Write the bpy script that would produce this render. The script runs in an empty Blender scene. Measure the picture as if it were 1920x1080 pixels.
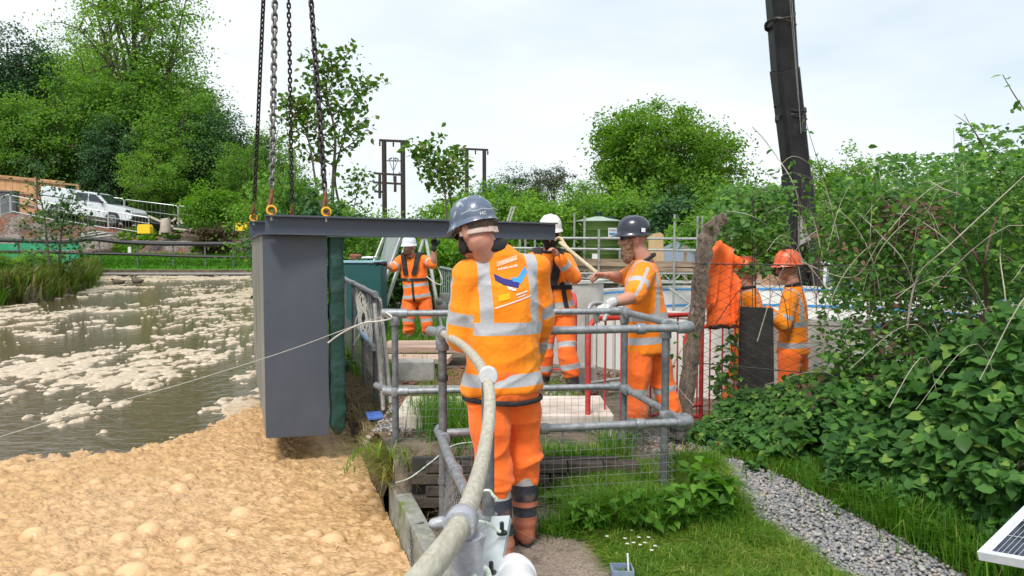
import bpy, bmesh, math, random
import numpy as np
from mathutils import Vector, Matrix, noise as mnoise
from mathutils.bvhtree import BVHTree
PI = math.pi
scene = bpy.context.scene
C = scene.collection

# ---------------------------------------------------------------- camera
CAMZ = 1.56
PITCH = math.atan(78 / 1400)
cd = bpy.data.cameras.new('camera')
cam = bpy.data.objects.new('camera', cd)
C.objects.link(cam)
cam.location = (0, 0, CAMZ)
cam.rotation_euler = (PI / 2 - PITCH, 0, 0)
cd.lens = 26.25
cd.sensor_width = 36
cd.clip_start = 0.05
cd.clip_end = 2000
scene.camera = cam

# ---------------------------------------------------------------- sky, sun, exposure
SUN_EL, SUN_AZ = math.radians(56), math.radians(200)     # azimuth from +Y, clockwise
world = bpy.data.worlds.new('World')
scene.world = world
world.use_nodes = True
wn = world.node_tree
wn.nodes.clear()
wo = wn.nodes.new('ShaderNodeOutputWorld')
sky = wn.nodes.new('ShaderNodeTexSky')
sky.sky_type = 'NISHITA'
sky.sun_disc = False
sky.sun_elevation = SUN_EL
sky.sun_rotation = SUN_AZ
bg = wn.nodes.new('ShaderNodeBackground')
bg.inputs['Strength'].default_value = 0.10
tc = wn.nodes.new('ShaderNodeTexCoord')
mp = wn.nodes.new('ShaderNodeMapping')
mp.inputs['Scale'].default_value = (1.0, 1.0, 3.2)
mp.inputs['Location'].default_value = (0.35, 0.2, 0.1)
cn = wn.nodes.new('ShaderNodeTexNoise')
cn.inputs['Scale'].default_value = 1.5
cn.inputs['Detail'].default_value = 5
cn.inputs['Roughness'].default_value = 0.55
cr = wn.nodes.new('ShaderNodeValToRGB')
cr.color_ramp.elements[0].position = 0.36
cr.color_ramp.elements[0].color = (0.4, 0.4, 0.4, 1)
cr.color_ramp.elements[1].position = 0.6
cr.color_ramp.elements[1].color = (1, 1, 1, 1)
cl = wn.nodes.new('ShaderNodeMixRGB')
cl.inputs[1].default_value = (4.3, 5.35, 6.0, 1)
cl.inputs[2].default_value = (7.4, 7.75, 7.9, 1)
mx = wn.nodes.new('ShaderNodeMixRGB')
wn.links.new(tc.outputs['Generated'], mp.inputs['Vector'])
wn.links.new(mp.outputs[0], cn.inputs['Vector'])
wn.links.new(cn.outputs['Fac'], cr.inputs[0])
wn.links.new(cr.outputs[0], cl.inputs[0])
mx.inputs[0].default_value = 0.88
wn.links.new(sky.outputs[0], mx.inputs[1])
wn.links.new(cl.outputs[0], mx.inputs[2])
wn.links.new(mx.outputs[0], bg.inputs['Color'])
wn.links.new(bg.outputs[0], wo.inputs['Surface'])
sd = bpy.data.lights.new('sun', 'SUN')
sd.energy = 2.3
sd.angle = math.radians(14)
sd.color = (1.0, 0.96, 0.9)
sun = bpy.data.objects.new('sun', sd)
C.objects.link(sun)
sv = Vector((math.sin(SUN_AZ) * math.cos(SUN_EL), math.cos(SUN_AZ) * math.cos(SUN_EL), math.sin(SUN_EL)))
sun.rotation_euler = sv.to_track_quat('Z', 'Y').to_euler()
sun.location = sv * 50
vs = scene.view_settings
vs.view_transform = 'Standard'
vs.look = 'None'
vs.exposure = 0.57
vs.gamma = 1
vs.use_curve_mapping = False
scene.cycles.max_bounces = 8
scene.cycles.transparent_max_bounces = 16
scene.cycles.use_denoising = True

# ---------------------------------------------------------------- where things stand
_s, _c = math.sin(PITCH), math.cos(PITCH)
def W(u, v, y):
    """the point y metres in front of the tripod, on the line of sight of photo pixel (u, v)"""
    x = (u - 960) / 1400; t = -(v - 540) / 1400
    D = Vector((x, _c + t * _s, -_s + t * _c))
    return Vector((0, 0, CAMZ)) + D * (y / D.y)
def G(u, v, z=0.0):
    x = (u - 960) / 1400; t = -(v - 540) / 1400
    D = Vector((x, _c + t * _s, -_s + t * _c))
    return Vector((0, 0, CAMZ)) + D * ((z - CAMZ) / D.z)
WD = Vector((-0.3057, 0.9521, 0)); WN = Vector((0.9521, 0.3057, 0))     # along / across the lagoon wall
WC = 0.717
def LW(s, t, z=0.0):
    p = WN * (WC + t) + WD * s
    return Vector((p.x, p.y, z))
WZ = -0.25

# ---------------------------------------------------------------- tags, objects
def tag(o, label=None, cat=None, group=None, kind=None):
    if label: o['label'] = label
    if cat: o['category'] = cat
    if group: o['group'] = group
    if kind: o['kind'] = kind
    return o
def empty(name, loc, label, cat, group=None, rz=0):
    o = bpy.data.objects.new(name, None)
    C.objects.link(o)
    o.location = loc
    o.rotation_euler = (0, 0, rz)
    o.empty_display_size = 0.1
    return tag(o, label, cat, group)
def link(name, me, mat=None, parent=None, local=False):
    """mesh given in world coordinates; moved into the parent's frame unless local"""
    o = bpy.data.objects.new(name, me)
    C.objects.link(o)
    if mat is not None and len(me.materials) == 0: me.materials.append(mat)
    if parent is not None:
        if not local: me.transform(world_of(parent).inverted())
        o.parent = parent
    return o
def world_of(o):
    m = Matrix.LocRotScale(o.location, o.rotation_euler, o.scale)
    return world_of(o.parent) @ m if o.parent else m
def copy_tree(o, parent=None):
    c = o.copy(); C.objects.link(c)
    if parent is not None: c.parent = parent
    for ch in [k for k in C.objects if k.parent == o]: copy_tree(ch, c)
    return c

# ---------------------------------------------------------------- materials
def nt(name):
    m = bpy.data.materials.new(name); m.use_nodes = True
    n = m.node_tree; b = n.nodes['Principled BSDF']
    return m, n, b
def mat(name, c1, c2=None, scale=8.0, rough=0.7, metal=0.0, bump=0.0, bscale=None, c3=None, s3=2.0, t3=0.55, w3=0.12,
        detail=6, spec=0.5, coat=0.0, stretch=None, bdist=0.01):
    """two tones mixed by fine noise, a third tone (dirt, moss, rust) in patches of its own, and a fine relief"""
    m, n, b = nt(name)
    b.inputs['Roughness'].default_value = rough
    b.inputs['Metallic'].default_value = metal
    b.inputs['Specular IOR Level'].default_value = spec
    b.inputs['Coat Weight'].default_value = coat
    b.inputs['Base Color'].default_value = (*c1, 1)
    if c2 is None and bump == 0 and c3 is None: return m
    t = n.nodes.new('ShaderNodeTexCoord'); vec = t.outputs['Object']
    if stretch:
        q = n.nodes.new('ShaderNodeMapping'); q.inputs['Scale'].default_value = stretch
        n.links.new(vec, q.inputs['Vector']); vec = q.outputs[0]
    col = None
    if c2 is not None:
        x = n.nodes.new('ShaderNodeTexNoise'); x.inputs['Scale'].default_value = scale; x.inputs['Detail'].default_value = detail
        x.inputs['Roughness'].default_value = 0.65
        n.links.new(vec, x.inputs['Vector'])
        r = n.nodes.new('ShaderNodeValToRGB')
        r.color_ramp.elements[0].position = 0.36; r.color_ramp.elements[0].color = (*c1, 1)
        r.color_ramp.elements[1].position = 0.64; r.color_ramp.elements[1].color = (*c2, 1)
        n.links.new(x.outputs['Fac'], r.inputs[0]); col = r.outputs[0]
        rr = n.nodes.new('ShaderNodeMapRange')
        rr.inputs['To Min'].default_value = max(0.02, rough - 0.1); rr.inputs['To Max'].default_value = min(1, rough + 0.12)
        n.links.new(x.outputs['Fac'], rr.inputs[0]); n.links.new(rr.outputs[0], b.inputs['Roughness'])
    if c3 is not None:
        x = n.nodes.new('ShaderNodeTexNoise'); x.inputs['Scale'].default_value = s3; x.inputs['Detail'].default_value = 8
        x.inputs['Roughness'].default_value = 0.7
        n.links.new(t.outputs['Object'], x.inputs['Vector'])
        r = n.nodes.new('ShaderNodeMapRange')
        r.inputs['From Min'].default_value = t3; r.inputs['From Max'].default_value = t3 + w3
        n.links.new(x.outputs['Fac'], r.inputs[0])
        k = n.nodes.new('ShaderNodeMixRGB'); n.links.new(r.outputs[0], k.inputs[0])
        if col is None: k.inputs[1].default_value = (*c1, 1)
        else: n.links.new(col, k.inputs[1])
        k.inputs[2].default_value = (*c3, 1); col = k.outputs[0]
    if col is not None: n.links.new(col, b.inputs['Base Color'])
    if bump:
        x = n.nodes.new('ShaderNodeTexNoise'); x.inputs['Scale'].default_value = bscale or scale * 3; x.inputs['Detail'].default_value = 5
        n.links.new(vec, x.inputs['Vector'])
        u = n.nodes.new('ShaderNodeBump'); u.inputs['Strength'].default_value = bump; u.inputs['Distance'].default_value = bdist
        n.links.new(x.outputs['Fac'], u.inputs['Height']); n.links.new(u.outputs[0], b.inputs['Normal'])
    return m
def leafmat(name, ca, cb, cc=None, trans=0.35, rough=0.55, big=0.0, bigscale=0.35):
    """leaves differ one by one (each island its own tone) and in drifts through the plant"""
    m, n, b = nt(name)
    g = n.nodes.new('ShaderNodeNewGeometry')
    r = n.nodes.new('ShaderNodeValToRGB')
    r.color_ramp.elements[0].position = 0.0; r.color_ramp.elements[0].color = (*ca, 1)
    r.color_ramp.elements[1].position = 0.85; r.color_ramp.elements[1].color = (*cb, 1)
    if cc:
        e = r.color_ramp.elements.new(0.97); e.color = (*cc, 1)
    t = n.nodes.new('ShaderNodeTexCoord')
    x = n.nodes.new('ShaderNodeTexNoise'); x.inputs['Scale'].default_value = bigscale; x.inputs['Detail'].default_value = 3
    n.links.new(t.outputs['Object'], x.inputs['Vector'])
    a = n.nodes.new('ShaderNodeMath'); a.operation = 'MULTIPLY_ADD'
    n.links.new(x.outputs['Fac'], a.inputs[0]); a.inputs[1].default_value = big * 2
    s = n.nodes.new('ShaderNodeMath'); s.operation = 'SUBTRACT'
    n.links.new(g.outputs['Random Per Island'], s.inputs[0]); s.inputs[1].default_value = big
    n.links.new(s.outputs[0], a.inputs[2])
    n.links.new(a.outputs[0], r.inputs[0])
    n.links.new(r.outputs[0], b.inputs['Base Color'])
    b.inputs['Roughness'].default_value = rough
    b.inputs['Specular IOR Level'].default_value = 0.3
    tr = n.nodes.new('ShaderNodeBsdfTranslucent')
    hs = n.nodes.new('ShaderNodeHueSaturation'); hs.inputs['Value'].default_value = 1.5; hs.inputs['Saturation'].default_value = 1.1
    hs.inputs['Hue'].default_value = 0.49
    n.links.new(r.outputs[0], hs.inputs['Color']); n.links.new(hs.outputs[0], tr.inputs['Color'])
    mi = n.nodes.new('ShaderNodeMixShader'); mi.inputs[0].default_value = trans
    o = n.nodes['Material Output']
    n.links.new(b.outputs[0], mi.inputs[1]); n.links.new(tr.outputs[0], mi.inputs[2]); n.links.new(mi.outputs[0], o.inputs['Surface'])
    return m

# ---------------------------------------------------------------- numpy noise
def _h(ix, iy, iz=0, seed=0):
    n = (ix.astype(np.int64) * 374761393 + iy.astype(np.int64) * 668265263 + (iz if np.isscalar(iz) else iz.astype(np.int64)) * 2147483647 + seed * 974711) & 0xffffffff
    n = ((n ^ (n >> 13)) * 1274126177) & 0xffffffff
    n = ((n ^ (n >> 16)) * 2246822519) & 0xffffffff
    return ((n ^ (n >> 15)) & 0xffffff) / float(0xffffff)
def vnoise(x, y, seed=0):
    ix = np.floor(x); iy = np.floor(y); fx = x - ix; fy = y - iy
    fx = fx * fx * (3 - 2 * fx); fy = fy * fy * (3 - 2 * fy)
    a = _h(ix, iy, 0, seed); b = _h(ix + 1, iy, 0, seed); c = _h(ix, iy + 1, 0, seed); d = _h(ix + 1, iy + 1, 0, seed)
    return (a * (1 - fx) + b * fx) * (1 - fy) + (c * (1 - fx) + d * fx) * fy
def fbm(x, y, oct=4, seed=0, gain=0.5):
    v = 0; a = 1; s = 0
    for k in range(oct):
        v = v + a * vnoise(x * 2 ** k, y * 2 ** k, seed + k * 17); s += a; a *= gain
    return v / s
def vnoise3(p, seed=0):
    i = np.floor(p); f = p - i; f = f * f * (3 - 2 * f)
    out = 0
    for dx in (0, 1):
        for dy in (0, 1):
            for dz in (0, 1):
                w = (f[:, 0] if dx else 1 - f[:, 0]) * (f[:, 1] if dy else 1 - f[:, 1]) * (f[:, 2] if dz else 1 - f[:, 2])
                out = out + w * _h(i[:, 0] + dx, i[:, 1] + dy, i[:, 2] + dz, seed)
    return out
def domes(x, y, cell, rmin, rmax, prob, seed, flat=0.6):
    """half bubbles scattered one to a cell: highest dome over each point"""
    ix = np.floor(x / cell); iy = np.floor(y / cell); out = np.zeros_like(x)
    for dx in (-1, 0, 1):
        for dy in (-1, 0, 1):
            cx, cy = ix + dx, iy + dy
            px = (cx + _h(cx, cy, 1, seed)) * cell; py = (cy + _h(cx, cy, 2, seed)) * cell
            r = rmin + (rmax - rmin) * _h(cx, cy, 3, seed) ** 2
            r = np.where(_h(cx, cy, 4, seed) < prob, r, 0)
            d2 = (x - px) ** 2 + (y - py) ** 2
            out = np.maximum(out, np.sqrt(np.maximum(r * r - d2, 0)) * flat)
    return out

# ---------------------------------------------------------------- mesh building
class MB:
    def __init__(s): s.v = []; s.f = []; s.m = []
    def add(s, vs, fs, mi=0):
        k = len(s.v); s.v += [tuple(p) for p in vs]
        s.f += [tuple(i + k for i in f) for f in fs]; s.m += [mi] * len(fs); return s
    def box(s, c, d, R=None, mi=0):
        vs = [Vector((x * d[0] / 2, y * d[1] / 2, z * d[2] / 2)) for x in (-1, 1) for y in (-1, 1) for z in (-1, 1)]
        if R is not None: vs = [R @ p for p in vs]
        c = Vector(c)
        return s.add([p + c for p in vs], [(0, 1, 3, 2), (4, 6, 7, 5), (0, 4, 5, 1), (2, 3, 7, 6), (0, 2, 6, 4), (1, 5, 7, 3)], mi)
    def bar(s, a, b, w, h, up=(0, 0, 1), mi=0):
        a = Vector(a); b = Vector(b); d = (b - a).normalized(); u = Vector(up)
        r = d.cross(u)
        if r.length < 1e-4: r = d.cross(Vector((1, 0, 0)))
        r.normalize(); u = r.cross(d).normalized()
        vs = [p + r * (i * w / 2) + u * (j * h / 2) for p in (a, b) for i, j in ((-1, -1), (1, -1), (1, 1), (-1, 1))]
        return s.add(vs, [(0, 3, 2, 1), (4, 5, 6, 7), (0, 1, 5, 4), (1, 2, 6, 5), (2, 3, 7, 6), (3, 0, 4, 7)], mi)
    def tube(s, pts, r, n=8, caps=True, mi=0, closed=False, b=None, lat=None):
        """swept ring; r may be a list; b = second radius (list) across lat; gives elliptical sections"""
        pts = [Vector(p) for p in pts]; m = len(pts)
        rs = r if isinstance(r, (list, tuple)) else [r] * m
        bs = b if isinstance(b, (list, tuple)) else ([b] * m if b else rs)
        vs = []; prev = None
        for i, p in enumerate(pts):
            if closed: d = pts[(i + 1) % m] - pts[i - 1]
            else: d = pts[min(i + 1, m - 1)] - pts[max(i - 1, 0)]
            if d.length < 1e-9: d = Vector((0, 0, 1))
            d.normalize()
            if lat is not None:
                L = Vector(lat[i] if isinstance(lat, list) else lat); L = L - d * L.dot(d); L.normalize()
            elif prev is None:
                a = Vector((0, 0, 1)) if abs(d.z) < 0.9 else Vector((1, 0, 0)); L = d.cross(a).normalized()
            else:
                L = prev - d * prev.dot(d)
                L = L.normalized() if L.length > 1e-6 else d.orthogonal().normalized()
            prev = L; Q = d.cross(L).normalized()
            for k in range(n):
                a = 2 * PI * k / n
                vs.append(p + L * (math.cos(a) * rs[i]) + Q * (math.sin(a) * bs[i]))
        fs = []
        for i in range(m if closed else m - 1):
            for k in range(n):
                j = (i + 1) % m
                fs.append((i * n + k, i * n + (k + 1) % n, j * n + (k + 1) % n, j * n + k))
        if caps and not closed:
            fs.append(tuple(range(n - 1, -1, -1))); fs.append(tuple((m - 1) * n + k for k in range(n)))
        return s.add(vs, fs, mi)
    def cap(s, a, b, ra, rb=None, n=10, k=3, mi=0):
        """tapered capsule"""
        a = Vector(a); b = Vector(b); rb = ra if rb is None else rb
        d = (b - a); d = d.normalized() if d.length > 1e-6 else Vector((0, 0, 1))
        P = []; R = []
        for i in range(k, 0, -1):
            t = PI / 2 * i / k * 0.97; P.append(a - d * (math.sin(t) * ra)); R.append(math.cos(t) * ra)
        P.append(a); R.append(ra)
        if (b - a).length > 1e-6: P.append(b); R.append(rb)
        for i in range(1, k + 1):
            t = PI / 2 * i / k * 0.97; P.append(b + d * (math.sin(t) * rb)); R.append(math.cos(t) * rb)
        return s.tube(P, R, n, mi=mi)
    def ell(s, c, r, R=None, n=14, k=9, mi=0):
        c = Vector(c); vs = []; fs = []
        for i in range(1, k):
            t = PI * i / k
            for j in range(n):
                a = 2 * PI * j / n
                p = Vector((r[0] * math.sin(t) * math.cos(a), r[1] * math.sin(t) * math.sin(a), r[2] * math.cos(t)))
                vs.append((R @ p if R is not None else p) + c)
        top = Vector((0, 0, r[2])); bot = Vector((0, 0, -r[2]))
        vs.append((R @ top if R is not None else top) + c); vs.append((R @ bot if R is not None else bot) + c)
        T = len(vs) - 2; B = T + 1
        for j in range(n):
            q = (j + 1) % n
            fs.append((T, j, q)); fs.append((B, (k - 2) * n + q, (k - 2) * n + j))
            for i in range(k - 2): fs.append((i * n + j, (i + 1) * n + j, (i + 1) * n + q, i * n + q))
        return s.add(vs, fs, mi)
    def lathe(s, c, prof, n=24, R=None, mi=0, caps=True, a0=0.0, a1=2 * PI):
        c = Vector(c); full = abs(a1 - a0 - 2 * PI) < 1e-6; cols = n if full else n + 1
        vs = []
        for (r, z) in prof:
            for j in range(cols):
                a = a0 + (a1 - a0) * j / n; p = Vector((r * math.cos(a), r * math.sin(a), z))
                vs.append((R @ p if R is not None else p) + c)
        fs = []
        for i in range(len(prof) - 1):
            for j in range(n):
                q = (j + 1) % cols
                fs.append((i * cols + j, i * cols + q, (i + 1) * cols + q, (i + 1) * cols + j))
        if caps and full:
            if prof[0][0] > 1e-4: fs.append(tuple(range(cols - 1, -1, -1)))
            if prof[-1][0] > 1e-4: fs.append(tuple((len(prof) - 1) * cols + j for j in range(cols)))
        return s.add(vs, fs, mi)
    def prism(s, pts, z0, z1, mi=0):
        n = len(pts); vs = [(p[0], p[1], z0) for p in pts] + [(p[0], p[1], z1) for p in pts]
        fs = [tuple(range(n - 1, -1, -1)), tuple(range(n, 2 * n))] + [(i, (i + 1) % n, n + (i + 1) % n, n + i) for i in range(n)]
        return s.add(vs, fs, mi)
    def extr(s, pts, d, mi=0):
        """polygon of 3-D points pushed along d"""
        n = len(pts); d = Vector(d); vs = [Vector(p) for p in pts] + [Vector(p) + d for p in pts]
        fs = [tuple(range(n - 1, -1, -1)), tuple(range(n, 2 * n))] + [(i, (i + 1) % n, n + (i + 1) % n, n + i) for i in range(n)]
        return s.add(vs, fs, mi)
    def mesh(s, name='m', smooth=False):
        me = bpy.data.meshes.new(name); me.from_pydata(s.v, [], s.f)
        if any(s.m): me.polygons.foreach_set('material_index', s.m)
        if smooth: me.polygons.foreach_set('use_smooth', [True] * len(s.f))
        me.validate(); me.update(); return me
    def build(s, name, m, parent=None, smooth=False, bevel=0.0, local=False, fix=True):
        me = s.mesh(name, smooth)
        if fix or bevel:
            b = bmesh.new(); b.from_mesh(me)
            if fix: bmesh.ops.recalc_face_normals(b, faces=b.faces)
            if bevel:
                ed = [e for e in b.edges if len(e.link_faces) == 2 and e.calc_face_angle(0) > 0.5]
                if ed: bmesh.ops.bevel(b, geom=ed, offset=bevel, segments=2, affect='EDGES', profile=0.7, clamp_overlap=True)
            b.to_mesh(me); b.free()
        ms = m if isinstance(m, (list, tuple)) else [m]
        for q in ms: me.materials.append(q)
        if smooth:
            try: me.set_sharp_from_angle(angle=math.radians(42))
            except Exception: pass
        return link(name, me, None, parent, local)
def npmesh(name, V, F, smooth=False):
    """V (n,3), F (m,k) arrays"""
    me = bpy.data.meshes.new(name); V = np.ascontiguousarray(V, dtype=np.float32); F = np.ascontiguousarray(F, dtype=np.int32)
    m, k = F.shape
    me.vertices.add(len(V)); me.vertices.foreach_set('co', V.ravel())
    me.loops.add(m * k); me.loops.foreach_set('vertex_index', F.ravel())
    me.polygons.add(m); me.polygons.foreach_set('loop_start', np.arange(0, m * k, k, dtype=np.int32))
    me.polygons.foreach_set('loop_total', np.full(m, k, dtype=np.int32))
    if smooth: me.polygons.foreach_set('use_smooth', np.ones(m, dtype=bool))
    me.update(calc_edges=True); return me
def gridmesh(name, X, Y, Z, smooth=True):
    r, c = X.shape; V = np.stack([X.ravel(), Y.ravel(), Z.ravel()], 1)
    i = np.arange(r * c).reshape(r, c)
    F = np.stack([i[:-1, :-1].ravel(), i[:-1, 1:].ravel(), i[1:, 1:].ravel(), i[1:, :-1].ravel()], 1)
    return npmesh(name, V, F, smooth)
def rot_to(d, up=(0, 0, 1)):
    """matrix whose Y axis is d and whose Z leans to up"""
    d = Vector(d).normalized(); u = Vector(up); x = d.cross(u)
    if x.length < 1e-5: x = Vector((1, 0, 0))
    x.normalize(); z = x.cross(d)
    return Matrix((x, d, z)).transposed()
def curve(pts, n=8):
    """smooth path through the points"""
    P = [Vector(p) for p in pts]; out = []
    for i in range(len(P) - 1):
        a = P[max(i - 1, 0)]; b = P[i]; c = P[i + 1]; d = P[min(i + 2, len(P) - 1)]
        for k in range(n):
            t = k / n
            out.append(0.5 * ((2 * b) + (c - a) * t + (2 * a - 5 * b + 4 * c - d) * t * t + (3 * b - a - 3 * c + d) * t ** 3))
    out.append(P[-1]); return out

# ---------------------------------------------------------------- leaves
def leaves(P, size, rng, name='leaves', aspect=0.62, up=0.35, fold=0.22, jitter=0.35, N=None):
    """a folded four-sided leaf at every point P (n,3); N = preferred normals"""
    n = len(P)
    nrm = rng.normal(size=(n, 3)); nrm /= np.linalg.norm(nrm, axis=1)[:, None] + 1e-9
    nrm[:, 2] = np.abs(nrm[:, 2]) * (1 - up) + up
    if N is not None: nrm = nrm + N
    nrm /= np.linalg.norm(nrm, axis=1)[:, None] + 1e-9
    t = rng.normal(size=(n, 3)); t -= nrm * np.sum(t * nrm, 1)[:, None]; t /= np.linalg.norm(t, axis=1)[:, None] + 1e-9
    b = np.cross(nrm, t); s = size * (1 - jitter + 2 * jitter * rng.random(n))[:, None]
    a0 = P - t * s * 0.5; a1 = P + t * s * 0.5
    l = P + b * s * aspect * 0.5 + nrm * s * fold - t * s * 0.06; r = P - b * s * aspect * 0.5 + nrm * s * fold - t * s * 0.06
    V = np.stack([a0, l, a1, r], 1).reshape(-1, 3)
    i = np.arange(n)[:, None] * 4
    F = np.concatenate([i + np.array([0, 1, 2]), i + np.array([0, 2, 3])], 0)
    return npmesh(name, V, F)
def bigleaves(P, size, rng, name='leaves', N=None, T=None, aspect=0.72, droop=0.18, up=0.5):
    """broad pointed leaf with a midrib fold: 7 points, 6 triangles"""
    n = len(P)
    nrm = rng.normal(size=(n, 3)) * 0.55; nrm[:, 2] = np.abs(nrm[:, 2]) + up
    if N is not None: nrm = nrm + N
    nrm /= np.linalg.norm(nrm, axis=1)[:, None]
    t = rng.normal(size=(n, 3)) if T is None else T + rng.normal(size=(n, 3)) * 0.25
    t -= nrm * np.sum(t * nrm, 1)[:, None]; t /= np.linalg.norm(t, axis=1)[:, None] + 1e-9
    b = np.cross(nrm, t); sz = size if np.isscalar(size) else size
    s = (sz * (0.6 + 0.8 * rng.random(n)))[:, None]
    o = lambda x, y, z: P + t * s * x + b * s * y * aspect + nrm * s * z
    V = np.stack([o(0, 0, 0), o(.28, .42, .07), o(.62, .38, .03), o(1, 0, -droop), o(.62, -.38, .03), o(.28, -.42, .07), o(.5, 0, -.02)], 1).reshape(-1, 3)
    i = np.arange(n)[:, None] * 7
    F = np.concatenate([i + np.array(q) for q in ([0, 1, 6], [1, 2, 6], [2, 3, 6], [3, 4, 6], [4, 5, 6], [5, 0, 6])], 0)
    return npmesh(name, V, F)
def blades(P, hgt, rng, name='grass', w=0.006, lean=0.5, wind=(0, 0)):
    """grass: each blade a bent strip of three triangles"""
    n = len(P); a = rng.random(n) * 2 * PI
    h = (hgt if np.isscalar(hgt) else hgt) * (0.55 + 0.9 * rng.random(n))
    d = np.stack([np.cos(a), np.sin(a), np.zeros(n)], 1); q = np.stack([-np.sin(a), np.cos(a), np.zeros(n)], 1)
    L = (rng.random(n) * lean)[:, None]; h = h[:, None]; up = np.array([[0, 0, 1.0]])
    ww = w * (0.6 + 0.8 * rng.random(n))[:, None]; wd = np.array([[wind[0], wind[1], 0]])
    mid = P + up * h * 0.6 + (d * L + wd) * h * 0.35; tip = P + up * h * (1 - 0.35 * L) + (d * L + wd) * h * 1.1
    V = np.stack([P - q * ww, P + q * ww, mid + q * ww * .7, mid - q * ww * .7, tip], 1).reshape(-1, 3)
    i = np.arange(n)[:, None] * 5
    F = np.concatenate([i + np.array(k) for k in ([0, 1, 2], [0, 2, 3], [3, 2, 4])], 0)
    return npmesh(name, V, F)

# ---------------------------------------------------------------- shared materials
galv = mat('galvanised_steel', (.22, .235, .25), (.36, .375, .39), 22, 0.5, 0.55, 0.15, 60, c3=(.16, .15, .14), s3=9, t3=.6)
galv_dark = mat('weathered_galvanised', (.13, .14, .15), (.24, .25, .265), 18, 0.55, 0.5, 0.2, 50, c3=(.12, .09, .07), s3=7, t3=.6)
wire = mat('fence_wire', (.2, .205, .2), (.3, .3, .29), 30, 0.55, 0.6)
dkwire = mat('dark_fence_wire', (.03, .03, .03), (.07, .065, .06), 30, 0.6, 0.4)
steel_blue = mat('slate_grey_paint', (.062, .074, .098), (.076, .089, .114), 3, 0.42, 0.0, 0.05, 4, c3=(.14, .14, .16), s3=1.3, t3=.66)
rubber = mat('black_rubber', (.02, .02, .022), (.035, .035, .036), 20, 0.6)
# ================================================================ ground, lagoon, foam, hills
def sst(x, a, b):
    t = np.clip((x - a) / (b - a), 0, 1); return t * t * (3 - 2 * t)
def hright(x, y):
    x = np.asarray(x, float); y = np.asarray(y, float)
    z = .2 * sst(y, 4.62, 4.7) * (1 - sst(y, 7.0, 8.4)) * sst(x, -1.15, -1.0) * (1 - sst(x, .55, .85))
    z = np.maximum(z, .10 * sst(y, 4.0, 4.3) * (1 - sst(y, 5.2, 5.8)) * sst(x, .1, .6) * (1 - sst(x, 1.3, 1.6)))
    z = z - .24 * sst(x, 1.55, 1.9) * sst(y, 6.4, 6.9)
    z = z - .1 * sst(y, 8.5, 10.5) * sst(x, 0, 1)
    t = x * WN.x + y * WN.y - WC
    pit = sst(t, .09, .14) * (1 - sst(t, .5, .6)) * sst(y, 4.15, 4.25) * (1 - sst(y, 4.95, 5.1)) * (x < -.3)
    z = z - .32 * pit
    z = z + (fbm(x * 1.3, y * 1.3, 4, 3) - .5) * .05 * sst(t, .1, .5) + (fbm(x * 9, y * 9, 3, 5) - .5) * .03 * (1 - sst(t, .6, .9)) * sst(y, 4.9, 5.3)
    z = z + sst(y, 30, 60) * .8
    return z
def gz(x, y): return float(hright(np.array([x]), np.array([y]))[0])
def axis(lst):
    out = []
    for a, b, st in lst: out += list(np.arange(a, b, st))
    return np.array(out + [lst[-1][1]])
S = axis([(-8, 2, .5), (2, 12, .07), (12, 30, .5), (30, 340, 10)]); T = axis([(0, 1.4, .04), (1.4, 6, .12), (6, 16, .5), (16, 260, 10)])
SS, TT = np.meshgrid(S, T, indexing='ij')
X = WN.x * (WC + TT) + WD.x * SS; Y = WN.y * (WC + TT) + WD.y * SS
soil = mat('trodden_soil', (.10, .072, .05), (.2, .16, .12), 7, .95, 0, .8, 30, c3=(.055, .06, .03), s3=1.6, t3=.5, w3=.1, bdist=.03)
ground = link('ground', gridmesh('ground', X, Y, hright(X, Y)), soil); tag(ground, kind='structure')
# terrain far below everything, out to the horizon
mb = MB(); mb.box((0, 200, -2.6), (1600, 1600, .4)); tag(mb.build('terrain', soil), kind='structure')

def sheet(name, poly, m, dz, step=.06):
    P = np.array(poly); gx = np.arange(P[:, 0].min(), P[:, 0].max(), step); gy = np.arange(P[:, 1].min(), P[:, 1].max(), step); XX, YY = np.meshgrid(gx, gy); me = gridmesh(name, XX, YY, hright(XX, YY) + dz)
    b = bmesh.new(); b.from_mesh(me); kill = [f for f in b.faces if not inpoly(np.array([f.calc_center_median().x]), np.array([f.calc_center_median().y]), poly)[0]]; bmesh.ops.delete(b, geom=kill, context='FACES'); b.to_mesh(me); b.free()
    return tag(link(name, me, m), kind='structure')
def inpoly(x, y, poly):
    c = np.zeros(len(x), bool); n = len(poly); j = n - 1
    for i in range(n):
        xi, yi = poly[i]; xj, yj = poly[j]; c ^= ((yi > y) != (yj > y)) & (x < (xj - xi) * (y - yi) / (yj - yi + 1e-12) + xi); j = i
    return c
# ---- lagoon water
m, n, b = nt('lagoon_water')
b.inputs['Base Color'].default_value = (.11, .08, .048, 1); b.inputs['Roughness'].default_value = .07; b.inputs['IOR'].default_value = 1.55
b.inputs['Specular IOR Level'].default_value = .5
t = n.nodes.new('ShaderNodeTexCoord'); q = n.nodes.new('ShaderNodeMapping'); q.inputs['Scale'].default_value = (1, 1.6, 1)
x = n.nodes.new('ShaderNodeTexNoise'); x.inputs['Scale'].default_value = 4.5; x.inputs['Detail'].default_value = 5
n.links.new(t.outputs['Object'], q.inputs[0]); n.links.new(q.outputs[0], x.inputs['Vector'])
u = n.nodes.new('ShaderNodeBump'); u.inputs['Strength'].default_value = .55; u.inputs['Distance'].default_value = .035
n.links.new(x.outputs['Fac'], u.inputs['Height']); n.links.new(u.outputs[0], b.inputs['Normal'])
mb = MB(); a0 = LW(-8, .05, WZ); a1 = LW(70, .05, WZ)
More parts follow.
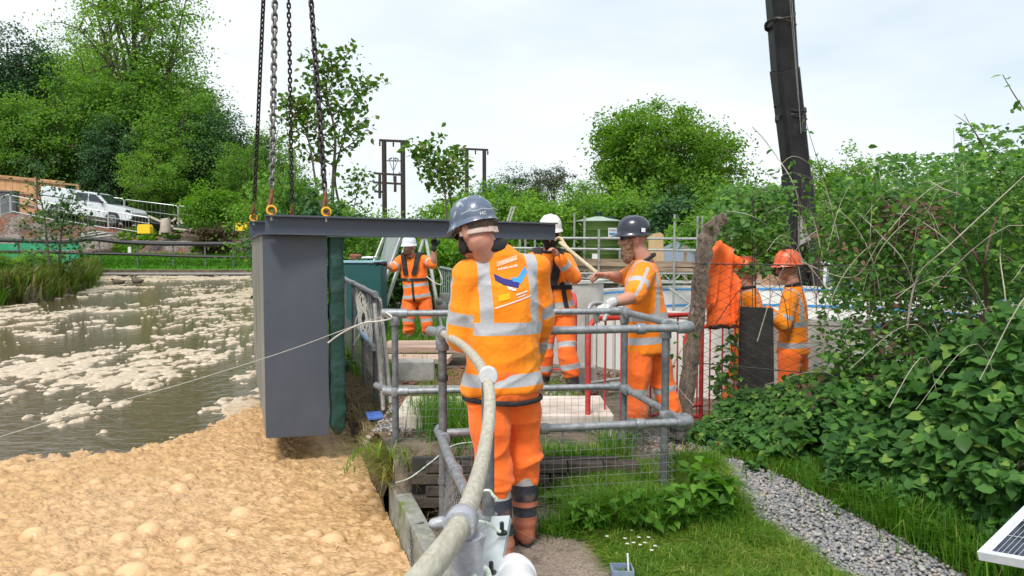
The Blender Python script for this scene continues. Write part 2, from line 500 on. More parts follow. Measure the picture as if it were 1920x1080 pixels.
mb.add([a0, a1, (a1.x - 90, a1.y, WZ), (a0.x - 70, a0.y, WZ)], [(0, 1, 2, 3)])
tag(mb.build('water', m), kind='structure')

# ---- foam: one relief, thick near the wall, torn rafts further out
rows = [2.3]
while rows[-1] < 46: rows.append(rows[-1] * 1.0029)
Yr = np.array(rows); nc = 330
xl = -.86 * Yr; xr = (WC - WN.y * Yr) / WN.x - .012
F_ = np.linspace(0, 1, nc)[None, :]; X = xl[:, None] * (1 - F_) + xr[:, None] * F_; Y = np.repeat(Yr[:, None], nc, 1)
edge = np.interp(X, [-7, -4.2, -3.4, -3.05, -2.75, -2.2, -1.6, -1.2], [5.5, 5.95, 6.5, 7.5, 8.8, 9.6, 10.4, 11])
edge = edge + (fbm(X * 1.7, Y * 1.3, 4, 11) - .5) * 1.5 + (fbm(X * 6, Y * 6, 3, 12) - .5) * 1.0 + (fbm(X * 17, Y * 13, 2, 13) - .5) * .7
near = sst(edge - Y, -.15, .35)
shoulder = sst(edge + 1.0 - Y, -.6, .8)
wob = (fbm(X * 3, Y * 2, 3, 77) - .5) * .35
Xw, Yw = X + wob, Y + wob * .6
Xs, Ys = Xw * .985 + Yw * .17, (Yw * .985 - Xw * .17) * 2.1
small = domes(Xs, Ys, .042, .014, .03, .95, 1, .62); mid_ = domes(Xs + 5, Ys * .9, .1, .02, .055, .8, 2, .55)
big = domes(X, Y * 1.15, .24, .03, .085, .5, 3, .66) * sst(6.3 - Y + .6 * (vnoise(X * .9, Y * .9, 9) - .5), 0, .7)
big3 = domes(X + 3, Y * 1.15, .12, .015, .045, .42, 6, .65)
big2 = domes(X + 9, Y * 1.15, .42, .05, .12, .4, 4, .6) * sst(6.0 - Y, 0, .6)
H = .012 + (fbm(X * 1.2, Y * 1.0, 3, 21) - .5) * .03 + np.maximum(small * 1.0, mid_ * .8) * (.55 + .95 * fbm(X * 1.9, Y * 2.3, 3, 24)) + (fbm(X * 14, Y * 26, 3, 22) - .5) * .03 + (1 - np.abs(2 * fbm(X * 5, Y * 11, 3, 23) - 1)) * .026 - .018
H = np.maximum(H, np.where(big > .004, .014 + big, -1)); H = np.maximum(H, np.where(big2 > .004, .012 + big2, -1))
H = np.maximum(H, .002); H = np.maximum(H, np.where(big3 > .003, .01 + big3, -1))
R1_ = fbm(X * .55, Y * .33 + 3, 5, 31, .6); R2_ = fbm(X * 2.1, Y * 1.2, 4, 33, .65); R3_ = fbm(X * 6.5, Y * 3.2, 3, 35, .6)
R4_ = fbm(X * 15, Y * 7, 2, 37)
raft = R1_ * .30 + R2_ * .27 + R3_ * .26 + R4_ * .17
def hole(cx, cy, rx, ry): return np.exp(-(((X - cx) / rx) ** 2 + ((Y - cy) / ry) ** 2))
gaps = np.zeros_like(X)
for (u_, v_, ru, rv) in ((150, 640, 120, 28), (100, 750, 90, 22), (60, 830, 160, 42), (300, 815, 110, 40), (30, 545, 120, 26), (200, 560, 110, 16), (420, 700, 50, 50), (250, 532, 200, 9), (350, 745, 70, 30)):
    g = G(u_, v_, WZ); gaps = np.maximum(gaps, hole(g.x, g.y, ru * g.y / 1400, rv * g.y * g.y / (1400 * 1.81)))
thr = .524 + .13 * gaps - .085 * np.exp(-((Y - edge - .3) / 1.1) ** 2) - .03 * sst(Y, 20, 34) + .05 * (Y < 8)
H2 = (raft - thr) * .55 + domes(X, Y, .12, .03, .06, .8, 41, .22) * (raft > thr) + domes(X, Y * .8, .07, .015, .035, .3, 42, .5) * 0.6 - .004
H2 = np.clip(H2, -.03, .014 + .012 * R4_) 
Z = np.where(near > .02, H * near + H2 * (1 - near), H2)
Z = np.where((near < .5) & (near > .02), np.maximum(Z, H2), Z)
foam_me = gridmesh('foam', X, Y, WZ + Z)
tone = np.clip(near * .85 + shoulder * .25 * (1 - near) + .25 * (fbm(X * .8, Y * .8, 3, 51) - .5), 0, 1).ravel()
foam_me.attributes.new('tone', 'FLOAT', 'POINT').data.foreach_set('value', tone.astype(np.float32))
bub = np.clip((np.maximum(big, np.maximum(big2, big3)) * 18), 0, 1).ravel(); foam_me.attributes.new('bub', 'FLOAT', 'POINT').data.foreach_set('value', bub.astype(np.float32))
m, n, b = nt('scum_foam'); L = n.links
a = n.nodes.new('ShaderNodeAttribute'); a.attribute_name = 'tone'; r = n.nodes.new('ShaderNodeValToRGB')
r.color_ramp.elements[0].color = (.66, .56, .43, 1); r.color_ramp.elements[1].color = (.57, .34, .14, 1); L.new(a.outputs['Fac'], r.inputs[0])
t = n.nodes.new('ShaderNodeTexCoord'); x = n.nodes.new('ShaderNodeTexNoise'); x.inputs['Scale'].default_value = 9; x.inputs['Detail'].default_value = 8; x.inputs['Roughness'].default_value = .7
L.new(t.outputs['Object'], x.inputs['Vector']); k = n.nodes.new('ShaderNodeMixRGB'); k.blend_type = 'MULTIPLY'; k.inputs[0].default_value = .8
r2 = n.nodes.new('ShaderNodeValToRGB'); r2.color_ramp.elements[0].position = .3; r2.color_ramp.elements[0].color = (.5, .40, .30, 1); r2.color_ramp.elements[1].position = .6; r2.color_ramp.elements[1].color = (1, 1, 1, 1)
L.new(x.outputs['Fac'], r2.inputs[0]); L.new(r.outputs[0], k.inputs[1]); L.new(r2.outputs[0], k.inputs[2])
ab = n.nodes.new('ShaderNodeAttribute'); ab.attribute_name = 'bub'; kb = n.nodes.new('ShaderNodeMixRGB'); L.new(ab.outputs['Fac'], kb.inputs[0]); L.new(k.outputs[0], kb.inputs[1]); kb.inputs[2].default_value = (.70, .46, .25, 1)
L.new(kb.outputs[0], b.inputs['Base Color']); b.inputs['Roughness'].default_value = .38; b.inputs['Specular IOR Level'].default_value = .45
b.inputs['Subsurface Weight'].default_value = .0
v = n.nodes.new('ShaderNodeTexVoronoi'); v.inputs['Scale'].default_value = 34; v.feature = 'SMOOTH_F1'
mq = n.nodes.new('ShaderNodeMapping'); mq.inputs['Rotation'].default_value = (0, 0, -.17); mq.inputs['Scale'].default_value = (1, 2.2, 1); L.new(t.outputs['Object'], mq.inputs['Vector']); L.new(mq.outputs[0], v.inputs['Vector'])
v2 = n.nodes.new('ShaderNodeTexNoise'); v2.inputs['Scale'].default_value = 22; v2.inputs['Detail'].default_value = 4; L.new(mq.outputs[0], v2.inputs['Vector'])
ad = n.nodes.new('ShaderNodeMath'); ad.operation = 'SUBTRACT'; L.new(v2.outputs['Fac'], ad.inputs[0]); L.new(v.outputs['Distance'], ad.inputs[1])
u = n.nodes.new('ShaderNodeBump'); u.inputs['Strength'].default_value = .8; u.inputs['Distance'].default_value = .016; im = n.nodes.new('ShaderNodeMath'); im.operation = 'MULTIPLY_ADD'; L.new(ab.outputs['Fac'], im.inputs[0]); im.inputs[1].default_value = -.5; im.inputs[2].default_value = .55; L.new(im.outputs[0], u.inputs['Strength']); L.new(ad.outputs[0], u.inputs['Height']); L.new(u.outputs[0], b.inputs['Normal'])
tag(link('foam', foam_me, m), 'tan and cream scum foam covering the lagoon beside the wall', kind='stuff')

rngd = np.random.default_rng(19); mb = MB()
for k in range(46):
    y_ = rngd.uniform(3.6, 8.5); x_ = rngd.uniform(-.6 * y_, (WC - WN.y * y_) / WN.x - .1); a_ = rngd.uniform(0, 3.14); l_ = rngd.uniform(.02, .09); p = Vector((x_, y_, WZ + .05)); d = Vector((math.cos(a_), math.sin(a_), .1)) * l_
    mb.tube([p, p + d * .5 + Vector((0, 0, .006)), p + d], .0022, 4)
tag(mb.build('floating_twigs', mat('wet_twig', (.06, .035, .02), (.12, .07, .04), 20, .6)), 'bits of twig and straw caught in the tan foam', kind='stuff')
# ---- lagoon wall along the working side
conc_moss = mat('mossy_concrete', (.2, .2, .17), (.33, .33, .29), 12, .9, 0, .5, 40, c3=(.12, .16, .025), s3=3.2, t3=.5, w3=.1)
conc = mat('grey_concrete', (.3, .29, .27), (.42, .41, .385), 9, .88, 0, .4, 40, c3=(.2, .19, .17), s3=3, t3=.58)
conc_pale = mat('pale_concrete', (.46, .45, .42), (.6, .59, .56), 6, .85, 0, .25, 40, c3=(.36, .35, .33), s3=2, t3=.56)
earthw = mat('rotten_wall', (.035, .025, .018), (.12, .085, .055), 11, .95, 0, .9, 28, c3=(.19, .15, .1), s3=5, t3=.55, bdist=.03)
wall = empty('lagoon_wall', LW(4, 0, -.6), 'low lagoon wall between the tan foam and the railings', 'wall'); tag(wall, kind='structure')
del wall['category'], wall['label']
S_ = np.arange(4.95, 24, .09); rngw = np.random.default_rng(5); V = []; F = []
prof = [(0.0, -1.3), (0.0, -.3), (-.015, -.12), (.0, -.03), (.05, .02), (.16, .03), (.26, .0)]
for i, s_ in enumerate(S_):
    for j, (t_, z_) in enumerate(prof):
        jt = (fbm(np.array([s_ * 3.0]), np.array([j * 1.7]), 3, 8)[0] - .5) * .1 * (j > 1); V.append(LW(s_, t_ + jt - .01, z_ + (fbm(np.array([s_ * 4.0]), np.array([j * 2.3]), 3, 9)[0] - .5) * .09 * (j > 2)))
k = len(prof)
for i in range(len(S_) - 1):
    for j in range(k - 1): F.append((i * k + j, (i + 1) * k + j, (i + 1) * k + j + 1, i * k + j + 1))
mb = MB(); mb.add(V, F); mb.build('crumbling_edge', earthw, wall, fix=False)
mb = MB(); a_, b_ = LW(3.95, .045, -.32), LW(4.9, .045, -.32)
mb.bar(a_ - WD * 2.6, b_, .1, .66, mi=0); kb_ = mb.build('kerb', conc_moss, wall, bevel=.012)
# ---- brick chamber wall under the front railing
brick_m = mat('dark_old_brick', (.04, .03, .026), (.1, .075, .06), 9, .95, 0, .7, 40, c3=(.06, .07, .035), s3=4, t3=.55)
mort = mat('mortar', (.03, .028, .025), (.05, .045, .04), 20, .95)
ch = empty('chamber_wall', (.1, 4.6, 0), None, None); tag(ch, kind='structure')
mb = MB(); mb.box((.02, 4.655, .08), (1.3, .05, .3)); mb.build('backing', mort, ch)
brm = None; rb = random.Random(4)
for r_ in range(4):
    for c_ in range(6):
        if brm is None:
            mb = MB(); mb.box((0, 0, 0), (.212, .09, .062)); o = mb.build('brick', brick_m, ch, bevel=.006, local=True); brm = o
        else: o = brm.copy(); C.objects.link(o)
        o.location = (-.62 + c_ * .222 + (.11 if r_ % 2 else 0) - .02, -.0 + rb.uniform(-.008, .01), -.03 + r_ * .072); o.rotation_euler = (0, 0, rb.uniform(-.03, .03))
# ---- concrete footpath
m_path = mat('footpath_concrete', (.17, .125, .095), (.4, .33, .27), 75, .95, 0, 1.0, 130, c3=(.13, .1, .07), s3=3.5, t3=.52, bdist=.012, detail=9)
pl = [G(880, 1300), G(1230, 1300), G(1175, 1110), G(1120, 1035), G(1080, 985), G(1040, 962), G(985, 955), G(955, 962)]
pts_r = curve([G(1250, 1320), G(1175, 1110), G(1120, 1035), G(1075, 985), G(1030, 958)], 10); pts_l = curve([LW(1.2, .16), LW(2.4, .18), LW(3.2, .2), LW(3.8, .25), LW(4.25, .3)], 10)
V = []; F = []; nn = 14
for i in range(len(pts_r)):
    for j in range(nn + 1):
        p = pts_l[i].lerp(pts_r[i], j / nn)
        if j == nn: p += Vector((.025 * math.sin(i * 2.1), 0, 0))
        V.append((p.x, p.y, max(gz(p.x, p.y), -.02) + .012 + .004 * math.sin(j * 1.3 + i)))
for i in range(len(pts_r) - 1):
    for j in range(nn): F.append((i * (nn + 1) + j, i * (nn + 1) + j + 1, (i + 1) * (nn + 1) + j + 1, (i + 1) * (nn + 1) + j))
mb = MB(); mb.add(V, F); tag(mb.build('footpath', m_path, smooth=True, fix=False), kind='structure')

# ---- the far side: grassy bank, terrace of red earth, wooded slope
def zter(x): return np.interp(x, [-60, -32, -27.7, -19, -12, -6, 0, 30], [4.7, 3.75, 2.95, 2.45, 1.5, .6, .3, .3])
def hfar(x, y):
    zt = zter(x); base = np.interp(y, [46.0, 46.6, 46.65, 48.2, 49.0], [-1.2, -1.2, .12, .85, 1.0])
    low = np.minimum(base, np.maximum(zt * .42, .2)) if False else base
    z = low + sst(y, 49.0, 52.5) * (zt - 1.0)
    return z
def hfar2(x, y):
    z = hfar(x, y); z = z + sst(y, 58, 110) * 8 * sst(-x / y, .40, .52) + sst(y, 60, 130) * .3
    return z + (fbm(x * .5, y * .5, 4, 61) - .5) * .5 * sst(y, 48, 50)
xs = axis([(-110, -45, 3), (-45, 2, .35), (2, 140, 4)]); ys = axis([(46.0, 47, .1), (47, 56, .25), (56, 180, 4)])
YY, XX = np.meshgrid(ys, xs, indexing='ij')
m, n, b = nt('red_earth_bank'); L = n.links; t = n.nodes.new('ShaderNodeTexCoord'); b.inputs['Roughness'].default_value = .95
sep = n.nodes.new('ShaderNodeSeparateXYZ'); L.new(t.outputs['Object'], sep.inputs[0])
x = n.nodes.new('ShaderNodeTexNoise'); x.inputs['Scale'].default_value = .8; x.inputs['Detail'].default_value = 8; L.new(t.outputs['Object'], x.inputs['Vector'])
x2 = n.nodes.new('ShaderNodeTexNoise'); x2.inputs['Scale'].default_value = 7; x2.inputs['Detail'].default_value = 6; L.new(t.outputs['Object'], x2.inputs['Vector'])
r = n.nodes.new('ShaderNodeValToRGB'); e = r.color_ramp.elements; e[0].position = .38; e[0].color = (.18, .075, .045, 1); e[1].position = .6; e[1].color = (.2, .17, .15, 1)
e2 = e.new(.48); e2.color = (.14, .1, .08, 1); L.new(x.outputs['Fac'], r.inputs[0])
k = n.nodes.new('ShaderNodeMixRGB'); k.blend_type = 'MULTIPLY'; k.inputs[0].default_value = .8; r3 = n.nodes.new('ShaderNodeValToRGB'); r3.color_ramp.elements[0].position = .35; r3.color_ramp.elements[0].color = (.4, .4, .4, 1); r3.color_ramp.elements[1].position = .6; r3.color_ramp.elements[1].color = (1.5, 1.5, 1.5, 1)
L.new(x2.outputs['Fac'], r3.inputs[0]); L.new(r.outputs[0], k.inputs[1]); L.new(r3.outputs[0], k.inputs[2])
gm = n.nodes.new('ShaderNodeMapRange'); gm.inputs['From Min'].default_value = 48.9; gm.inputs['From Max'].default_value = 48.6; ad = n.nodes.new('ShaderNodeMath'); ad.operation = 'MULTIPLY_ADD'
L.new(x.outputs['Fac'], ad.inputs[0]); ad.inputs[1].default_value = 1.2; L.new(sep.outputs['Y'], ad.inputs[2]); ad2 = n.nodes.new('ShaderNodeMath'); ad2.operation = 'SUBTRACT'; L.new(ad.outputs[0], ad2.inputs[0]); ad2.inputs[1].default_value = .6
L.new(ad2.outputs[0], gm.inputs[0]); gg = n.nodes.new('ShaderNodeMixRGB'); L.new(gm.outputs[0], gg.inputs[0]); L.new(k.outputs[0], gg.inputs[1]); gg.inputs[2].default_value = (.07, .2, .02, 1)
wl = n.nodes.new('ShaderNodeMapRange'); wl.inputs['From Min'].default_value = 57; wl.inputs['From Max'].default_value = 60; L.new(sep.outputs['Y'], wl.inputs[0]); g2 = n.nodes.new('ShaderNodeMixRGB'); L.new(wl.outputs[0], g2.inputs[0]); L.new(gg.outputs[0], g2.inputs[1]); g2.inputs[2].default_value = (.03, .05, .015, 1)
L.new(g2.outputs[0], b.inputs['Base Color']); u = n.nodes.new('ShaderNodeBump'); u.inputs['Strength'].default_value = .8; u.inputs['Distance'].default_value = .15; L.new(x2.outputs['Fac'], u.inputs['Height']); L.new(u.outputs[0], b.inputs['Normal'])
ZZ = hfar2(XX, YY); ZZ = np.where(XX > 2, np.minimum(ZZ, .5 + .02 * (YY - 46)), ZZ)
tag(link('hillside', gridmesh('hillside', XX, YY, ZZ), m), kind='structure')
def hz(x, y): return float(hfar2(np.array([float(x)]), np.array([float(y)]))[0])
mb = MB(); mb.box((-32, 46.5, -.4), (62, .3, 1.02)); mb.box((-32, 46.32, -.12), (62, .12, .12), mi=1)
fw_ = mb.build('retaining_wall', [mat('stained_far_wall', (.07, .045, .03), (.16, .12, .09), 1.2, .95, 0, .5, 6, c3=(.25, .2, .14), s3=.8, t3=.58), conc]); tag(fw_, kind='structure')
# ---- grassed bank that divides the water on the left
bk = [(-30, 30), (-14.6, 20.2), (-14.0, 21.2), (-15.2, 24.5), (-17.6, 31), (-21, 38), (-24.3, 46.4), (-30, 46.4), (-27.2, 38), (-23, 30), (-20.5, 24), (-22, 20)]
cen = [(Vector((-19.5, 21.0, 0)), 4.9), (Vector((-18.4, 24.5, 0)), 3.0), (Vector((-20.3, 30, 0)), 2.8), (Vector((-23.3, 36.5, 0)), 2.7), (Vector((-26.3, 42, 0)), 2.5), (Vector((-28, 46.5, 0)), 2.6)]
def bankd(x, y):
    best = np.full(np.shape(x), -9.0)
    for i in range(len(cen) - 1):
        a, ra = cen[i]; c, rc = cen[i + 1]; dx, dy = c.x - a.x, c.y - a.y; tt = np.clip(((x - a.x) * dx + (y - a.y) * dy) / (dx * dx + dy * dy), 0, 1)
        d = np.sqrt((x - a.x - tt * dx) ** 2 + (y - a.y - tt * dy) ** 2); best = np.maximum(best, (ra + (rc - ra) * tt) - d)
    return best
xs = np.arange(-31, -12, .22); ys = np.arange(15, 47, .25); YY, XX = np.meshgrid(ys, xs, indexing='ij')
D = bankd(XX, YY) + (fbm(XX * .9, YY * .9, 3, 71) - .5) * .8; ZB = np.clip(-.6 + D * 1.6, -1.0, .25 + .12 * (fbm(XX * .7, YY * .7, 3, 72) - .2))
tag(link('earth_bank', gridmesh('earth_bank', XX, YY, ZB), soil), kind='structure')
# ================================================================ people
def remesh(mb, voxel, smooth=4, fac=0.5):
    me = mb.mesh('tmp'); b = bmesh.new(); b.from_mesh(me); bmesh.ops.recalc_face_normals(b, faces=b.faces); b.to_mesh(me); b.free()
    o = bpy.data.objects.new('tmp', me); C.objects.link(o)
    r = o.modifiers.new('r', 'REMESH'); r.mode = 'VOXEL'; r.voxel_size = voxel; r.use_smooth_shade = True
    s = o.modifiers.new('s', 'SMOOTH'); s.iterations = smooth; s.factor = fac
    dg = bpy.context.evaluated_depsgraph_get(); dg.update()
    out = bpy.data.meshes.new_from_object(o.evaluated_get(dg))
    bpy.data.objects.remove(o); bpy.data.meshes.remove(me)
    out.polygons.foreach_set('use_smooth', [True] * len(out.polygons))
    return out
def coords(me):
    a = np.empty(len(me.vertices) * 3, dtype=np.float32); me.vertices.foreach_get('co', a); return a.reshape(-1, 3).astype(np.float64)
def vnormals(me):
    a = np.empty(len(me.vertices) * 3, dtype=np.float32); me.vertex_normals.foreach_get('vector', a); return a.reshape(-1, 3).astype(np.float64)
def setco(me, P): me.vertices.foreach_set('co', np.ascontiguousarray(P, dtype=np.float32).ravel()); me.update()
def setattr_(me, name, A):
    A = np.asarray(A, dtype=np.float32)
    if A.ndim == 1: me.attributes.new(name, 'FLOAT', 'POINT').data.foreach_set('value', A)
    else: me.attributes.new(name, 'FLOAT_VECTOR', 'POINT').data.foreach_set('vector', A.ravel())
def segdist(P, a, b):
    a = np.array(a); b = np.array(b); d = b - a; L = np.linalg.norm(d)
    t = np.clip((P - a) @ d / (L * L), 0, 1)
    return np.linalg.norm(P - (a + t[:, None] * d), axis=1), t * L, L
def ridges(P, seed, f):
    n = vnoise3(P * f + 31.7, seed); w = vnoise3(P * f * 0.5 + 7.1, seed + 5)
    return (1 - np.abs(2 * vnoise3(P * f + w[:, None] * 2.2, seed + 9) - 1)) ** 3 - 0.25 + 0.3 * (n - 0.5)

def hivis_mat(name, base, base2, bands, hw, braces=None, arm=(), ahw=0.03, legs=(), lhw=0.026, dirt=0.25, stripe=False):
    """orange cloth with woven-in grey reflective tape; positions are metres up the garment"""
    m, n, b = nt(name); N = n.nodes; L = n.links
    def math_(op, a, v=None, c=None):
        q = N.new('ShaderNodeMath'); q.operation = op
        for i, z in enumerate((a, v, c)):
            if z is None: continue
            if isinstance(z, (int, float)): q.inputs[i].default_value = z
            else: L.new(z, q.inputs[i])
        return q.outputs[0]
    at = N.new('ShaderNodeAttribute'); at.attribute_name = 'tc'; sp = N.new('ShaderNodeSeparateXYZ'); L.new(at.outputs['Vector'], sp.inputs[0])
    ac = N.new('ShaderNodeAttribute'); ac.attribute_name = 'ac'; spa = N.new('ShaderNodeSeparateXYZ'); L.new(ac.outputs['Vector'], spa.inputs[0])
    acc = None
    def near(src, c, h): return math_('LESS_THAN', math_('ABSOLUTE', math_('SUBTRACT', src, c)), h)
    def orr(a, q): return q if a is None else math_('MAXIMUM', a, q)
    for c in bands: acc = orr(acc, near(sp.outputs['Y'], c, hw))
    if braces:
        off, lo = braces
        br = near(math_('ABSOLUTE', sp.outputs['X']), off, hw * 0.92)
        acc = orr(acc, math_('MULTIPLY', br, math_('MULTIPLY', math_('GREATER_THAN', sp.outputs['Y'], lo), math_('LESS_THAN', sp.outputs['Y'], 5))))
    for c in arm: acc = orr(acc, near(spa.outputs['X'], c, ahw))
    if stripe:
        st = near(spa.outputs['Y'], 0.0, 0.012)
        acc = orr(acc, math_('MULTIPLY', st, math_('MULTIPLY', math_('GREATER_THAN', spa.outputs['X'], 0.02), math_('GREATER_THAN', spa.outputs['Z'], 0.0))))
    for c in legs: acc = orr(acc, near(spa.outputs['X'], c, lhw))
    t = N.new('ShaderNodeTexCoord')
    x = N.new('ShaderNodeTexNoise'); x.inputs['Scale'].default_value = 5; x.inputs['Detail'].default_value = 6; L.new(t.outputs['Object'], x.inputs['Vector'])
    cr = N.new('ShaderNodeValToRGB'); cr.color_ramp.elements[0].position = .35; cr.color_ramp.elements[1].position = .65
    cr.color_ramp.elements[0].color = (*base, 1); cr.color_ramp.elements[1].color = (*base2, 1); L.new(x.outputs['Fac'], cr.inputs[0])
    d = N.new('ShaderNodeTexNoise'); d.inputs['Scale'].default_value = 9; d.inputs['Detail'].default_value = 9; d.inputs['Roughness'].default_value = .75
    L.new(t.outputs['Object'], d.inputs['Vector'])
    dm = N.new('ShaderNodeMapRange'); dm.inputs['From Min'].default_value = .57; dm.inputs['From Max'].default_value = .72; dm.inputs['To Max'].default_value = dirt
    L.new(d.outputs['Fac'], dm.inputs[0])
    md = N.new('ShaderNodeMixRGB'); L.new(dm.outputs[0], md.inputs[0]); L.new(cr.outputs[0], md.inputs[1]); md.inputs[2].default_value = (.16, .08, .04, 1)
    col = md.outputs[0]
    if acc is not None:
        mi = N.new('ShaderNodeMixRGB'); L.new(acc, mi.inputs[0]); L.new(col, mi.inputs[1])
        tp = N.new('ShaderNodeMixRGB'); L.new(x.outputs['Fac'], tp.inputs[0]); tp.inputs[1].default_value = (.37, .37, .385, 1); tp.inputs[2].default_value = (.5, .5, .525, 1)
        L.new(tp.outputs[0], mi.inputs[2]); col = mi.outputs[0]
        rr = N.new('ShaderNodeMapRange'); rr.inputs['To Min'].default_value = .8; rr.inputs['To Max'].default_value = .45; L.new(acc, rr.inputs[0]); L.new(rr.outputs[0], b.inputs['Roughness'])
    else: b.inputs['Roughness'].default_value = .8
    b.inputs['Sheen Weight'].default_value = 0.15
    b.inputs['Specular IOR Level'].default_value = 0.25
    L.new(col, b.inputs['Base Color'])
    w = N.new('ShaderNodeTexNoise'); w.inputs['Scale'].default_value = 22; w.inputs['Detail'].default_value = 4; L.new(t.outputs['Object'], w.inputs['Vector'])
    bu = N.new('ShaderNodeBump'); bu.inputs['Strength'].default_value = .5; bu.inputs['Distance'].default_value = .014; L.new(w.outputs['Fac'], bu.inputs['Height'])
    L.new(bu.outputs[0], b.inputs['Normal'])
    return m
skin = mat('skin', (.50, .235, .165), (.58, .29, .21), 14, 0.55, 0, 0.15, 80, c3=(.55, .2, .14), s3=6, t3=.58)
skin.node_tree.nodes['Principled BSDF'].inputs['Subsurface Weight'].default_value = 0.08
skin.node_tree.nodes['Principled BSDF'].inputs['Subsurface Scale'].default_value = 0.01
beard_m = mat('brown_beard', (.17, .085, .05), (.34, .2, .12), 60, 0.85, 0, 0.9, 130, bdist=.01)
dkbeard_m = mat('black_beard', (.012, .01, .01), (.03, .024, .02), 60, 0.85, 0, 0.9, 130)
hair_m = mat('cropped_hair', (.1, .062, .045), (.2, .13, .1), 90, 0.8, 0, 0.5, 200)
black_cloth = mat('black_cloth', (.012, .012, .014), (.03, .03, .033), 25, 0.85, 0, 0.3, 60)
lens_m = mat('tinted_lens', (.01, .01, .012), rough=0.12, spec=0.8)
strap_m = mat('pale_strap', (.55, .40, .35), (.68, .52, .47), 40, 0.6)
glove_w = mat('grey_knit_glove', (.42, .42, .41), (.6, .6, .58), 50, 0.85, 0, 0.4, 120, c3=(.16, .15, .14), s3=20, t3=.56)
white_p = mat('white_plastic', (.72, .72, .72), (.8, .8, .79), 10, 0.35)
silver_m = mat('bright_buckle', (.5, .5, .5), rough=.3, metal=.9)

def hand(mb, w, d, pn, th, curl=0.5, s=1.0, fat=1.0):
    """palm, four bent fingers of unequal length, thumb leaving the side of the palm; th = +1/-1 thumb side"""
    d = Vector(d).normalized(); pn = Vector(pn); pn = (pn - d * pn.dot(d)).normalized(); t = d.cross(pn).normalized() * th
    w = Vector(w)
    mb.tube([w - d * .02, w + d * .02 * s, w + d * .055 * s, w + d * .09 * s, w + d * .1 * s], [.026 * s, .031 * s, .041 * s, .042 * s, .036 * s], 10, b=[.021 * s, .019 * s, .017 * s, .014 * s, .01 * s], lat=t)
    for i, (o, L, r) in enumerate(((.030, .92, .0096), (.010, 1.0, .0100), (-.011, .95, .0094), (-.031, .76, .0082))):
        p = w + d * (.088 - abs(i - 1) * .004) * s + t * o * s; a = curl * 0.5; r *= fat
        side = t * (o * 0.9)
        for k, l in enumerate((.044, .028, .022)):
            q = p + (d * math.cos(a) + pn * math.sin(a) + side * (1 if k == 0 else .3)).normalized() * l * L * s
            mb.cap(p, q, r * s * (1 - .1 * k), r * s * (.92 - .1 * k), 8, 2); p = q; a += curl * (1.0 if k == 0 else .75)
    p = w + d * .028 * s + t * .026 * s + pn * .006
    for k, (l, a) in enumerate(((.045, .75), (.032, 1.15 - curl * .2), (.026, 1.3))):
        q = p + (t * math.cos(a) + d * math.sin(a) + pn * (.25 + curl * .35 * k)).normalized() * l * s
        mb.cap(p, q, .0125 * s * fat - .0015 * k, .011 * s * fat - .0015 * k, 8, 2); p = q

def helmet(name, c, face, up, m, parent, s=1.0, band=True, label=None, peak=.045):
    f = Vector(face).normalized(); u = Vector(up); u = (u - f * u.dot(f)).normalized(); r = f.cross(u)
    R = Matrix((r, f, u)).transposed(); c = Vector(c); n = 48; V = []; F = []
    rows = [(math.radians(a), 0) for a in range(4, 90, 6)] + [(PI / 2, 0), (PI / 2, 1), (PI / 2, 2), (PI / 2, 3), (PI / 2, 4)]
    for (t, k) in rows:
        for j in range(n):
            a = 2 * PI * j / n; ca, sa = math.cos(a), math.sin(a)          # sa>0 is forward
            x = .112 * math.sin(t) ** .8 * ca; y = (.142 if sa > 0 else .132) * math.sin(t) ** .8 * sa; z = .128 * math.cos(t) ** .9
            lx = abs(x)
            if z > .03:
                z += .006 * max(0, 1 - (lx / .022) ** 4) if lx < .022 else 0
                if .045 < lx < .06: z += .0035
            z -= .012 * (1 if k else 0)
            if k:
                z = -.012 - (k - 1) * .008 + (.012 * max(0, -sa) if k > 1 else 0)
                g = (0, .003, .006, .011, .013)[k]; x *= 1 + g / .11; y *= 1 + g / .13
                if sa > 0 and k >= 2: y += peak * (k - 1) / 3 * sa ** 2.5; z -= .004 * sa * (k - 1)
            V.append(R @ (Vector((x, y, z)) * s) + c)
    V.append(R @ (Vector((0, 0, .132)) * s) + c); T = len(V) - 1
    for j in range(n): F.append((T, j, (j + 1) % n))
    for i in range(len(rows) - 1):
        for j in range(n): F.append((i * n + j, i * n + (j + 1) % n, (i + 1) * n + (j + 1) % n, (i + 1) * n + j))
    b0 = len(V)
    for j in range(n):
        a = 2 * PI * j / n; V.append(R @ (Vector((.1 * math.cos(a), .122 * math.sin(a), -.01)) * s) + c)
    V.append(R @ (Vector((0, 0, .05)) * s) + c)
    for j in range(n):
        F.append(((len(rows) - 1) * n + j, (len(rows) - 1) * n + (j + 1) % n, b0 + (j + 1) % n, b0 + j)); F.append((b0 + j, b0 + (j + 1) % n, len(V) - 1))
    mb = MB(); mb.add(V, F); o = mb.build(name, m, parent, smooth=True)
    if label: o['label'] = label
    return o, R, c

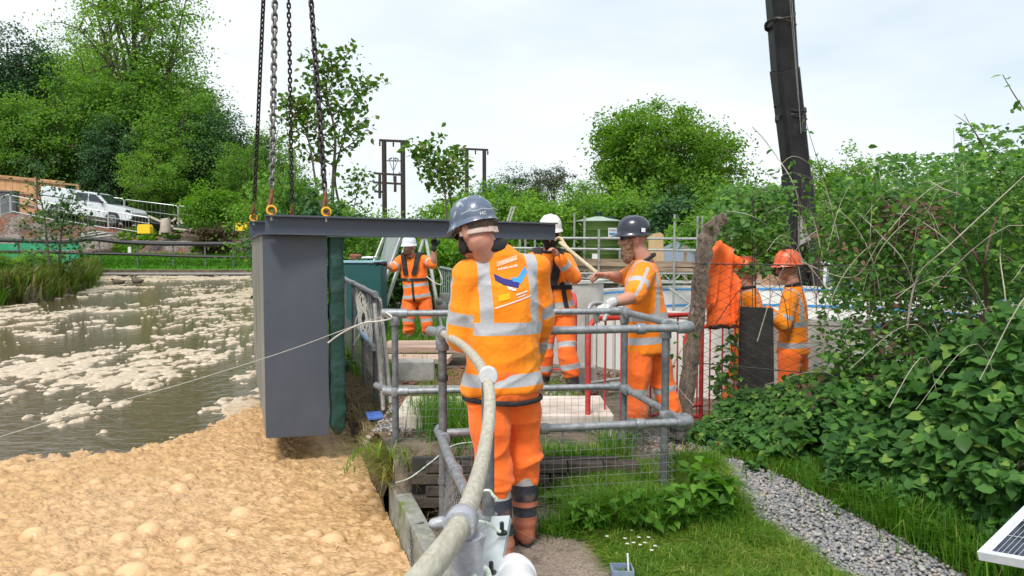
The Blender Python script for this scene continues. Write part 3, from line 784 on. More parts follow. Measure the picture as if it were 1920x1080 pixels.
def person(name_label, root_xy, j, face, up=(0, 0, 1), girth=1.0, voxel=.012, jm=None, tm=None, hm=None, gloves=None, beard=None, boot=None,
           sleeve=1.0, hands=None, lat_sh=None, hem=0.03, group='workers in orange hi-vis clothing', boot_h=.33, hem_black=False, glass=True,
           fold=.007, strap=False, collar=None, neckw=1.1, belly=0.0, hs=1.0, hsc=.96):
    rz = min(j['anL'][2], j['anR'][2]) - 0.085
    root = empty('person', (root_xy[0], root_xy[1], rz), name_label, 'person', group)
    J = {k: Vector(v) for k, v in j.items()}
    latS = (J['shR'] - J['shL']).normalized(); latH = (J['hipR'] - J['hipL']).normalized()
    pel = (J['hipL'] + J['hipR']) / 2 + Vector((0, 0, .03)); sm = (J['shL'] + J['shR']) / 2
    neck = J['neck']; head = J['head']; fw = Vector(face).normalized(); uph = Vector(up).normalized()
    uph = (uph - fw * uph.dot(fw)).normalized(); rt = fw.cross(uph)
    HR = Matrix((rt, fw, uph)).transposed()
    def torso(mb, inf, lo, g=girth, top=True):
        st = []
        L = [(-lo, .172, .118), (0.0, .175, .122), (.22, .158, .112 + belly), (.45, .158, .11 + belly * .8), (.7, .17, .115), (.88, .165, .108)]
        for t, a, b in L:
            p = pel.lerp(sm, t) if t > 0 else pel + (pel - sm).normalized() * (-t)
            st.append((p, (a * g + inf), (b * g + inf), latH.lerp(latS, max(0, min(1, t)))))
        p = sm.lerp(neck, .45); st.append((p, .10 * g + inf, .075 * g + inf, latS))
        if top: st.append((neck, .062 + inf * .8, .062 + inf * .8, latS))
        mb.tube([q[0] for q in st], [q[1] for q in st], 24, b=[q[2] for q in st], lat=[q[3] for q in st])
        for s_ in ('L', 'R'):
            inn = sm.lerp(J['sh' + s_], .35); mb.cap(inn + Vector((0, 0, .01)), J['sh' + s_] - Vector((0, 0, .0)), .07 * g + inf * .8, .064 * g + inf * .8, 14, 4)
    # ---- body: one continuous surface
    mb = MB(); torso(mb, -.012, .05)
    mb.cap(neck - Vector((0, 0, .04)), head - uph * .05 - fw * .022, .061 * neckw, .058 * neckw, 14, 3)
    mb.ell(head + uph * .02 - fw * .008, (.079 * hs, .1 * hs, .108 * hs), HR, 22, 16)
    mb.ell(head - uph * .045 + fw * .03, (.06 * hs, .066 * hs, .066 * hs), HR, 16, 12)
    mb.ell(head - uph * .1 + fw * .066, (.028, .024, .02), HR, 10, 8)
    mb.tube([head + fw * .088 + uph * .012, head + fw * .105 - uph * .012, head + fw * .116 - uph * .034, head + fw * .09 - uph * .045], [.011, .013, .018, .012], 8)
    mb.ell(head + fw * .082 + uph * .03, (.052, .018, .012), HR)
    mb.ell(head + fw * .088 - uph * .066, (.024, .012, .008), HR)
    mb.ell(head + fw * .086 - uph * .078, (.02, .012, .007), HR)
    for sx in (-1, 1):
        mb.ell(head + rt * sx * .08 * hs - fw * .012 - uph * .012, (.012, .022, .036), HR, 10, 8)
        mb.ell(head + rt * sx * .088 * hs - fw * .018 + uph * .004, (.01, .016, .022), HR, 10, 8)
    for s_, th in (('L', 1), ('R', -1)):
        a, e, w = J['sh' + s_], J['el' + s_], J['wr' + s_]
        mb.cap(a, e, .05 * girth, .041 * girth, 12, 3); 
        m1 = e.lerp(w, .3); mb.cap(e, m1, .041 * girth, .043 * girth, 12, 3); mb.cap(m1, w, .043 * girth, .027, 12, 3)
        hd = (hands or {}).get(s_)
        if hd is None: hd = ((w - e).normalized(), latS * (1 if s_ == 'L' else -1), .55)
        hand(mb, w, hd[0], hd[1], hd[3] if len(hd) > 3 else th, hd[2])
        h, k, an = J['hip' + s_], J['kn' + s_], J['an' + s_]
        mb.cap(h, k, .078, .055, 12, 3); mb.cap(k, an, .052, .036, 12, 3); mb.cap(an, an + Vector((0, 0, -.03)), .036, .036)
    me = remesh(mb, .0075 if voxel < .013 else .0095, 3)
    body = link('body', me, skin, root)
    # ---- garments
    mb = MB(); torso(mb, .014, hem)
    for s_ in ('L', 'R'):
        a, e, w = J['sh' + s_], J['el' + s_], J['wr' + s_]
        sl = sleeve[0 if s_ == 'L' else 1] if isinstance(sleeve, (tuple, list)) else sleeve
        up_n = min(1.0, sl * 2); mb.cap(a, a.lerp(e, up_n), .073 * girth, .066 * girth, 16, 4)
        if sl > .5: mb.cap(e, e.lerp(w, (sl - .5) * 2 * .97), .065 * girth, .05 * girth, 16, 2)
    me = remesh(mb, voxel, 5)
    P = coords(me); ax = np.array((sm - pel).normalized()); T = (P - np.array(pel)) @ ax
    tl = (sm - pel).length; wL = np.clip(T / tl, 0, 1)[:, None]; lat = np.array(latH) * (1 - wL) + np.array(latS) * wL; lat /= np.linalg.norm(lat, axis=1)[:, None]
    tx = np.sum((P - np.array(pel) - T[:, None] * ax) * lat, 1); Y = T.copy(); A = np.full((len(P), 3), -1.0)
    for s_, sg in (('L', -1), ('R', 1)):
        a, e, w = (np.array(J[k + s_]) for k in ('sh', 'el', 'wr'))
        d1, t1, L1 = segdist(P, a, e); d2, t2, L2 = segdist(P, e, w)
        use2 = d2 < d1; d = np.minimum(d1, d2); t = np.where(use2, L1 + t2, t1)
        out = (tx * sg > .19 * girth) | (use2 & (d < .09 * girth) & (t2 > .03)) | ((t1 > .1) & (d1 < .095 * girth) & (tx * sg > .12)) | ((t > .12) & (d < .08 * girth) & (T > .12) & ~((np.abs(tx) < .13)))
        out &= d < .13
        side = np.array(latS) * sg; axd = (e - a) / L1; perp = np.cross(axd, side); perp /= np.linalg.norm(perp) + 1e-9
        mid = a + axd * t1[:, None]
        A[out, 0] = t[out]; A[out, 1] = ((P - mid) @ perp)[out]; A[out, 2] = np.where(((P - mid) @ side)[out] > 0, 1, -1)
        Y[out] = 99
    tx2 = np.where(Y > 50, 9, tx)
    setattr_(me, 'tc', np.stack([tx2, Y, T * 0], 1)); setattr_(me, 'ac', A)
    N = vnormals(me)
    Q = P.copy(); Q[:, 2] *= 1.0
    dsp = ridges(Q, 3 + int(abs(root_xy[0] * 31)), 4.5) * fold + ridges(Q * np.array([1, 1, 2.2]), 8, 5.5) * fold * .7
    flare = np.clip((.08 - T) / .12, 0, 1) * .012
    setco(me, P + N * (dsp + flare)[:, None])
    jk = link('jacket', me, jm, root)
    # trousers
    mb = MB()
    mb.tube([pel + Vector((0, 0, .1)), pel + Vector((0, 0, .03)), pel - Vector((0, 0, .06))], [.165 * girth, .178 * girth, .175 * girth], 20, b=[.115 * girth, .13 * girth, .125 * girth], lat=latH)
    for s_ in ('L', 'R'):
        h, k, an = J['hip' + s_], J['kn' + s_], J['an' + s_]
        mb.cap(h + Vector((0, 0, -.02)), h.lerp(k, .45), .102 * girth, .096 * girth, 16, 4); mb.cap(h.lerp(k, .45), k, .096 * girth, .085, 16, 3)
        e = k.lerp(an, .36 if boot_h > .35 else .58); mb.cap(k, k.lerp(e, .6), .085, .09, 16, 3); mb.cap(k.lerp(e, .6), e, .09, .078, 16, 2)
    me = remesh(mb, voxel, 5); P = coords(me); A = np.full((len(P), 3), -1.0)
    best = np.full(len(P), 9.0)
    for s_ in ('L', 'R'):
        h, k, an = (np.array(J[q + s_]) for q in ('hip', 'kn', 'an'))
        d1, t1, L1 = segdist(P, h, k); d2, t2, L2 = segdist(P, k, an); d = np.minimum(d1, d2); t = np.where(d2 < d1, L1 + t2, t1)
        u = d < best; best[u] = d[u]; A[u, 0] = t[u]; A[u, 1] = 9
    setattr_(me, 'ac', A); setattr_(me, 'tc', np.full((len(P), 3), 99.0))
    N = vnormals(me); kk = np.clip((A[:, 0] - .18) / .3, 0, 1)
    dsp = ridges(P * np.array([1, 1, 1.9]), 21, 5.0) * fold * (1 + 1.2 * kk) + ridges(P * np.array([1, 1, 3.0]), 28, 4.0) * fold * 1.1 * kk
    setco(me, P + N * dsp[:, None]); link('trousers', me, tm, root)
    # boots
    for s_ in ('L', 'R'):
        k, an = J['kn' + s_], J['an' + s_]; fd = Vector(J.get('toe' + s_, an + fw * .16)) - an; fd.z = 0
        fd = fd.normalized() if fd.length > 1e-3 else Vector((0, 1, 0)); g = an.z - .085; lt = fd.cross(Vector((0, 0, 1)))
        mb = MB(); sh = (k - an).normalized(); top = an + sh * (boot_h - .085)
        mb.tube([Vector((an.x, an.y, g + .03)) - fd * .015, an - fd * .01, an.lerp(top, .35), an.lerp(top, .8), top], [.05, .054, .064, .074, .075], 18, b=[.052, .058, .066, .074, .075], lat=lt)
        mb.tube([Vector((an.x, an.y, g + .05)) - fd * .065, Vector((an.x, an.y, g + .055)) - fd * .03, Vector((an.x, an.y, g + .06)) + fd * .06, Vector((an.x, an.y, g + .048)) + fd * .13, Vector((an.x, an.y, g + .04)) + fd * .195],
                [.034, .043, .046, .05, .032], 14, b=[.04, .05, .048, .04, .026], lat=lt)
        me = remesh(mb, .009, 3); P = coords(me); N = vnormals(me)
        Z = P[:, 2] - g
        dsp = .004 * ((Z > .205) & (Z < .22)) + .0035 * (np.abs(Z - .12) < .012) + ridges(P * np.array([1, 1, 2.5]), 5, 6) * .003
        P = P + N * dsp[:, None]; P[:, 2] = np.maximum(P[:, 2], g + .004)
        setco(me, P); setattr_(me, 'bz', Z / boot_h); bo = link('boot', me, boot, root)
        mb = MB(); out = []
        for i in range(20):
            a = 2 * PI * i / 20; q = Vector((an.x, an.y, 0)) + fd * (.06 + .14 * math.cos(a)) + lt * (.05 * math.sin(a) * (1 + .12 * math.cos(a)))
            out.append((q.x, q.y))
        mb.prism(out, g, g + .022); so = mb.build('sole', rubber, None, smooth=False); 
        so.data.transform(world_of(bo).inverted()); so.parent = bo
    # helmet, glasses, beard
    hu = (uph * .97 + fw * -.05).normalized()
    hl, R_, hc = helmet('helmet', head + uph * .052 - fw * .008, fw + uph * .06, hu, hm, root, s=hsc)
    if glass:
        mb = MB(); pts = [head + rt * x + fw * y + uph * .005 for x, y in ((-.084, .0), (-.08, .05), (-.062, .086), (-.03, .1), (0, .103), (.03, .1), (.062, .086), (.08, .05), (.084, .0))]
        mb.tube([pts[0], pts[1]], .004, 6); mb.tube([pts[-2], pts[-1]], .004, 6)
        mb.tube(pts[1:-1], [.006, .016, .019, .012, .019, .016, .006], 8, b=[.004] * 7, lat=uph)
        mb.build('safety_glasses', lens_m, root, smooth=True)
    if beard:
        bm_, ln = beard; mb = MB()
        mb.ell(head - uph * .085 + fw * .05 - uph * ln * .3, (.062, .052, .04 + ln * .5), HR, 16, 12)
        mb.ell(head - uph * .06 + fw * .04, (.066, .06, .045), HR, 16, 12)
        for sx in (-1, 1): mb.cap(head + rt * sx * .066 + fw * .034 - uph * .012, head + rt * sx * .05 + fw * .05 - uph * .075, .015, .024)
        me = remesh(mb, .007, 2); P = coords(me); N = vnormals(me); setco(me, P + N * ((vnoise3(P * 60, 4) - .4) * .012)[:, None]); link('beard', me, bm_, root)
    if strap:
        mb = MB(); pts = []
        for i in range(13):
            a = math.radians(-100 + 200 * i / 12); pts.append(head + rt * (math.sin(a) * .087) - fw * (math.cos(a) * .108) - uph * (.012 + .012 * math.cos(a)))
        mb.tube(pts, .013, 8, b=.003, lat=uph); mb.box(pts[7] - fw * .004, (.05, .01, .03), HR); mb.box(pts[6] - fw * .004, (.03, .012, .026), HR)
        mb.build('headband', strap_m, root, bevel=.001)
        mb = MB(); me2 = MB()
        mb.ell(head + uph * .028 - fw * .012, (.082, .103, .1), HR, 24, 16)
        me_ = mb.mesh('hair', True); b = bmesh.new(); b.from_mesh(me_)
        hp = world_of(root)
        kill = [v for v in b.verts if (v.co - head).dot(uph) < -.02 - .0 or ((v.co - head).dot(fw) > .03)]
        bmesh.ops.delete(b, geom=kill, context='VERTS'); b.to_mesh(me_); b.free(); link('hair', me_, hair_m, root)
    if gloves:
        for s_, gm in gloves.items():
            w, e = J['wr' + s_], J['el' + s_]; hd = (hands or {}).get(s_) or ((w - e).normalized(), latS, .55); mb = MB()
            th = 1 if s_ == 'L' else -1
            hand(mb, w, hd[0], hd[1], hd[3] if len(hd) > 3 else th, hd[2], 1.06, 1.3); mb.cap(w - Vector(hd[0]).normalized() * .03, w, .036, .034)
            me = remesh(mb, .005, 2); P = coords(me); N = vnormals(me); setco(me, P + N * .003); link('glove', me, gm, root)
    # collar, hem lining
    mb = MB(); cp = []
    nd = (head - neck).normalized(); cr_ = .098 if hem_black else .08
    for i in range(24):
        a = 2 * PI * i / 24; cp.append(neck + nd * (.022 if hem_black else .004) + latS * (math.cos(a) * cr_) + latS.cross(nd) * (-math.sin(a) * cr_))
    mb.tube(cp, .011 if hem_black else .008, 8, closed=True, b=.03 if hem_black else .014, lat=[(p - neck).normalized() for p in cp])
    mb.build('collar', collar or black_cloth, root, smooth=True)
    if hem_black:
        mb = MB(); p0 = pel + (pel - sm).normalized() * (hem + .035); hp_ = []
        for i in range(40):
            a = 2 * PI * i / 40
            hp_.append(p0 + latH * (math.cos(a) * (.172 * girth + .014)) + latH.cross(Vector((0, 0, 1))) * (math.sin(a) * (.118 * girth + .014)) - Vector((0, 0, .012 * (1 - abs(math.cos(a))))))
        mb.tube(hp_, .012, 8, closed=True, b=.013, lat=[(p - p0).normalized() for p in hp_]); mb.build('jacket_lining', black_cloth, root, smooth=True)
    return root, jk, J, (R_, hc)

def ribbon(surf, pts, w, name, m, parent, off=.006, steps=8, thick=.004):
    """a strap laid over a garment: follows its surface"""
    P = surf.data; M_ = world_of(surf); bv = BVHTree.FromPolygons([M_ @ v.co for v in P.vertices], [tuple(p.vertices) for p in P.polygons])
    path = curve(pts, steps); out = []
    for p in path:
        r = bv.find_nearest(p); out.append((r[0] + r[1] * off, r[1]))
    V = []; F = []
    for i, (p, nn) in enumerate(out):
        d = out[min(i + 1, len(out) - 1)][0] - out[max(i - 1, 0)][0]; sd_ = d.cross(nn).normalized()
        V += [p - sd_ * w / 2, p + sd_ * w / 2, p + sd_ * w / 2 + nn * thick, p - sd_ * w / 2 + nn * thick]
    for i in range(len(out) - 1):
        for k in range(4): F.append((i * 4 + k, i * 4 + (k + 1) % 4, i * 4 + 4 + (k + 1) % 4, i * 4 + 4 + k))
    F += [(0, 1, 2, 3), (len(V) - 1, len(V) - 2, len(V) - 3, len(V) - 4)]
    mb = MB(); mb.add(V, F); return mb.build(name, m, parent)
def decal(surf, shapes, origin, ux, uy, nrm, name, parent, off=.003, sc=1.0):
    """flat print: 2-D outlines (metres) in colours, laid on the cloth by casting against it"""
    M_ = world_of(surf); bv = BVHTree.FromPolygons([M_ @ v.co for v in surf.data.vertices], [tuple(p.vertices) for p in surf.data.polygons])
    origin = Vector(origin); ux = Vector(ux).normalized(); nrm = Vector(nrm).normalized(); uy = Vector(uy).normalized()
    for nm, m, tris in shapes:
        V = []; F = []
        for poly in tris:
            k = len(V)
            for (x, y) in poly:
                x, y = x * sc, y * sc; p = origin + ux * x + uy * y; h = bv.ray_cast(p + nrm * .3, -nrm)
                q = h[0] + nrm * off if h[0] is not None else p
                V.append(q)
            F.append(tuple(range(k, len(V))))
        mb = MB(); mb.add(V, F); o = mb.build(nm, m, None, fix=False)
        if nm == 'logo_lettering': o['kind'] = 'stuff'
        o.data.transform(world_of(parent).inverted()); o.parent = parent
def quadgrid(x0, y0, x1, y1, n=4, sk=0.0):
    """a bar cut into short cells so that it can follow the cloth"""
    return [[(x0 + (x1 - x0) * i / n, y0 + sk * i / n), (x0 + (x1 - x0) * (i + 1) / n, y0 + sk * (i + 1) / n),
             (x0 + (x1 - x0) * (i + 1) / n, y1 + sk * (i + 1) / n), (x0 + (x1 - x0) * i / n, y1 + sk * i / n)] for i in range(n)]
def textpolys(txt, size, x, y, sk=0.0):
    cu = bpy.data.curves.new('t', 'FONT'); cu.body = txt; cu.size = size; cu.align_x = 'CENTER'; cu.resolution_u = 2
    o = bpy.data.objects.new('t', cu); C.objects.link(o); dg = bpy.context.evaluated_depsgraph_get(); dg.update()
    me = bpy.data.meshes.new_from_object(o.evaluated_get(dg)); b = bmesh.new(); b.from_mesh(me); bmesh.ops.triangulate(b, faces=b.faces)
    out = [[(v.co.x + x, v.co.y + y + sk * v.co.x) for v in f.verts] for f in b.faces]; b.free(); bpy.data.objects.remove(o); return out

OR1, OR2 = (1.0, .235, .008), (1.0, .31, .012)
OT1, OT2 = (.9, .15, .02), (1.0, .19, .03)
tm_plain = hivis_mat('orange_trousers', OT1, OT2, (), .03, dirt=.3)
tm_bands = hivis_mat('orange_trousers_taped', OT1, OT2, (), .03, legs=(.33, .56), dirt=.4)
def boot_mat(name, stops):
    m, n, b = nt(name); a = n.nodes.new('ShaderNodeAttribute'); a.attribute_name = 'bz'; r = n.nodes.new('ShaderNodeValToRGB'); r.color_ramp.interpolation = 'CONSTANT'
    while len(r.color_ramp.elements) < len(stops): r.color_ramp.elements.new(.5)
    for e, (p, c) in zip(r.color_ramp.elements, stops): e.position = p; e.color = (*c, 1)
    t = n.nodes.new('ShaderNodeTexCoord'); x = n.nodes.new('ShaderNodeTexNoise'); x.inputs['Scale'].default_value = 13; x.inputs['Detail'].default_value = 8
    n.links.new(t.outputs['Object'], x.inputs['Vector']); q = n.nodes.new('ShaderNodeMapRange'); q.inputs['From Min'].default_value = .5; q.inputs['From Max'].default_value = .66; q.inputs['To Max'].default_value = .7
    n.links.new(x.outputs['Fac'], q.inputs[0]); k = n.nodes.new('ShaderNodeMixRGB'); n.links.new(q.outputs[0], k.inputs[0]); n.links.new(r.outputs[0], k.inputs[1]); k.inputs[2].default_value = (.2, .13, .095, 1)
    n.links.new(a.outputs['Fac'], r.inputs[0]); n.links.new(k.outputs[0], b.inputs['Base Color']); b.inputs['Roughness'].default_value = .6; return m
bt_fg = boot_mat('rigger_boots', ((0, (.3, .1, .055)), (.12, (.42, .13, .07)), (.42, (.03, .035, .05)), (.56, (.42, .13, .07)), (.63, (.025, .03, .045)), (.86, (.4, .4, .38))))
bt_grey = boot_mat('muddy_grey_boots', ((0, (.09, .085, .08)), (.3, (.035, .035, .04)), (.85, (.16, .09, .06))))
bt_tan = boot_mat('tan_boots', ((0, (.17, .1, .065)), (.5, (.2, .12, .08)), (.86, (.12, .13, .13))))
h_blue = mat('scuffed_blue_helmet', (.07, .1, .16), (.11, .145, .21), 9, 0.4, c3=(.38, .42, .46), s3=14, t3=.56, w3=.05, coat=.3)
h_navy = mat('navy_helmet', (.012, .016, .03), (.02, .024, .04), 9, 0.25, coat=.4)
h_white = mat('white_helmet', (.74, .72, .66), (.82, .8, .76), 7, 0.35)
h_blwh = mat('blue_white_helmet', (.55, .62, .72), (.78, .8, .82), 6, 0.4, c3=(.1, .12, .2), s3=16, t3=.6)
h_or = mat('orange_helmet', (.9, .13, .05), (.95, .2, .09), 9, 0.4)
logo_navy = mat('print_navy', (.03, .025, .2)); logo_sky = mat('print_sky_blue', (.07, .36, .85)); logo_w = mat('print_white', (.85, .78, .72)); logo_y = mat('print_yellow', (1, .5, .0))
logo_pale = mat('print_worn_white', (.95, .52, .3))

# ---- 1: the man in the foreground, seen from behind
jm = hivis_mat('orange_jacket', OR1, OR2, (.045, .30), .031, (.125, .29), arm=(.215, .41), ahw=.033, stripe=True, dirt=.06)
J1 = dict(head=W(889, 434, 3.70), neck=W(917, 466, 3.73), shL=W(882, 517, 3.72), shR=W(1001, 506, 3.83), elL=W(866, 630, 3.74), elR=W(1012, 612, 3.93),
          wrL=W(905, 655, 3.85), wrR=W(1000, 672, 4.1), hipL=W(915, 736, 3.72), hipR=W(970, 733, 3.80), knL=W(921, 850, 3.66), knR=W(981, 822, 3.84),
          anL=W(942, 1032, 3.56), anR=W(985, 1000, 3.84), toeL=W(915, 1040, 3.72), toeR=W(975, 990, 4.05))
for k_ in ('anL', 'anR'): J1[k_].z = .087
p1, jk1, JJ, (R1, hc1) = person('man in orange jacket and blue-grey helmet seen from behind, nearest the camera by the handrail', (J1['anR'].x, J1['anR'].y), J1,
    (-.72, .62, -.30), girth=1.12, voxel=.009, jm=jm, tm=tm_plain, hm=h_blue, boot=bt_fg, sleeve=1.0, hem=.02, hem_black=True, strap=True,
    neckw=1.22, hsc=.92, beard=(dkbeard_m, -.03), fold=.0125, boot_h=.38, hands={'L': ((.3, .9, -.2), (.6, -.2, -.6), .7), 'R': ((-.2, .8, -.5), (-.9, -.2, -.3), .6)})
lx = (JJ['shR'] - JJ['shL']).normalized(); nb = Vector((lx.y, -lx.x, 0)).normalized(); up_ = Vector((0, 0, 1)); tilt = up_ + lx * .0
o_ = W(967, 527, 3.6); sk = .12
SC = 1.3
def marks(x0, x1, y, h, n, seed):
    """a row of print worn past reading: uneven upright strokes"""
    r = random.Random(seed); out = []; w = (x1 - x0) / n
    for i in range(n):
        a = x0 + i * w; hh = h * r.uniform(.6, 1); o = .1 * a
        out.append([(a, y + o), (a + w * r.uniform(.45, .8), y + o), (a + w * r.uniform(.45, .8), y + o + hh), (a, y + o + hh)])
    return out
def rotp(polys, a):
    return [[(x * math.cos(a) - y * math.sin(a), x * math.sin(a) + y * math.cos(a)) for x, y in p] for p in polys]
decal(jk1, [
    ('logo_dark_arm', logo_navy, rotp([[(-.066, .034), (-.03, .012), (-.034, -.012), (-.062, .008)], [(-.03, .012), (.0, .002), (-.006, -.022), (-.034, -.012)], [(0, .002), (.03, -.012), (.022, -.03), (-.006, -.022)]], .03)),
    ('logo_light_arm', logo_sky, rotp([[(.024, .008), (.062, .046), (.072, .024), (.036, -.016)], [(-.004, .012), (.024, .008), (.036, -.016), (.01, -.014)]], .03)),
    ('logo_fingers', logo_w, rotp([[(-.022, -.018), (.0, -.026), (.004, -.034), (-.016, -.032)], [(-.004, -.028), (.014, -.032), (.01, -.04), (-.006, -.037)]], .03)),
    ('logo_crest', logo_pale, quadgrid(-.055, .056, .03, .075, 5, .02)),
    ('logo_lettering', logo_w, marks(-.05, .03, .048, .009, 14, 2) + marks(-.045, .03, .074, .006, 16, 3)),
    ('logo_yellow_badge', logo_y, quadgrid(-.055, -.074, -.012, -.05, 4, .006)),
    ('logo_strapline', logo_w, quadgrid(-.07, -.1, .078, -.095, 10, .034) + quadgrid(.012, -.058, .06, -.052, 4, .01) + quadgrid(.02, -.068, .055, -.064, 4, .01)),
], o_, lx, (0, 0, 1), nb, 'logo', p1, sc=1.3)
mb = MB(); c_ = hc1 + R1 @ Vector((-.06, -.118, -.003)); 
hb = helmet_mark = MB()
for i in range(-14, 15):
    a = math.radians(-95 + i * 5.0)
    if i < 14:
        a2 = math.radians(-95 + (i + 1) * 5.0)
        def hp(a, z): return hc1 + R1 @ Vector((.1155 * math.cos(a) * 1.035, .137 * math.sin(a) * 1.035, z))
        z0 = .022 + .003 * math.sin(i); hb.add([hp(a, z0), hp(a2, z0 + .001), hp(a2, z0 + .0035), hp(a, z0 + .0035)], [(0, 1, 2, 3)])
hb.build('helmet_trim_line', mat('worn_white_line', (.5, .53, .58)), p1, fix=False)
tp = textpolys('HC', .022, 0, 0); hb = MB()
for poly in tp:
    V = []
    for x, y in poly:
        a = math.radians(-118) + x / .12; V.append(hc1 + R1 @ Vector((.1155 * math.cos(a) * 1.05, .137 * math.sin(a) * 1.05, y - .004)))
    hb.add(V, [tuple(range(len(V)))])
hb.build('helmet_lettering', logo_w, p1, fix=False)

# ---- 2: the bearded man at the far rail
jm2 = hivis_mat('orange_shirt', OR1, (1.0, .29, .02), (.055, .235), .027, (.12, .23), arm=(.17,), ahw=.026, stripe=True, dirt=.12)
J2 = dict(head=W(1188, 447, 5.86), neck=W(1212, 487, 5.86), shL=W(1208, 512, 5.72), shR=W(1202, 508, 6.04), elL=W(1189, 556, 5.50), elR=W(1170, 522, 6.15),
          wrL=W(1143, 570, 5.36), wrR=W(1136, 515, 6.0), hipL=W(1198, 655, 5.78), hipR=W(1226, 655, 5.95), knL=W(1192, 742, 5.75), knR=W(1246, 735, 5.92),
          anL=W(1190, 830, 5.68), anR=W(1272, 815, 5.86), toeL=W(1165, 838, 5.75), toeR=W(1255, 822, 5.95))
J2['anL'].z = .087; J2['anR'].z = .087
p2, jk2, JJ2, (R2, hc2) = person('bearded man in navy helmet and sunglasses, gloved hand on the grey handrail', (J2['anL'].x, J2['anL'].y), J2, (-1, -.03, -.03), girth=1.16,
    voxel=.011, jm=jm2, tm=tm_bands, hm=h_navy, boot=bt_grey, sleeve=(.46, .4), hem=.05, beard=(beard_m, .09), gloves={'L': glove_w}, belly=.03,
    hands={'L': ((-.85, -.2, -.45), (-.2, .1, -1), .75), 'R': ((-1, -.1, .05), (.1, -.3, -1), 1.1)}, fold=.007)
mb = MB(); w_ = J2['wrL'].lerp(J2['elL'], .16); d_ = (J2['elL'] - J2['wrL']).normalized()
ring = [w_ + (Matrix.Rotation(2 * PI * i / 16, 3, d_) @ d_.orthogonal().normalized()) * .036 for i in range(16)]
mb.tube(ring, .012, 8, closed=True, b=.004, lat=d_); mb.build('watch_strap', black_cloth, p2, smooth=True)
wf = (Vector((.1, -.6, .8)) - d_ * Vector((.1, -.6, .8)).dot(d_)).normalized()
mb = MB(); mb.lathe(w_ + wf * .036, [(0.0, 0), (.019, 0), (.019, .008), (.016, .011), (0.0, .011)], 18, R=rot_to(d_, wf)); mb.build('watch_face', silver_m, p2, smooth=True)
mb = MB(); mb.box(hc2 + R2 @ Vector((-.118, -.045, .012)), (.003, .03, .03), R2); mb.build('helmet_sticker', white_p, p2)

# ---- 3: the man whose face is behind the beam
jm3 = hivis_mat('orange_coverall_top', OR1, (1, .24, .03), (.07, .25), .026, None, arm=(.2, .42), ahw=.025, dirt=.25)
tm3 = hivis_mat('orange_coverall_legs', OT1, OT2, (), .03, legs=(.3, .5), dirt=.5)
J3 = dict(head=W(1032, 437, 7.06), neck=W(1029, 470, 7.1), shL=W(1062, 489, 7.1), shR=W(998, 488, 7.12), elL=W(1078, 520, 6.92), elR=W(985, 535, 6.95),
          wrL=W(1048, 484, 6.8), wrR=W(1002, 500, 6.75), hipL=W(1058, 590, 7.1), hipR=W(1024, 590, 7.15), knL=W(1064, 660, 6.98), knR=W(1020, 665, 7.1),
          anL=W(1076, 738, 6.95), anR=W(1019, 736, 7.15), toeL=W(1084, 760, 6.7), toeR=W(1012, 750, 6.95))
J3['anL'].z = .16 + .087; J3['anR'].z = .16 + .087
p3, jk3, JJ3, h3 = person('man in white helmet and black harness standing behind the end of the steel beam', (J3['anL'].x, J3['anL'].y), J3, (-.15, -1, -.12), girth=1.02,
    voxel=.013, jm=jm3, tm=tm3, hm=h_white, boot=bt_grey, sleeve=1.0, beard=(dkbeard_m, .05), fold=.007,
    hands={'L': ((-.5, -.3, .8), (-.6, -.5, -.3), .9), 'R': ((.2, -.5, .8), (.7, -.4, 0), .9)})
# ---- 4: the man with a hand on the cabinet
jm4 = hivis_mat('orange_top_at_back', OR1, OT2, (.03, .2), .024, None, arm=(.17,), ahw=.022, dirt=.35)
J4 = dict(head=W(767, 463, 11.65), neck=W(771, 481, 11.72), shL=W(796, 488, 11.72), shR=W(752, 488, 11.75), elL=W(813, 496, 11.5), elR=W(737, 503, 11.6),
          wrL=W(814, 464, 11.42), wrR=W(718, 494, 11.5), hipL=W(796, 562, 11.72), hipR=W(768, 562, 11.72), knL=W(801, 607, 11.65), knR=W(766, 607, 11.65),
          anL=W(800, 648, 11.7), anR=W(767, 648, 11.7), toeL=W(806, 655, 11.45), toeR=W(760, 655, 11.45))
J4['anL'].z = .0 + .087; J4['anR'].z = .0 + .087
p4, jk4, JJ4, h4 = person('man with lifejacket straps resting his hand on the dark green cabinet', (J4['anL'].x, J4['anL'].y), J4, (-.35, -1, -.05), girth=1.18,
    voxel=.016, jm=jm4, tm=tm_bands, hm=h_blwh, boot=bt_tan, sleeve=(.45, .45), beard=(beard_m, .0), fold=.009, glass=False, belly=.02,
    gloves={'L': black_cloth, 'R': black_cloth}, hands={'L': ((0, -.1, 1), (.2, -1, 0), .9), 'R': ((-1, -.1, .1), (0, 0, -1), .3)})
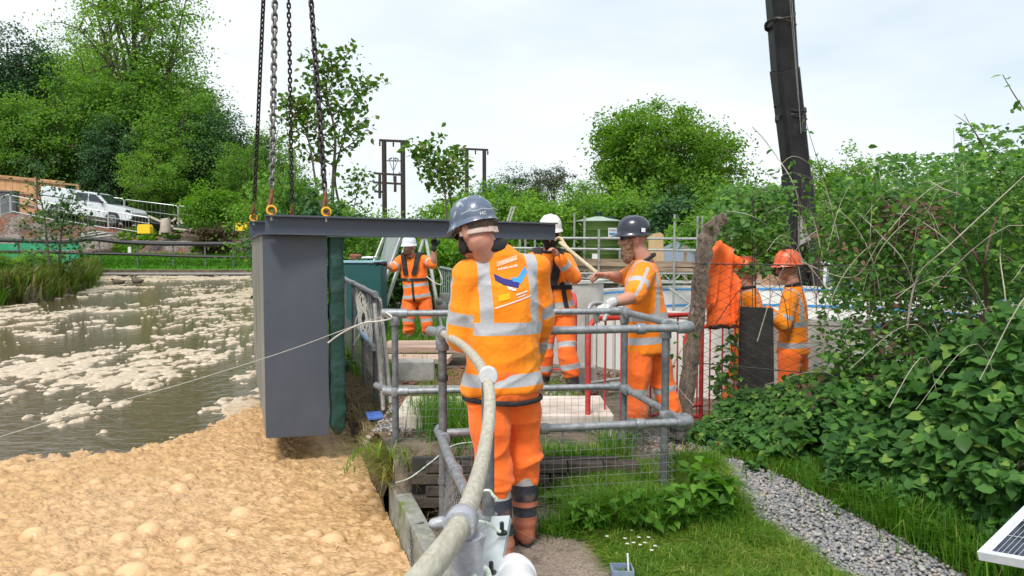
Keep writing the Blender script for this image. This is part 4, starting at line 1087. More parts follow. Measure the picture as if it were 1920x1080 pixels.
for (p_, jk_, J_, h_) in ((p3, jk3, JJ3, 'a'), (p4, jk4, JJ4, 'b')):
    f_ = Vector((-.15, -1, 0)) * .13; sl, sr, nk = J_['shL'], J_['shR'], J_['neck']; pl = (J_['hipL'] + J_['hipR']) / 2; md = (sl + sr) / 2
    for s0 in (sl, sr):
        ribbon(jk_, [nk.lerp(s0, .75) + Vector((0, .1, .05)), nk.lerp(s0, .6) + f_ * .6 + Vector((0, 0, .03)), md.lerp(s0, .45) + f_ + Vector((0, 0, -.1)), md.lerp(s0, .3) + f_ + Vector((0, 0, -.23))], .075, 'lifejacket_collar', black_cloth, p_, thick=.03)
    wz = md.lerp(pl, .48)
    ribbon(jk_, [wz + Vector((-.24, .02, 0)), wz + f_ + Vector((-.12, 0, 0)), wz + f_ * 1.1, wz + f_ + Vector((.12, 0, 0)), wz + Vector((.24, .02, 0))], .04, 'waist_strap', black_cloth, p_, thick=.008)
    mb = MB(); bx = wz + f_ * 1.15 + Vector((-.05, -.015, 0)); mb.box(bx, (.05, .012, .045)); mb.build('buckle', silver_m, p_, bevel=.003)
    ribbon(jk_, [wz + f_, wz.lerp(pl, .5) + f_, pl + f_ + Vector((0, 0, -.02)), pl + f_ * .8 + Vector((0, 0, -.1))], .032, 'crotch_strap', black_cloth, p_, thick=.008)
ribbon(jk3, [JJ3['shL'] + Vector((-.06, -.1, -.2)), JJ3['hipL'] + Vector((0, -.15, .25)), JJ3['hipL'] + Vector((.04, -.15, .02))], .045, 'leg_strap', black_cloth, p3)
# ---- 5, 6: the two behind the chain-link fence
jm5 = hivis_mat('orange_coat_right', OR1, OR2, (.06, .26), .026, (.12, .25), arm=(.2, .42), ahw=.025, dirt=.3)
J5 = dict(head=W(1477, 502, 7.2), neck=W(1488, 535, 7.2), shL=W(1480, 560, 7.05), shR=W(1494, 558, 7.36), elL=W(1470, 610, 6.98), elR=W(1470, 608, 7.4),
          wrL=W(1436, 588, 6.98), wrR=W(1440, 582, 7.3), hipL=W(1480, 662, 7.1), hipR=W(1494, 662, 7.3), knL=W(1476, 745, 7.08), knR=W(1498, 745, 7.3),
          anL=W(1478, 812, 7.1), anR=W(1500, 812, 7.3), toeL=W(1452, 820, 7.1), toeR=W(1474, 820, 7.3))
J5['anL'].z = -.24 + .087; J5['anR'].z = -.24 + .087
p5, jk5, JJ5, h5 = person('man in orange helmet standing sideways behind the chain-link fence', (J5['anL'].x, J5['anL'].y), J5, (-1, -.12, -.08), girth=1.05,
    voxel=.014, jm=jm5, tm=tm_bands, hm=h_or, boot=bt_grey, sleeve=1.0, glass=True, hands={'L': ((-1, -.1, .2), (0, .6, -.5), .7), 'R': ((-1, -.1, .2), (0, -.6, -.5), .7)})
J6 = dict(head=W(1398, 512, 7.8), neck=W(1402, 540, 7.8), shL=W(1412, 560, 7.97), shR=W(1404, 560, 7.64), elL=W(1420, 608, 8.0), elR=W(1420, 608, 7.62),
          wrL=W(1440, 596, 7.9), wrR=W(1440, 598, 7.6), hipL=W(1398, 660, 7.9), hipR=W(1392, 660, 7.7), knL=W(1386, 735, 7.88), knR=W(1372, 735, 7.7),
          anL=W(1384, 790, 7.9), anR=W(1368, 790, 7.7), toeL=W(1410, 798, 7.9), toeR=W(1400, 798, 7.7))
J6['anL'].z = -.24 + .087; J6['anR'].z = -.24 + .087
p6, jk6, JJ6, h6 = person('worker almost hidden behind the orange coat hanging on the fence', (J6['anL'].x, J6['anL'].y), J6, (1, -.2, -.1), girth=1.05,
    voxel=.016, jm=jm5, tm=tm_bands, hm=h_or, boot=bt_grey, sleeve=1.0, glass=False)
# ================================================================ the load: long steel box under two beams
def offs(p, s=0, t=0, z=0): return p + WD * s + WN * t + Vector((0, 0, z))
fl = W(499, 822, 6.0)                                    # front left lower corner of the box
BD = Vector((-.345, .9386, 0)).normalized()              # along the box
BN = Vector((.975, .222, 0)).normalized()                # across it
load = empty('lifted_steel_box', fl, 'long slate-grey steel box hanging over the foam under an overhanging beam', 'steel box')
zt = W(499, 441, 6.0).z; zb = fl.z; BWd = .50; BL = 4.4
box_side = mat('weathered_steel_side', (.22, .21, .19), (.34, .325, .295), 2.2, .45, .35, .1, 8, c3=(.42, .4, .36), s3=1.1, t3=.6, stretch=(3, 3, .35))
def P_(s, t, z): return Vector((fl.x, fl.y, 0)) + BD * s + BN * t + Vector((0, 0, z))
mb = MB(); mb.extr([P_(0, 0, zb), P_(0, BWd, zb), P_(0, BWd, zt), P_(0, 0, zt)], BD * .012); mb.build('front_plate', mat('box_front_paint', (.064, .076, .10), (.078, .091, .116), 3, .4, 0, .08, 5, c3=(.09, .10, .115), s3=3.5, t3=.64, stretch=(1, 1, .6)), load, bevel=.003)
mb = MB(); mb.extr([P_(.014, -.003, zb + .01), P_(BL, -.003, zb + .01), P_(BL, -.003, zt), P_(.014, -.003, zt)], BN * .012); mb.build('side_plate', box_side, load, bevel=.003)
mb = MB(); mb.extr([P_(.014, BWd - .01, zb + .01), P_(BL, BWd - .01, zb + .01), P_(BL, BWd - .01, zt), P_(.014, BWd - .01, zt)], BN * .012); mb.build('inner_side_plate', steel_blue, load)
mb = MB(); mb.extr([P_(BL, 0, zb + .01), P_(BL, BWd, zb + .01), P_(BL, BWd, zt), P_(BL, 0, zt)], BD * .012); mb.build('back_plate', steel_blue, load)
mb = MB(); mb.extr([P_(.016, .012, zb), P_(BL - .004, .012, zb), P_(BL - .004, BWd - .014, zb), P_(.016, BWd - .014, zb)], Vector((0, 0, .01))); mb.build('bottom_plate', rubber, load)
mb = MB()
mb.extr([P_(-.02, -.03, zt + .002), P_(-.02, BWd + .06, zt + .002), P_(BL + .02, BWd + .06, zt + .002), P_(BL + .02, -.03, zt + .002)], Vector((0, 0, .016)))
mb.build('top_flange', steel_blue, load, bevel=.002)
for q_ in (1.15, 2.3, 3.4):
    mb = MB(); mb.extr([P_(q_, -.012, zb + .02), P_(q_ + .03, -.012, zb + .02), P_(q_ + .03, -.012, zt - .01), P_(q_, -.012, zt - .01)], BN * .008); mb.build('weld_seam', box_side, load)
# padded green seal down the near right edge
pad = mat('green_padded_cover', (.005, .034, .026), (.009, .058, .045), 5, .55, 0, .6, 9, bdist=.03)
V = []; F = []; nz = 90; nr = 18
c0 = P_(.04, BWd + .075, 0)
for i in range(nz + 1):
    z = zb - .01 + (zt - .005 - zb) * i / nz; bot = min(1, (i / nz) * 14 + .35) if i < nz * .06 else 1
    for j in range(nr):
        a = 2 * PI * j / nr; px, py = math.cos(a), math.sin(a)
        sx = .062 * (abs(px) ** .5) * (1 if px > 0 else -1); sy = .07 * (abs(py) ** .5) * (1 if py > 0 else -1)
        w_ = 1 + .03 * math.sin(z * 21 + j * .7) + .12 * (mnoise.noise(Vector((px * 1.5, py * 1.5, z * 7)))) + .07 * mnoise.noise(Vector((px * 3, py * 3, z * 25))) - .05 * (abs((z * 1.3) % 1 - .5) < .012)
        V.append(c0 + BN * sx * w_ * bot + BD * sy * w_ * bot + Vector((0, 0, z)))
for i in range(nz):
    for j in range(nr): F.append((i * nr + j, i * nr + (j + 1) % nr, (i + 1) * nr + (j + 1) % nr, (i + 1) * nr + j))
F.append(tuple(range(nr - 1, -1, -1))); F.append(tuple(nz * nr + j for j in range(nr)))
mb = MB(); mb.add(V, F); mb.build('padded_seal', pad, load, smooth=True)
def ibeam(a, b, h, w, name, tf=.014, tw=.012):
    a = Vector(a); b = Vector(b); mb = MB(); up = Vector((0, 0, 1))
    mb.bar(a + up * (h / 2 - tf / 2), b + up * (h / 2 - tf / 2), w, tf); mb.bar(a - up * (h / 2 - tf / 2), b - up * (h / 2 - tf / 2), w, tf); mb.bar(a, b, tw, h - 2 * tf - .002)
    return mb.build(name, steel_blue, load, bevel=.002)
b0 = W(497, 421, 5.9); b1 = W(1041, 434, 6.8); ibeam(b0, b1, .155, .12, 'overhanging_beam')
s0 = W(467, 425, 8.4); s1 = s0 + (b1 - b0).normalized() * 2.3; s0.z = zt + .11; s1.z = zt + .1; ibeam(s0, s1, .17, .12, 'rear_beam')
yel = mat('yellow_lifting_eye', (.85, .42, .01), (.95, .52, .02), 20, .45, c3=(.5, .25, .03), s3=30, t3=.62)
rust = mat('rusty_hook', (.17, .055, .03), (.28, .11, .07), 30, .7, .3, .4, 60, c3=(.4, .3, .25), s3=14, t3=.6)
chm = mat('dark_chain_steel', (.03, .027, .026), (.07, .06, .055), 30, .5, .7)
chm2 = mat('worn_chain_steel', (.1, .095, .09), (.22, .21, .2), 20, .45, .7)
bolt = mat('zinc_bolt', (.4, .4, .4), (.55, .55, .55), 30, .4, .7)
tops = []
def eye(p, r):
    mb = MB(); R = rot_to((b1 - b0).normalized()); ring = [p + Vector((0, 0, r * 1.05)) + ((b1 - b0).normalized() * math.cos(a) + Vector((0, 0, 1)) * math.sin(a)) * r for a in [2 * PI * i / 20 for i in range(20)]]
    mb.tube(ring, r * .26, 8, closed=True); mb.lathe(p - Vector((0, 0, .004)), [(r * .62, 0), (r * .62, r * .25), (r * .3, r * .4)], 12); mb.build('lifting_eye', yel, load, smooth=True)
    mb = MB(); mb.lathe(p - Vector((0, 0, .045)), [(.014, 0), (.014, .03)], 6); mb.build('bolt', bolt, load)
    return p + Vector((0, 0, r * 1.0))
bd_ = (b1 - b0).normalized(); btop = Vector((0, 0, .0775))
e1 = eye(b0 + bd_ * .05 + btop, .034); e2 = eye(b0 + bd_ * ((W(612, 410, 6.08) - b0).dot(bd_)) + btop, .034)
e3 = eye(s0 + bd_ * .05 + Vector((0, 0, .085)), .036); e4 = eye(s0 + bd_ * .47 + Vector((0, 0, .085)), .036)
for f_ in (.03, .2): 
    mb = MB(); mb.box(offs(b0, 0, 0, -.07) + bd_ * f_ - BD * .04, (.022, .022, .012)); mb.build('bolt', bolt, load)
mb = MB(); mb.box(b0 + bd_ * .66 + Vector((0, -.045, -.068)), (.022, .022, .012)); mb.build('bolt', bolt, load)
# ---- four chain legs
def linkmesh(r, L, m):
    mb = MB(); P = []; h = L / 2 - r * 2.0; w = r * 2.35
    for i in range(16):
        a = 2 * PI * i / 16; P.append(Vector((w * .74 * math.cos(a), 0, (h if math.sin(a) > 0 else -h) + w * .74 * math.sin(a))))
    mb.tube(P, r, 6, closed=True, lat=Vector((0, 1, 0))); me = mb.mesh('link', True); me.materials.append(m); return me
apex = W(528, -760, 6.9)
def chain(a, b, r, m, label, n=None, hooklen=.17, hk=True, skew=0):
    a = Vector(a); b = Vector(b); d = (b - a).normalized(); t = empty('lifting_chain', a, label, 'chain', 'four chain legs of the crane sling')
    me = linkmesh(r, r * 7.2, m); pitch = r * 5.2
    if hk:
        mb = MB(); hp_ = [a + d * .0 + Vector((.02, 0, .012)), a + Vector((.02, 0, -.012)), a + Vector((0, 0, -.022)), a + Vector((-.022, 0, -.006)), a + Vector((-.024, 0, .025)), a + d * .07 + Vector((-.012, 0, 0)), a + d * .13, a + d * hooklen]
        mb.tube(curve(hp_, 4), [.008] * 4 + [.010] * 8 + [.013] * 4 + [.014] * 4 + [.016] * 4 + [.014] * 4 + [.011], 10)
        mb.cap(a + d * .02 + Vector((.018, 0, 0)), a + d * .11 + Vector((.012, 0, 0)), .006, .005); mb.build('hook', rust, t, smooth=True)
        mb = MB(); ring = [a + d * (hooklen + .012) + (Vector((1, 0, 0)) * math.cos(q) * .014 + d * math.sin(q) * .022) for q in [2 * PI * i / 14 for i in range(14)]]; mb.tube(ring, .005, 6, closed=True); mb.build('shackle', chm2, t, smooth=True)
    p0 = a + d * (hooklen + .035 if hk else .02); L = (b - p0).length; k = int(L / pitch); base = t.location
    q = d.to_track_quat('Z', 'Y').to_matrix().to_4x4()
    for i in range(min(k, 290)):
        o = bpy.data.objects.new('link', me); C.objects.link(o); o.parent = t
        o.matrix_basis = Matrix.Translation(p0 + d * pitch * (i + .5) - base) @ q @ Matrix.Rotation(skew + (PI / 2 if i % 2 else 0), 4, 'Z')
    return t
def upto(a, v=-330):   # the part of the leg that rises out of sight
    d = (apex - a); return a + d * ((W(520, v, 6.5).z - a.z) / d.z)
chain(e1, upto(e1), .0102, chm2, 'thickest chain, hooked to the yellow eye at the left end of the long beam', skew=.5)
chain(e2, upto(e2), .0098, chm, 'chain hooked to the right-hand yellow eye, leaning left as it rises', skew=.3)
chain(e3, upto(e3), .0098, chm, 'leftmost chain, hooked to the small yellow eye on the rear beam', skew=.6)
chain(e4, upto(e4), .009, chm, 'thin dark chain between the two thick ones, ending behind the beam', skew=.2)
# ================================================================ tag line
rope_m = mat('pale_rope', (.5, .48, .42), (.66, .64, .58), 60, .8)
ct = W(722, 592, 5.1)
mb = MB(); P = [W(-60, 838, 5.0), W(150, 773, 5.15), W(330, 723, 5.3), W(470, 680, 5.5), W(560, 650, 5.45), W(640, 620, 5.35), W(690, 602, 5.2), ct]
mb.tube(curve(P, 8), .0033, 6); tag(mb.build('tag_line', mat('grey_rope', (.34, .33, .29), (.48, .47, .42), 60, .8), smooth=True), 'thin pale rope running from the lower left across the grey box to the railing corner', 'rope')
mb = MB(); P = [W(615, 643, 5.38), W(640, 625, 5.35), W(680, 606, 5.2), W(712, 602, 5.12), W(735, 596, 5.05), W(724, 586, 5.08), W(740, 600, 5.08), ct]
mb.tube(curve(P, 6), .006, 6); tag(mb.build('rope_end', rope_m, smooth=True), 'short frayed rope end knotted round the corner of the grey railing', 'rope')

# ================================================================ railings of tube and clamp
TR = .0228
def clamp(p, d, r=.034, l=.075, parent=None, m=None):
    d = Vector(d).normalized(); p = Vector(p); mb = MB()
    mb.tube([p - d * l / 2, p - d * (l / 2 - .006), p + d * (l / 2 - .006), p + d * l / 2], [r * .93, r, r, r * .93], 14); return mb.build('clamp', m or galv, parent, smooth=True)
def elbow(p, a, b, parent, r=.033):
    """cast corner fitting from direction a to direction b"""
    p = Vector(p); a = Vector(a).normalized(); b = Vector(b).normalized(); mb = MB()
    mb.tube([p + a * .085, p + a * .03, p + (a + b) * .008, p + b * .03, p + b * .085], r, 14); return mb.build('clamp', galv, parent, smooth=True)
def tube_part(name, pts, parent, r=TR, m=None, n=14):
    mb = MB(); mb.tube(pts, r, n); return mb.build(name, m or galv, parent, smooth=True)
def meshpanel(a, b, z0, z1, pitch, parent, r=.0012, name='mesh_infill', m=None, zz0=None, zz1=None, diamond=False):
    """welded wire: each wire a thin three-sided rod"""
    a = Vector(a); b = Vector(b); mb = MB(); L = (b - a).length; n = max(1, int(L / pitch)); d = (b - a) / n
    for i in range(n + 1):
        p = a + d * i; mb.tube([(p.x, p.y, z0), (p.x, p.y, z1)], r, 3, caps=False)
    k = int((z1 - z0) / pitch)
    for j in range(k + 1):
        z = z1 - j * pitch; mb.tube([(a.x, a.y, z), (b.x, b.y, z)], r, 3, caps=False)
    o = mb.build(name, m or wire, parent, fix=False); o['kind'] = 'stuff'; return o
ZT, ZM = 1.1, .56
A = G(740, 588, ZT); A = Vector((W(740, 588, 5.1).x, 5.1, ZT)); Pn = Vector((-.37, 3.95, ZT)); B = Vector((.93, 4.2, ZT)); Cc = Vector((.78, 5.3, ZT))
cage = empty('guard_railing', (.2, 4.6, 0), 'grey tubular guard railing with wire mesh round the chamber, in front of the bearded man', 'railing')
dF = (B - Pn).normalized(); dB = (Cc - A).normalized(); dS = (B - Cc).normalized()
for z in (ZT, ZM):
    h = lambda p, q=z: Vector((p.x, p.y, q))
    o_ = Vector((0, 0, 0))
    tube_part('rail', [h(Pn) + dF * .02, h(B) + dF * .07], cage)
    tube_part('rail', [h(A) - dB * .02, h(Cc) + dB * .0], cage); tube_part('rail', [h(Cc), h(B) + dS * .02 + dF * .06], cage)
    elbow(h(B) + dF * .09, -dF, -dS, cage); elbow(h(Cc) , -dB, dS, cage, .032)
    clamp(h(Cc).lerp(h(B), .12), dS, parent=cage); clamp(h(Cc).lerp(h(B), .86), dS, parent=cage, l=.06); clamp(h(Pn).lerp(h(B), .42), dF, .031, .05, cage); clamp(h(Pn).lerp(h(B), .84), dF, .032, .05, cage)
    elbow(h(A), -dB * 1 + Vector((0, 0, 0)) + WD * .5, dB, cage); tube_part('rail', [h(A) - dB * .02, h(A) + (WD * .75 - WN * .25).normalized() * (.17 if z == ZT else .3)], cage)
posts = [(A + Vector((.0, 0, 0)), ZT, .0), (Cc + dS * .08, ZT, 0), (Cc.lerp(B, .84), ZT, 0)]
for (p, z1, z0) in posts:
    p = Vector((p.x, p.y, 0)); g = gz(p.x, p.y) - .02; tube_part('post', [(p.x, p.y, g), (p.x, p.y, z1 - .02)], cage, m=galv_dark); clamp((p.x, p.y, z1 - .05), (0, 0, 1), .033, .06, cage)
    clamp((p.x, p.y, ZM), (0, 0, 1), .034, .06, cage)
meshpanel((Pn.x, Pn.y, 0), (B.x, B.y, 0), .09, ZM - .03, .05, cage, name='mesh_infill')
meshpanel((A.x, A.y, 0), (Cc.x, Cc.y, 0), .2, ZM - .03, .05, cage)
meshpanel((Cc.x, Cc.y, 0), (B.x, B.y, 0), .05, ZM - .03, .05, cage, m=wire)
for f_ in (.25, .5, .75):
    p = Pn.lerp(B, f_); mb = MB(); mb.box((p.x, p.y - .004, ZM - .045), (.012, .012, .06)); mb.build('mesh_clip', galv_dark, cage)
# near railing with the bent handrail
near_r = empty('handrail', (-.1, 2.6, 0), 'pale weathered handrail bending toward the camera, clamped on grey posts', 'handrail')
fib = mat('weathered_fibreglass', (.35, .32, .25), (.50, .47, .39), 110, .7, 0, .4, 160, c3=(.27, .25, .18), s3=26, t3=.57, stretch=(1, .25, .8), bdist=.004)
hr = curve([(-.37, 3.95, ZT), (-.31, 3.72, ZT + .004), (-.205, 3.34, ZT), (-.105, 2.75, ZT - .005), (-.0747, 2.49, 1.04), (-.0777, 2.09, .985), (-.088, 1.46, 1.04), (-.119, 1.04, ZT), (-.2, .7, ZT + .02)], 12)
tube_part('bent_rail', hr, near_r, .0202, fib, 20)
mb = MB(); mb.tube([(-.45, 4.06, ZT), (-.36, 3.93, ZT)], .026, 14); mb.build('rail', galv, near_r, smooth=True)
clamp((-.37, 3.95, ZT), Vector((.3, -1, 0)), .036, .11, near_r); clamp((-.37, 3.95, ZT - .05), (0, 0, 1), .036, .08, near_r)
tube_part('post', [(-.37, 3.95, -.05), (-.37, 3.95, ZT - .03)], near_r, m=galv_dark)
for z in (.86, ZM + .3, .3, .1): clamp((-.37, 3.95, z), (0, 0, 1), .029, .03, near_r, galv_dark)
# lower rail of the near section
lo = curve([(-.39, 3.98, ZM), (-.3, 3.5, ZM), (-.19, 3.0, ZM), (-.09, 2.54, ZM), (-.02, 2.1, ZM)], 6)
tube_part('lower_rail', lo, near_r); clamp((-.385, 3.99, ZM), (.2, -1, 0), .036, .07, near_r); clamp((-.355, 3.84, ZM), (.2, -1, 0), .033, .05, near_r); clamp((-.25, 3.28, ZM), (.2, -1, 0), .031, .045, near_r)
# second post, under the bend
p2x = Vector((-.085, 2.62, 0)); tube_part('post', [(p2x.x, p2x.y, -.02), (p2x.x, p2x.y, ZT - .02)], near_r, m=galv_dark)
clamp((p2x.x, p2x.y + .02, ZT), (.05, -1, 0), .034, .045, near_r, mat('white_clamp', (.55, .58, .6), (.66, .68, .7), 20, .4)); clamp((p2x.x, p2x.y, ZM), (0, 0, 1), .036, .09, near_r); clamp((-.078, 2.5, ZM), (.2, -1, 0), .036, .07, near_r)
# third post with the big socket
p3x = Vector((-.083, 1.33, 0))
tube_part('post', [(p3x.x, p3x.y, -.02), (p3x.x, p3x.y, ZT - .13)], near_r, .0255, mat('dull_grey_tube', (.2, .2, .22), (.3, .3, .32), 25, .5, .4, c3=(.12, .12, .12), s3=20, t3=.58), 18)
sock = mat('cast_socket', (.34, .35, .38), (.44, .45, .48), 30, .5, .3, .3, 90)
q0 = min(hr, key=lambda p: abs(p.y - 1.33)); i0 = hr.index(q0); d_ = (Vector(hr[i0 + 2]) - Vector(hr[i0 - 2])).normalized(); mb = MB(); mb.tube([(p3x.x, p3x.y, q0.z - .15), (p3x.x, p3x.y, q0.z - .143), (p3x.x, p3x.y, q0.z - .02)], [.028, .0305, .0305], 22)
mb.tube([q0 - d_ * .034, q0 - d_ * .029, q0 + d_ * .029, q0 + d_ * .034], [.027, .030, .030, .027], 22); mb.cap(q0 + Vector((-.036, 0, 0)), q0 + Vector((-.05, 0, -.002)), .012, .010)
mb.build('socket', sock, near_r, smooth=True)
# its chain-link infill, seen end on
def chainlink(a, b, z0, z1, pitch, r, name, m, parent, seed=0, sag=.0):
    """woven zigzag wires, each bending past its neighbour"""
    a = Vector((a[0], a[1], 0)); b = Vector((b[0], b[1], 0)); L = (b - a).length; n = int(L / pitch); d = (b - a) / n; nn = Vector((-d.y, d.x, 0)).normalized(); mb = MB(); k = int((z1 - z0) / (pitch / 2))
    rr = random.Random(seed)
    for i in range(n):
        P = []
        for j in range(k + 1):
            p = a + d * (i + (0 if (j + i) % 2 else 1.04)) + Vector((0, 0, z1 - j * pitch / 2)) + nn * (r * (1 if (j + i) % 2 else -1))
            p += nn * (math.sin(i * .33 + j * .21) * .012 + sag * math.sin(PI * j / k)) + Vector((0, 0, math.sin(i * .5) * .006)); P.append(p)
        mb.tube(P, r, 4, caps=False)
    for z in (z1, (z0 + z1) / 2): mb.tube([a + Vector((0, 0, z)), b + Vector((0, 0, z))], r * 1.3, 4)
    o = mb.build(name, m, parent, fix=False, smooth=True); o['kind'] = 'stuff'; return o
chainlink((-.37, 3.95), (-.09, 2.6), .02, ZM - .02, .05, .0016, 'mesh_infill', wire, near_r)
chainlink((-.09, 2.6), (-.03, 1.4), .02, ZM + .0, .05, .0016, 'mesh_infill', wire, near_r)
# bracket, ties, bolts, pipe at the very front
br = empty('angle_bracket', W(930, 1010, 1.5), 'flat galvanised bracket with two black bolts, in front of the boots', 'bracket')
zn = mat('bright_zinc', (.5, .55, .57), (.66, .71, .73), 7, .38, .45, c3=(.35, .38, .4), s3=8, t3=.6)
q = [W(922, 968, 1.62), W(956, 966, 1.60), W(950, 1000, 1.52), W(930, 1110, 1.3), W(884, 1110, 1.32)]
mb = MB(); mb.extr(q, Vector((.004, .004, -.012))); mb.build('plate', zn, br, bevel=.0015)
for (u_, v_, y_) in ((941, 998, 1.5), (921, 1074, 1.37)):
    p = W(u_, v_, y_); mb = MB(); mb.lathe(p - Vector((0, .0, .004)), [(.011, 0), (.011, .006), (.006, .007), (.0045, .007), (.0045, .024), (.003, .026)], 8); mb.build('bolt', mat('black_bolt', (.03, .035, .04), rough=.4, metal=.5) if u_ > 930 else bpy.data.materials['black_bolt'], br)
tie = mat('green_white_cable', (.6, .66, .58), (.72, .76, .68), 40, .5, c3=(.12, .3, .1), s3=26, t3=.5)
mb = MB(); mb.tube(curve([W(880, 975, 1.42), W(895, 977, 1.42), W(915, 982, 1.45), W(926, 990, 1.48), W(938, 997, 1.49)], 6), .0035, 8); mb.build('cable_tie', tie, br, smooth=True)
mb = MB(); mb.tube(curve([W(897, 928, 2.5), W(905, 921, 2.55), W(918, 920, 2.55), W(924, 928, 2.5), W(932, 936, 2.4)], 6), .005, 8); tag(mb.build('cable_loop', tie, smooth=True), 'white cable loop tied round the grey post beside the orange trouser leg', 'cable')
mb = MB(); mb.tube(curve([W(885, 1085, 1.3), W(898, 1066, 1.33), W(912, 1068, 1.35), W(918, 1090, 1.35)], 6), .006, 8); mb.build('cable_tie', tie, br, smooth=True)
wp = empty('waste_pipe', W(965, 1080, 1.32), 'short white plastic pipe with a joint ring at the bottom edge, next to the bracket', 'pipe')
whp = mat('scuffed_white_pipe', (.6, .6, .62), (.74, .74, .75), 9, .45, c3=(.4, .4, .42), s3=9, t3=.58)
pa_, pb_ = W(962, 1062, 1.44), W(990, 1150, 1.22); dp = (pb_ - pa_).normalized()
mb = MB(); mb.tube([pa_, pa_ + dp * .012, pa_ + dp * .03, pb_], [.022, .031, .035, .035], 24); mb.build('bend', whp, wp, smooth=True)
mb = MB(); mb.tube([pa_ + dp * .045, pa_ + dp * .048, pa_ + dp * .062, pa_ + dp * .065], [.035, .0385, .0385, .035], 24); mb.build('joint_ring', whp, wp, smooth=True)
# chain hanging inside the wall, bottom left
t = empty('short_chain', W(772, 990, 3.95), 'short galvanised chain hanging down the inside of the mossy kerb', 'chain')
me = linkmesh(.0042, .034, chm2); a_ = W(769, 990, 4.1); b_ = W(775, 1120, 3.75); d = (b_ - a_).normalized(); q = d.to_track_quat('Z', 'Y').to_matrix().to_4x4()
for i in range(int((b_ - a_).length / .026)):
    o = bpy.data.objects.new('link', me); C.objects.link(o); o.parent = t; o.matrix_basis = Matrix.Translation(a_ + d * .026 * (i + .5) - t.location) @ q @ Matrix.Rotation(.5 + (PI / 2 if i % 2 else 0), 4, 'Z')
mb = MB(); mb.tube(curve([W(766, 992, 4.12), W(772, 986, 4.1), W(788, 980, 4.1), W(795, 982, 4.12)], 4), .008, 8); mb.build('hook_bar', galv_dark, t, smooth=True)

# ================================================================ second railing along the lagoon wall + leaning gate
rail2 = empty('mesh_railing', LW(7.5, .12), 'grey tube railing with sagging mesh along the lagoon wall, left of the leaning gate', 'railing')
r0 = Vector((W(704, 553, 7.1).x, 7.1, ZT)); r1 = Vector((W(645, 521, 10.8).x, 10.8, ZT))
rd = (r1 - r0).normalized()
tube_part('rail', [r0 - rd * .03, r1], rail2, .027); m0 = Vector((r0.x - .03, r0.y, .6)); m1 = Vector((r1.x, r1.y, .62)); tube_part('rail', [m0 - rd * .12, m0.lerp(m1, .45)], rail2, .027)
blue_b = mat('blue_band', (.12, .28, .5), (.3, .4, .5), 20, .5)
tube_part('blue_tape', [m0.lerp(m1, .1), m0.lerp(m1, .28)], rail2, .0285, blue_b)
for f_ in (0.02, .3, .62, .95):
    p = r0.lerp(r1, f_); tube_part('post', [(p.x, p.y, -.1), (p.x, p.y, ZT)], rail2, m=galv_dark); clamp((p.x, p.y, ZT), rd, .035, .09, rail2)
clamp(m0.lerp(m1, .02), rd, .034, .08, rail2)
meshpanel((r0.x, r0.y, 0), (r1.x, r1.y, 0), .02, ZM, .06, rail2, .002)
gate = empty('leaning_gate', Vector((-1.25, 6.95, 0)), 'old barred gate panel leaning on the railing behind the corner post', 'gate')
pale = mat('dirty_pale_tube', (.24, .23, .21), (.42, .4, .37), 20, .6, .2, c3=(.14, .11, .08), s3=14, t3=.57)
ga, gb_, gc, gd_ = W(664, 530, 9.3), W(712, 562, 7.3), W(733, 757, 6.7), W(690, 690, 8.6)
for a_, b_ in ((ga, gb_), (gb_, gc), (gc, gd_), (gd_, ga)): tube_part('frame_tube', [a_, b_], gate, .021, pale, 8)
tube_part('frame_tube', [W(702, 570, 7.0), W(719, 770, 6.55)], gate, .021, pale, 8)
for i in range(1, 11): tube_part('bar', [ga.lerp(gb_, i / 11), gd_.lerp(gc, i / 11)], gate, .009, pale, 6)
mb = MB()
rr = random.Random(3)
for i in range(9):
    p = W(683 + rr.uniform(-4, 4), 545, 8.2); mb.tube(curve([p, p + Vector((rr.uniform(-.06, .05), -.03, -.12)), p + Vector((rr.uniform(-.12, .08), -.05, -.3)), p + Vector((rr.uniform(-.16, .1), -.06, rr.uniform(-.65, -.4)))], 4), .007, 5)
mb.build('cords', rope_m, rail2, smooth=True)
# ---- slabs, blocks and planks lying about
ytim = mat('raw_timber', (.42, .27, .2), (.62, .45, .36), 6, .8, 0, .3, 30, stretch=(.4, 4, 4), c3=(.25, .16, .11), s3=3, t3=.6)
def slab(name, label, cat, u0, v0, u1, y0, y1, z, th, m, rz=0, bev=.012):
    a_ = W(u0, v0, y0).x; b_ = W(u1, v0, y0).x; mb = MB(); mb.box(((a_ + b_) / 2, (y0 + y1) / 2, z - th / 2), (b_ - a_, y1 - y0, th), Matrix.Rotation(rz, 3, 'Z'))
    o = mb.build(name, m, None, bevel=bev); tag(o, label, cat); return o
white_st = mat('pinkish_white_slab', (.5, .42, .36), (.72, .64, .57), 4, .85, 0, .3, 30, c3=(.36, .25, .18), s3=2.2, t3=.58)
slab('concrete_slab', 'long pale concrete slab lying across the ground behind the railing', 'slab', 738, 800, 1150, 5.5, 6.25, .3, .17, white_st, .02)
slab('kerb_block', 'weathered grey kerb block on the gravel below the pinkish planks', 'block', 735, 700, 812, 7.7, 7.95, .36, .2, conc, .05)
slab('edging_stone', 'grey edging stone lying half buried behind the lower rail', 'stone', 722, 735, 905, 6.9, 7.06, .24, .12, conc, -.02)
slab('timber_plank', 'wide pinkish timber plank at the feet of the man by the cabinet', 'plank', 714, 655, 872, 9.6, 10.3, .26, .08, ytim, .03)
slab('timber_plank', 'darker timber plank lying just in front of the wide pinkish one', 'plank', 716, 670, 842, 9.0, 9.4, .2, .07, ytim, -.04)
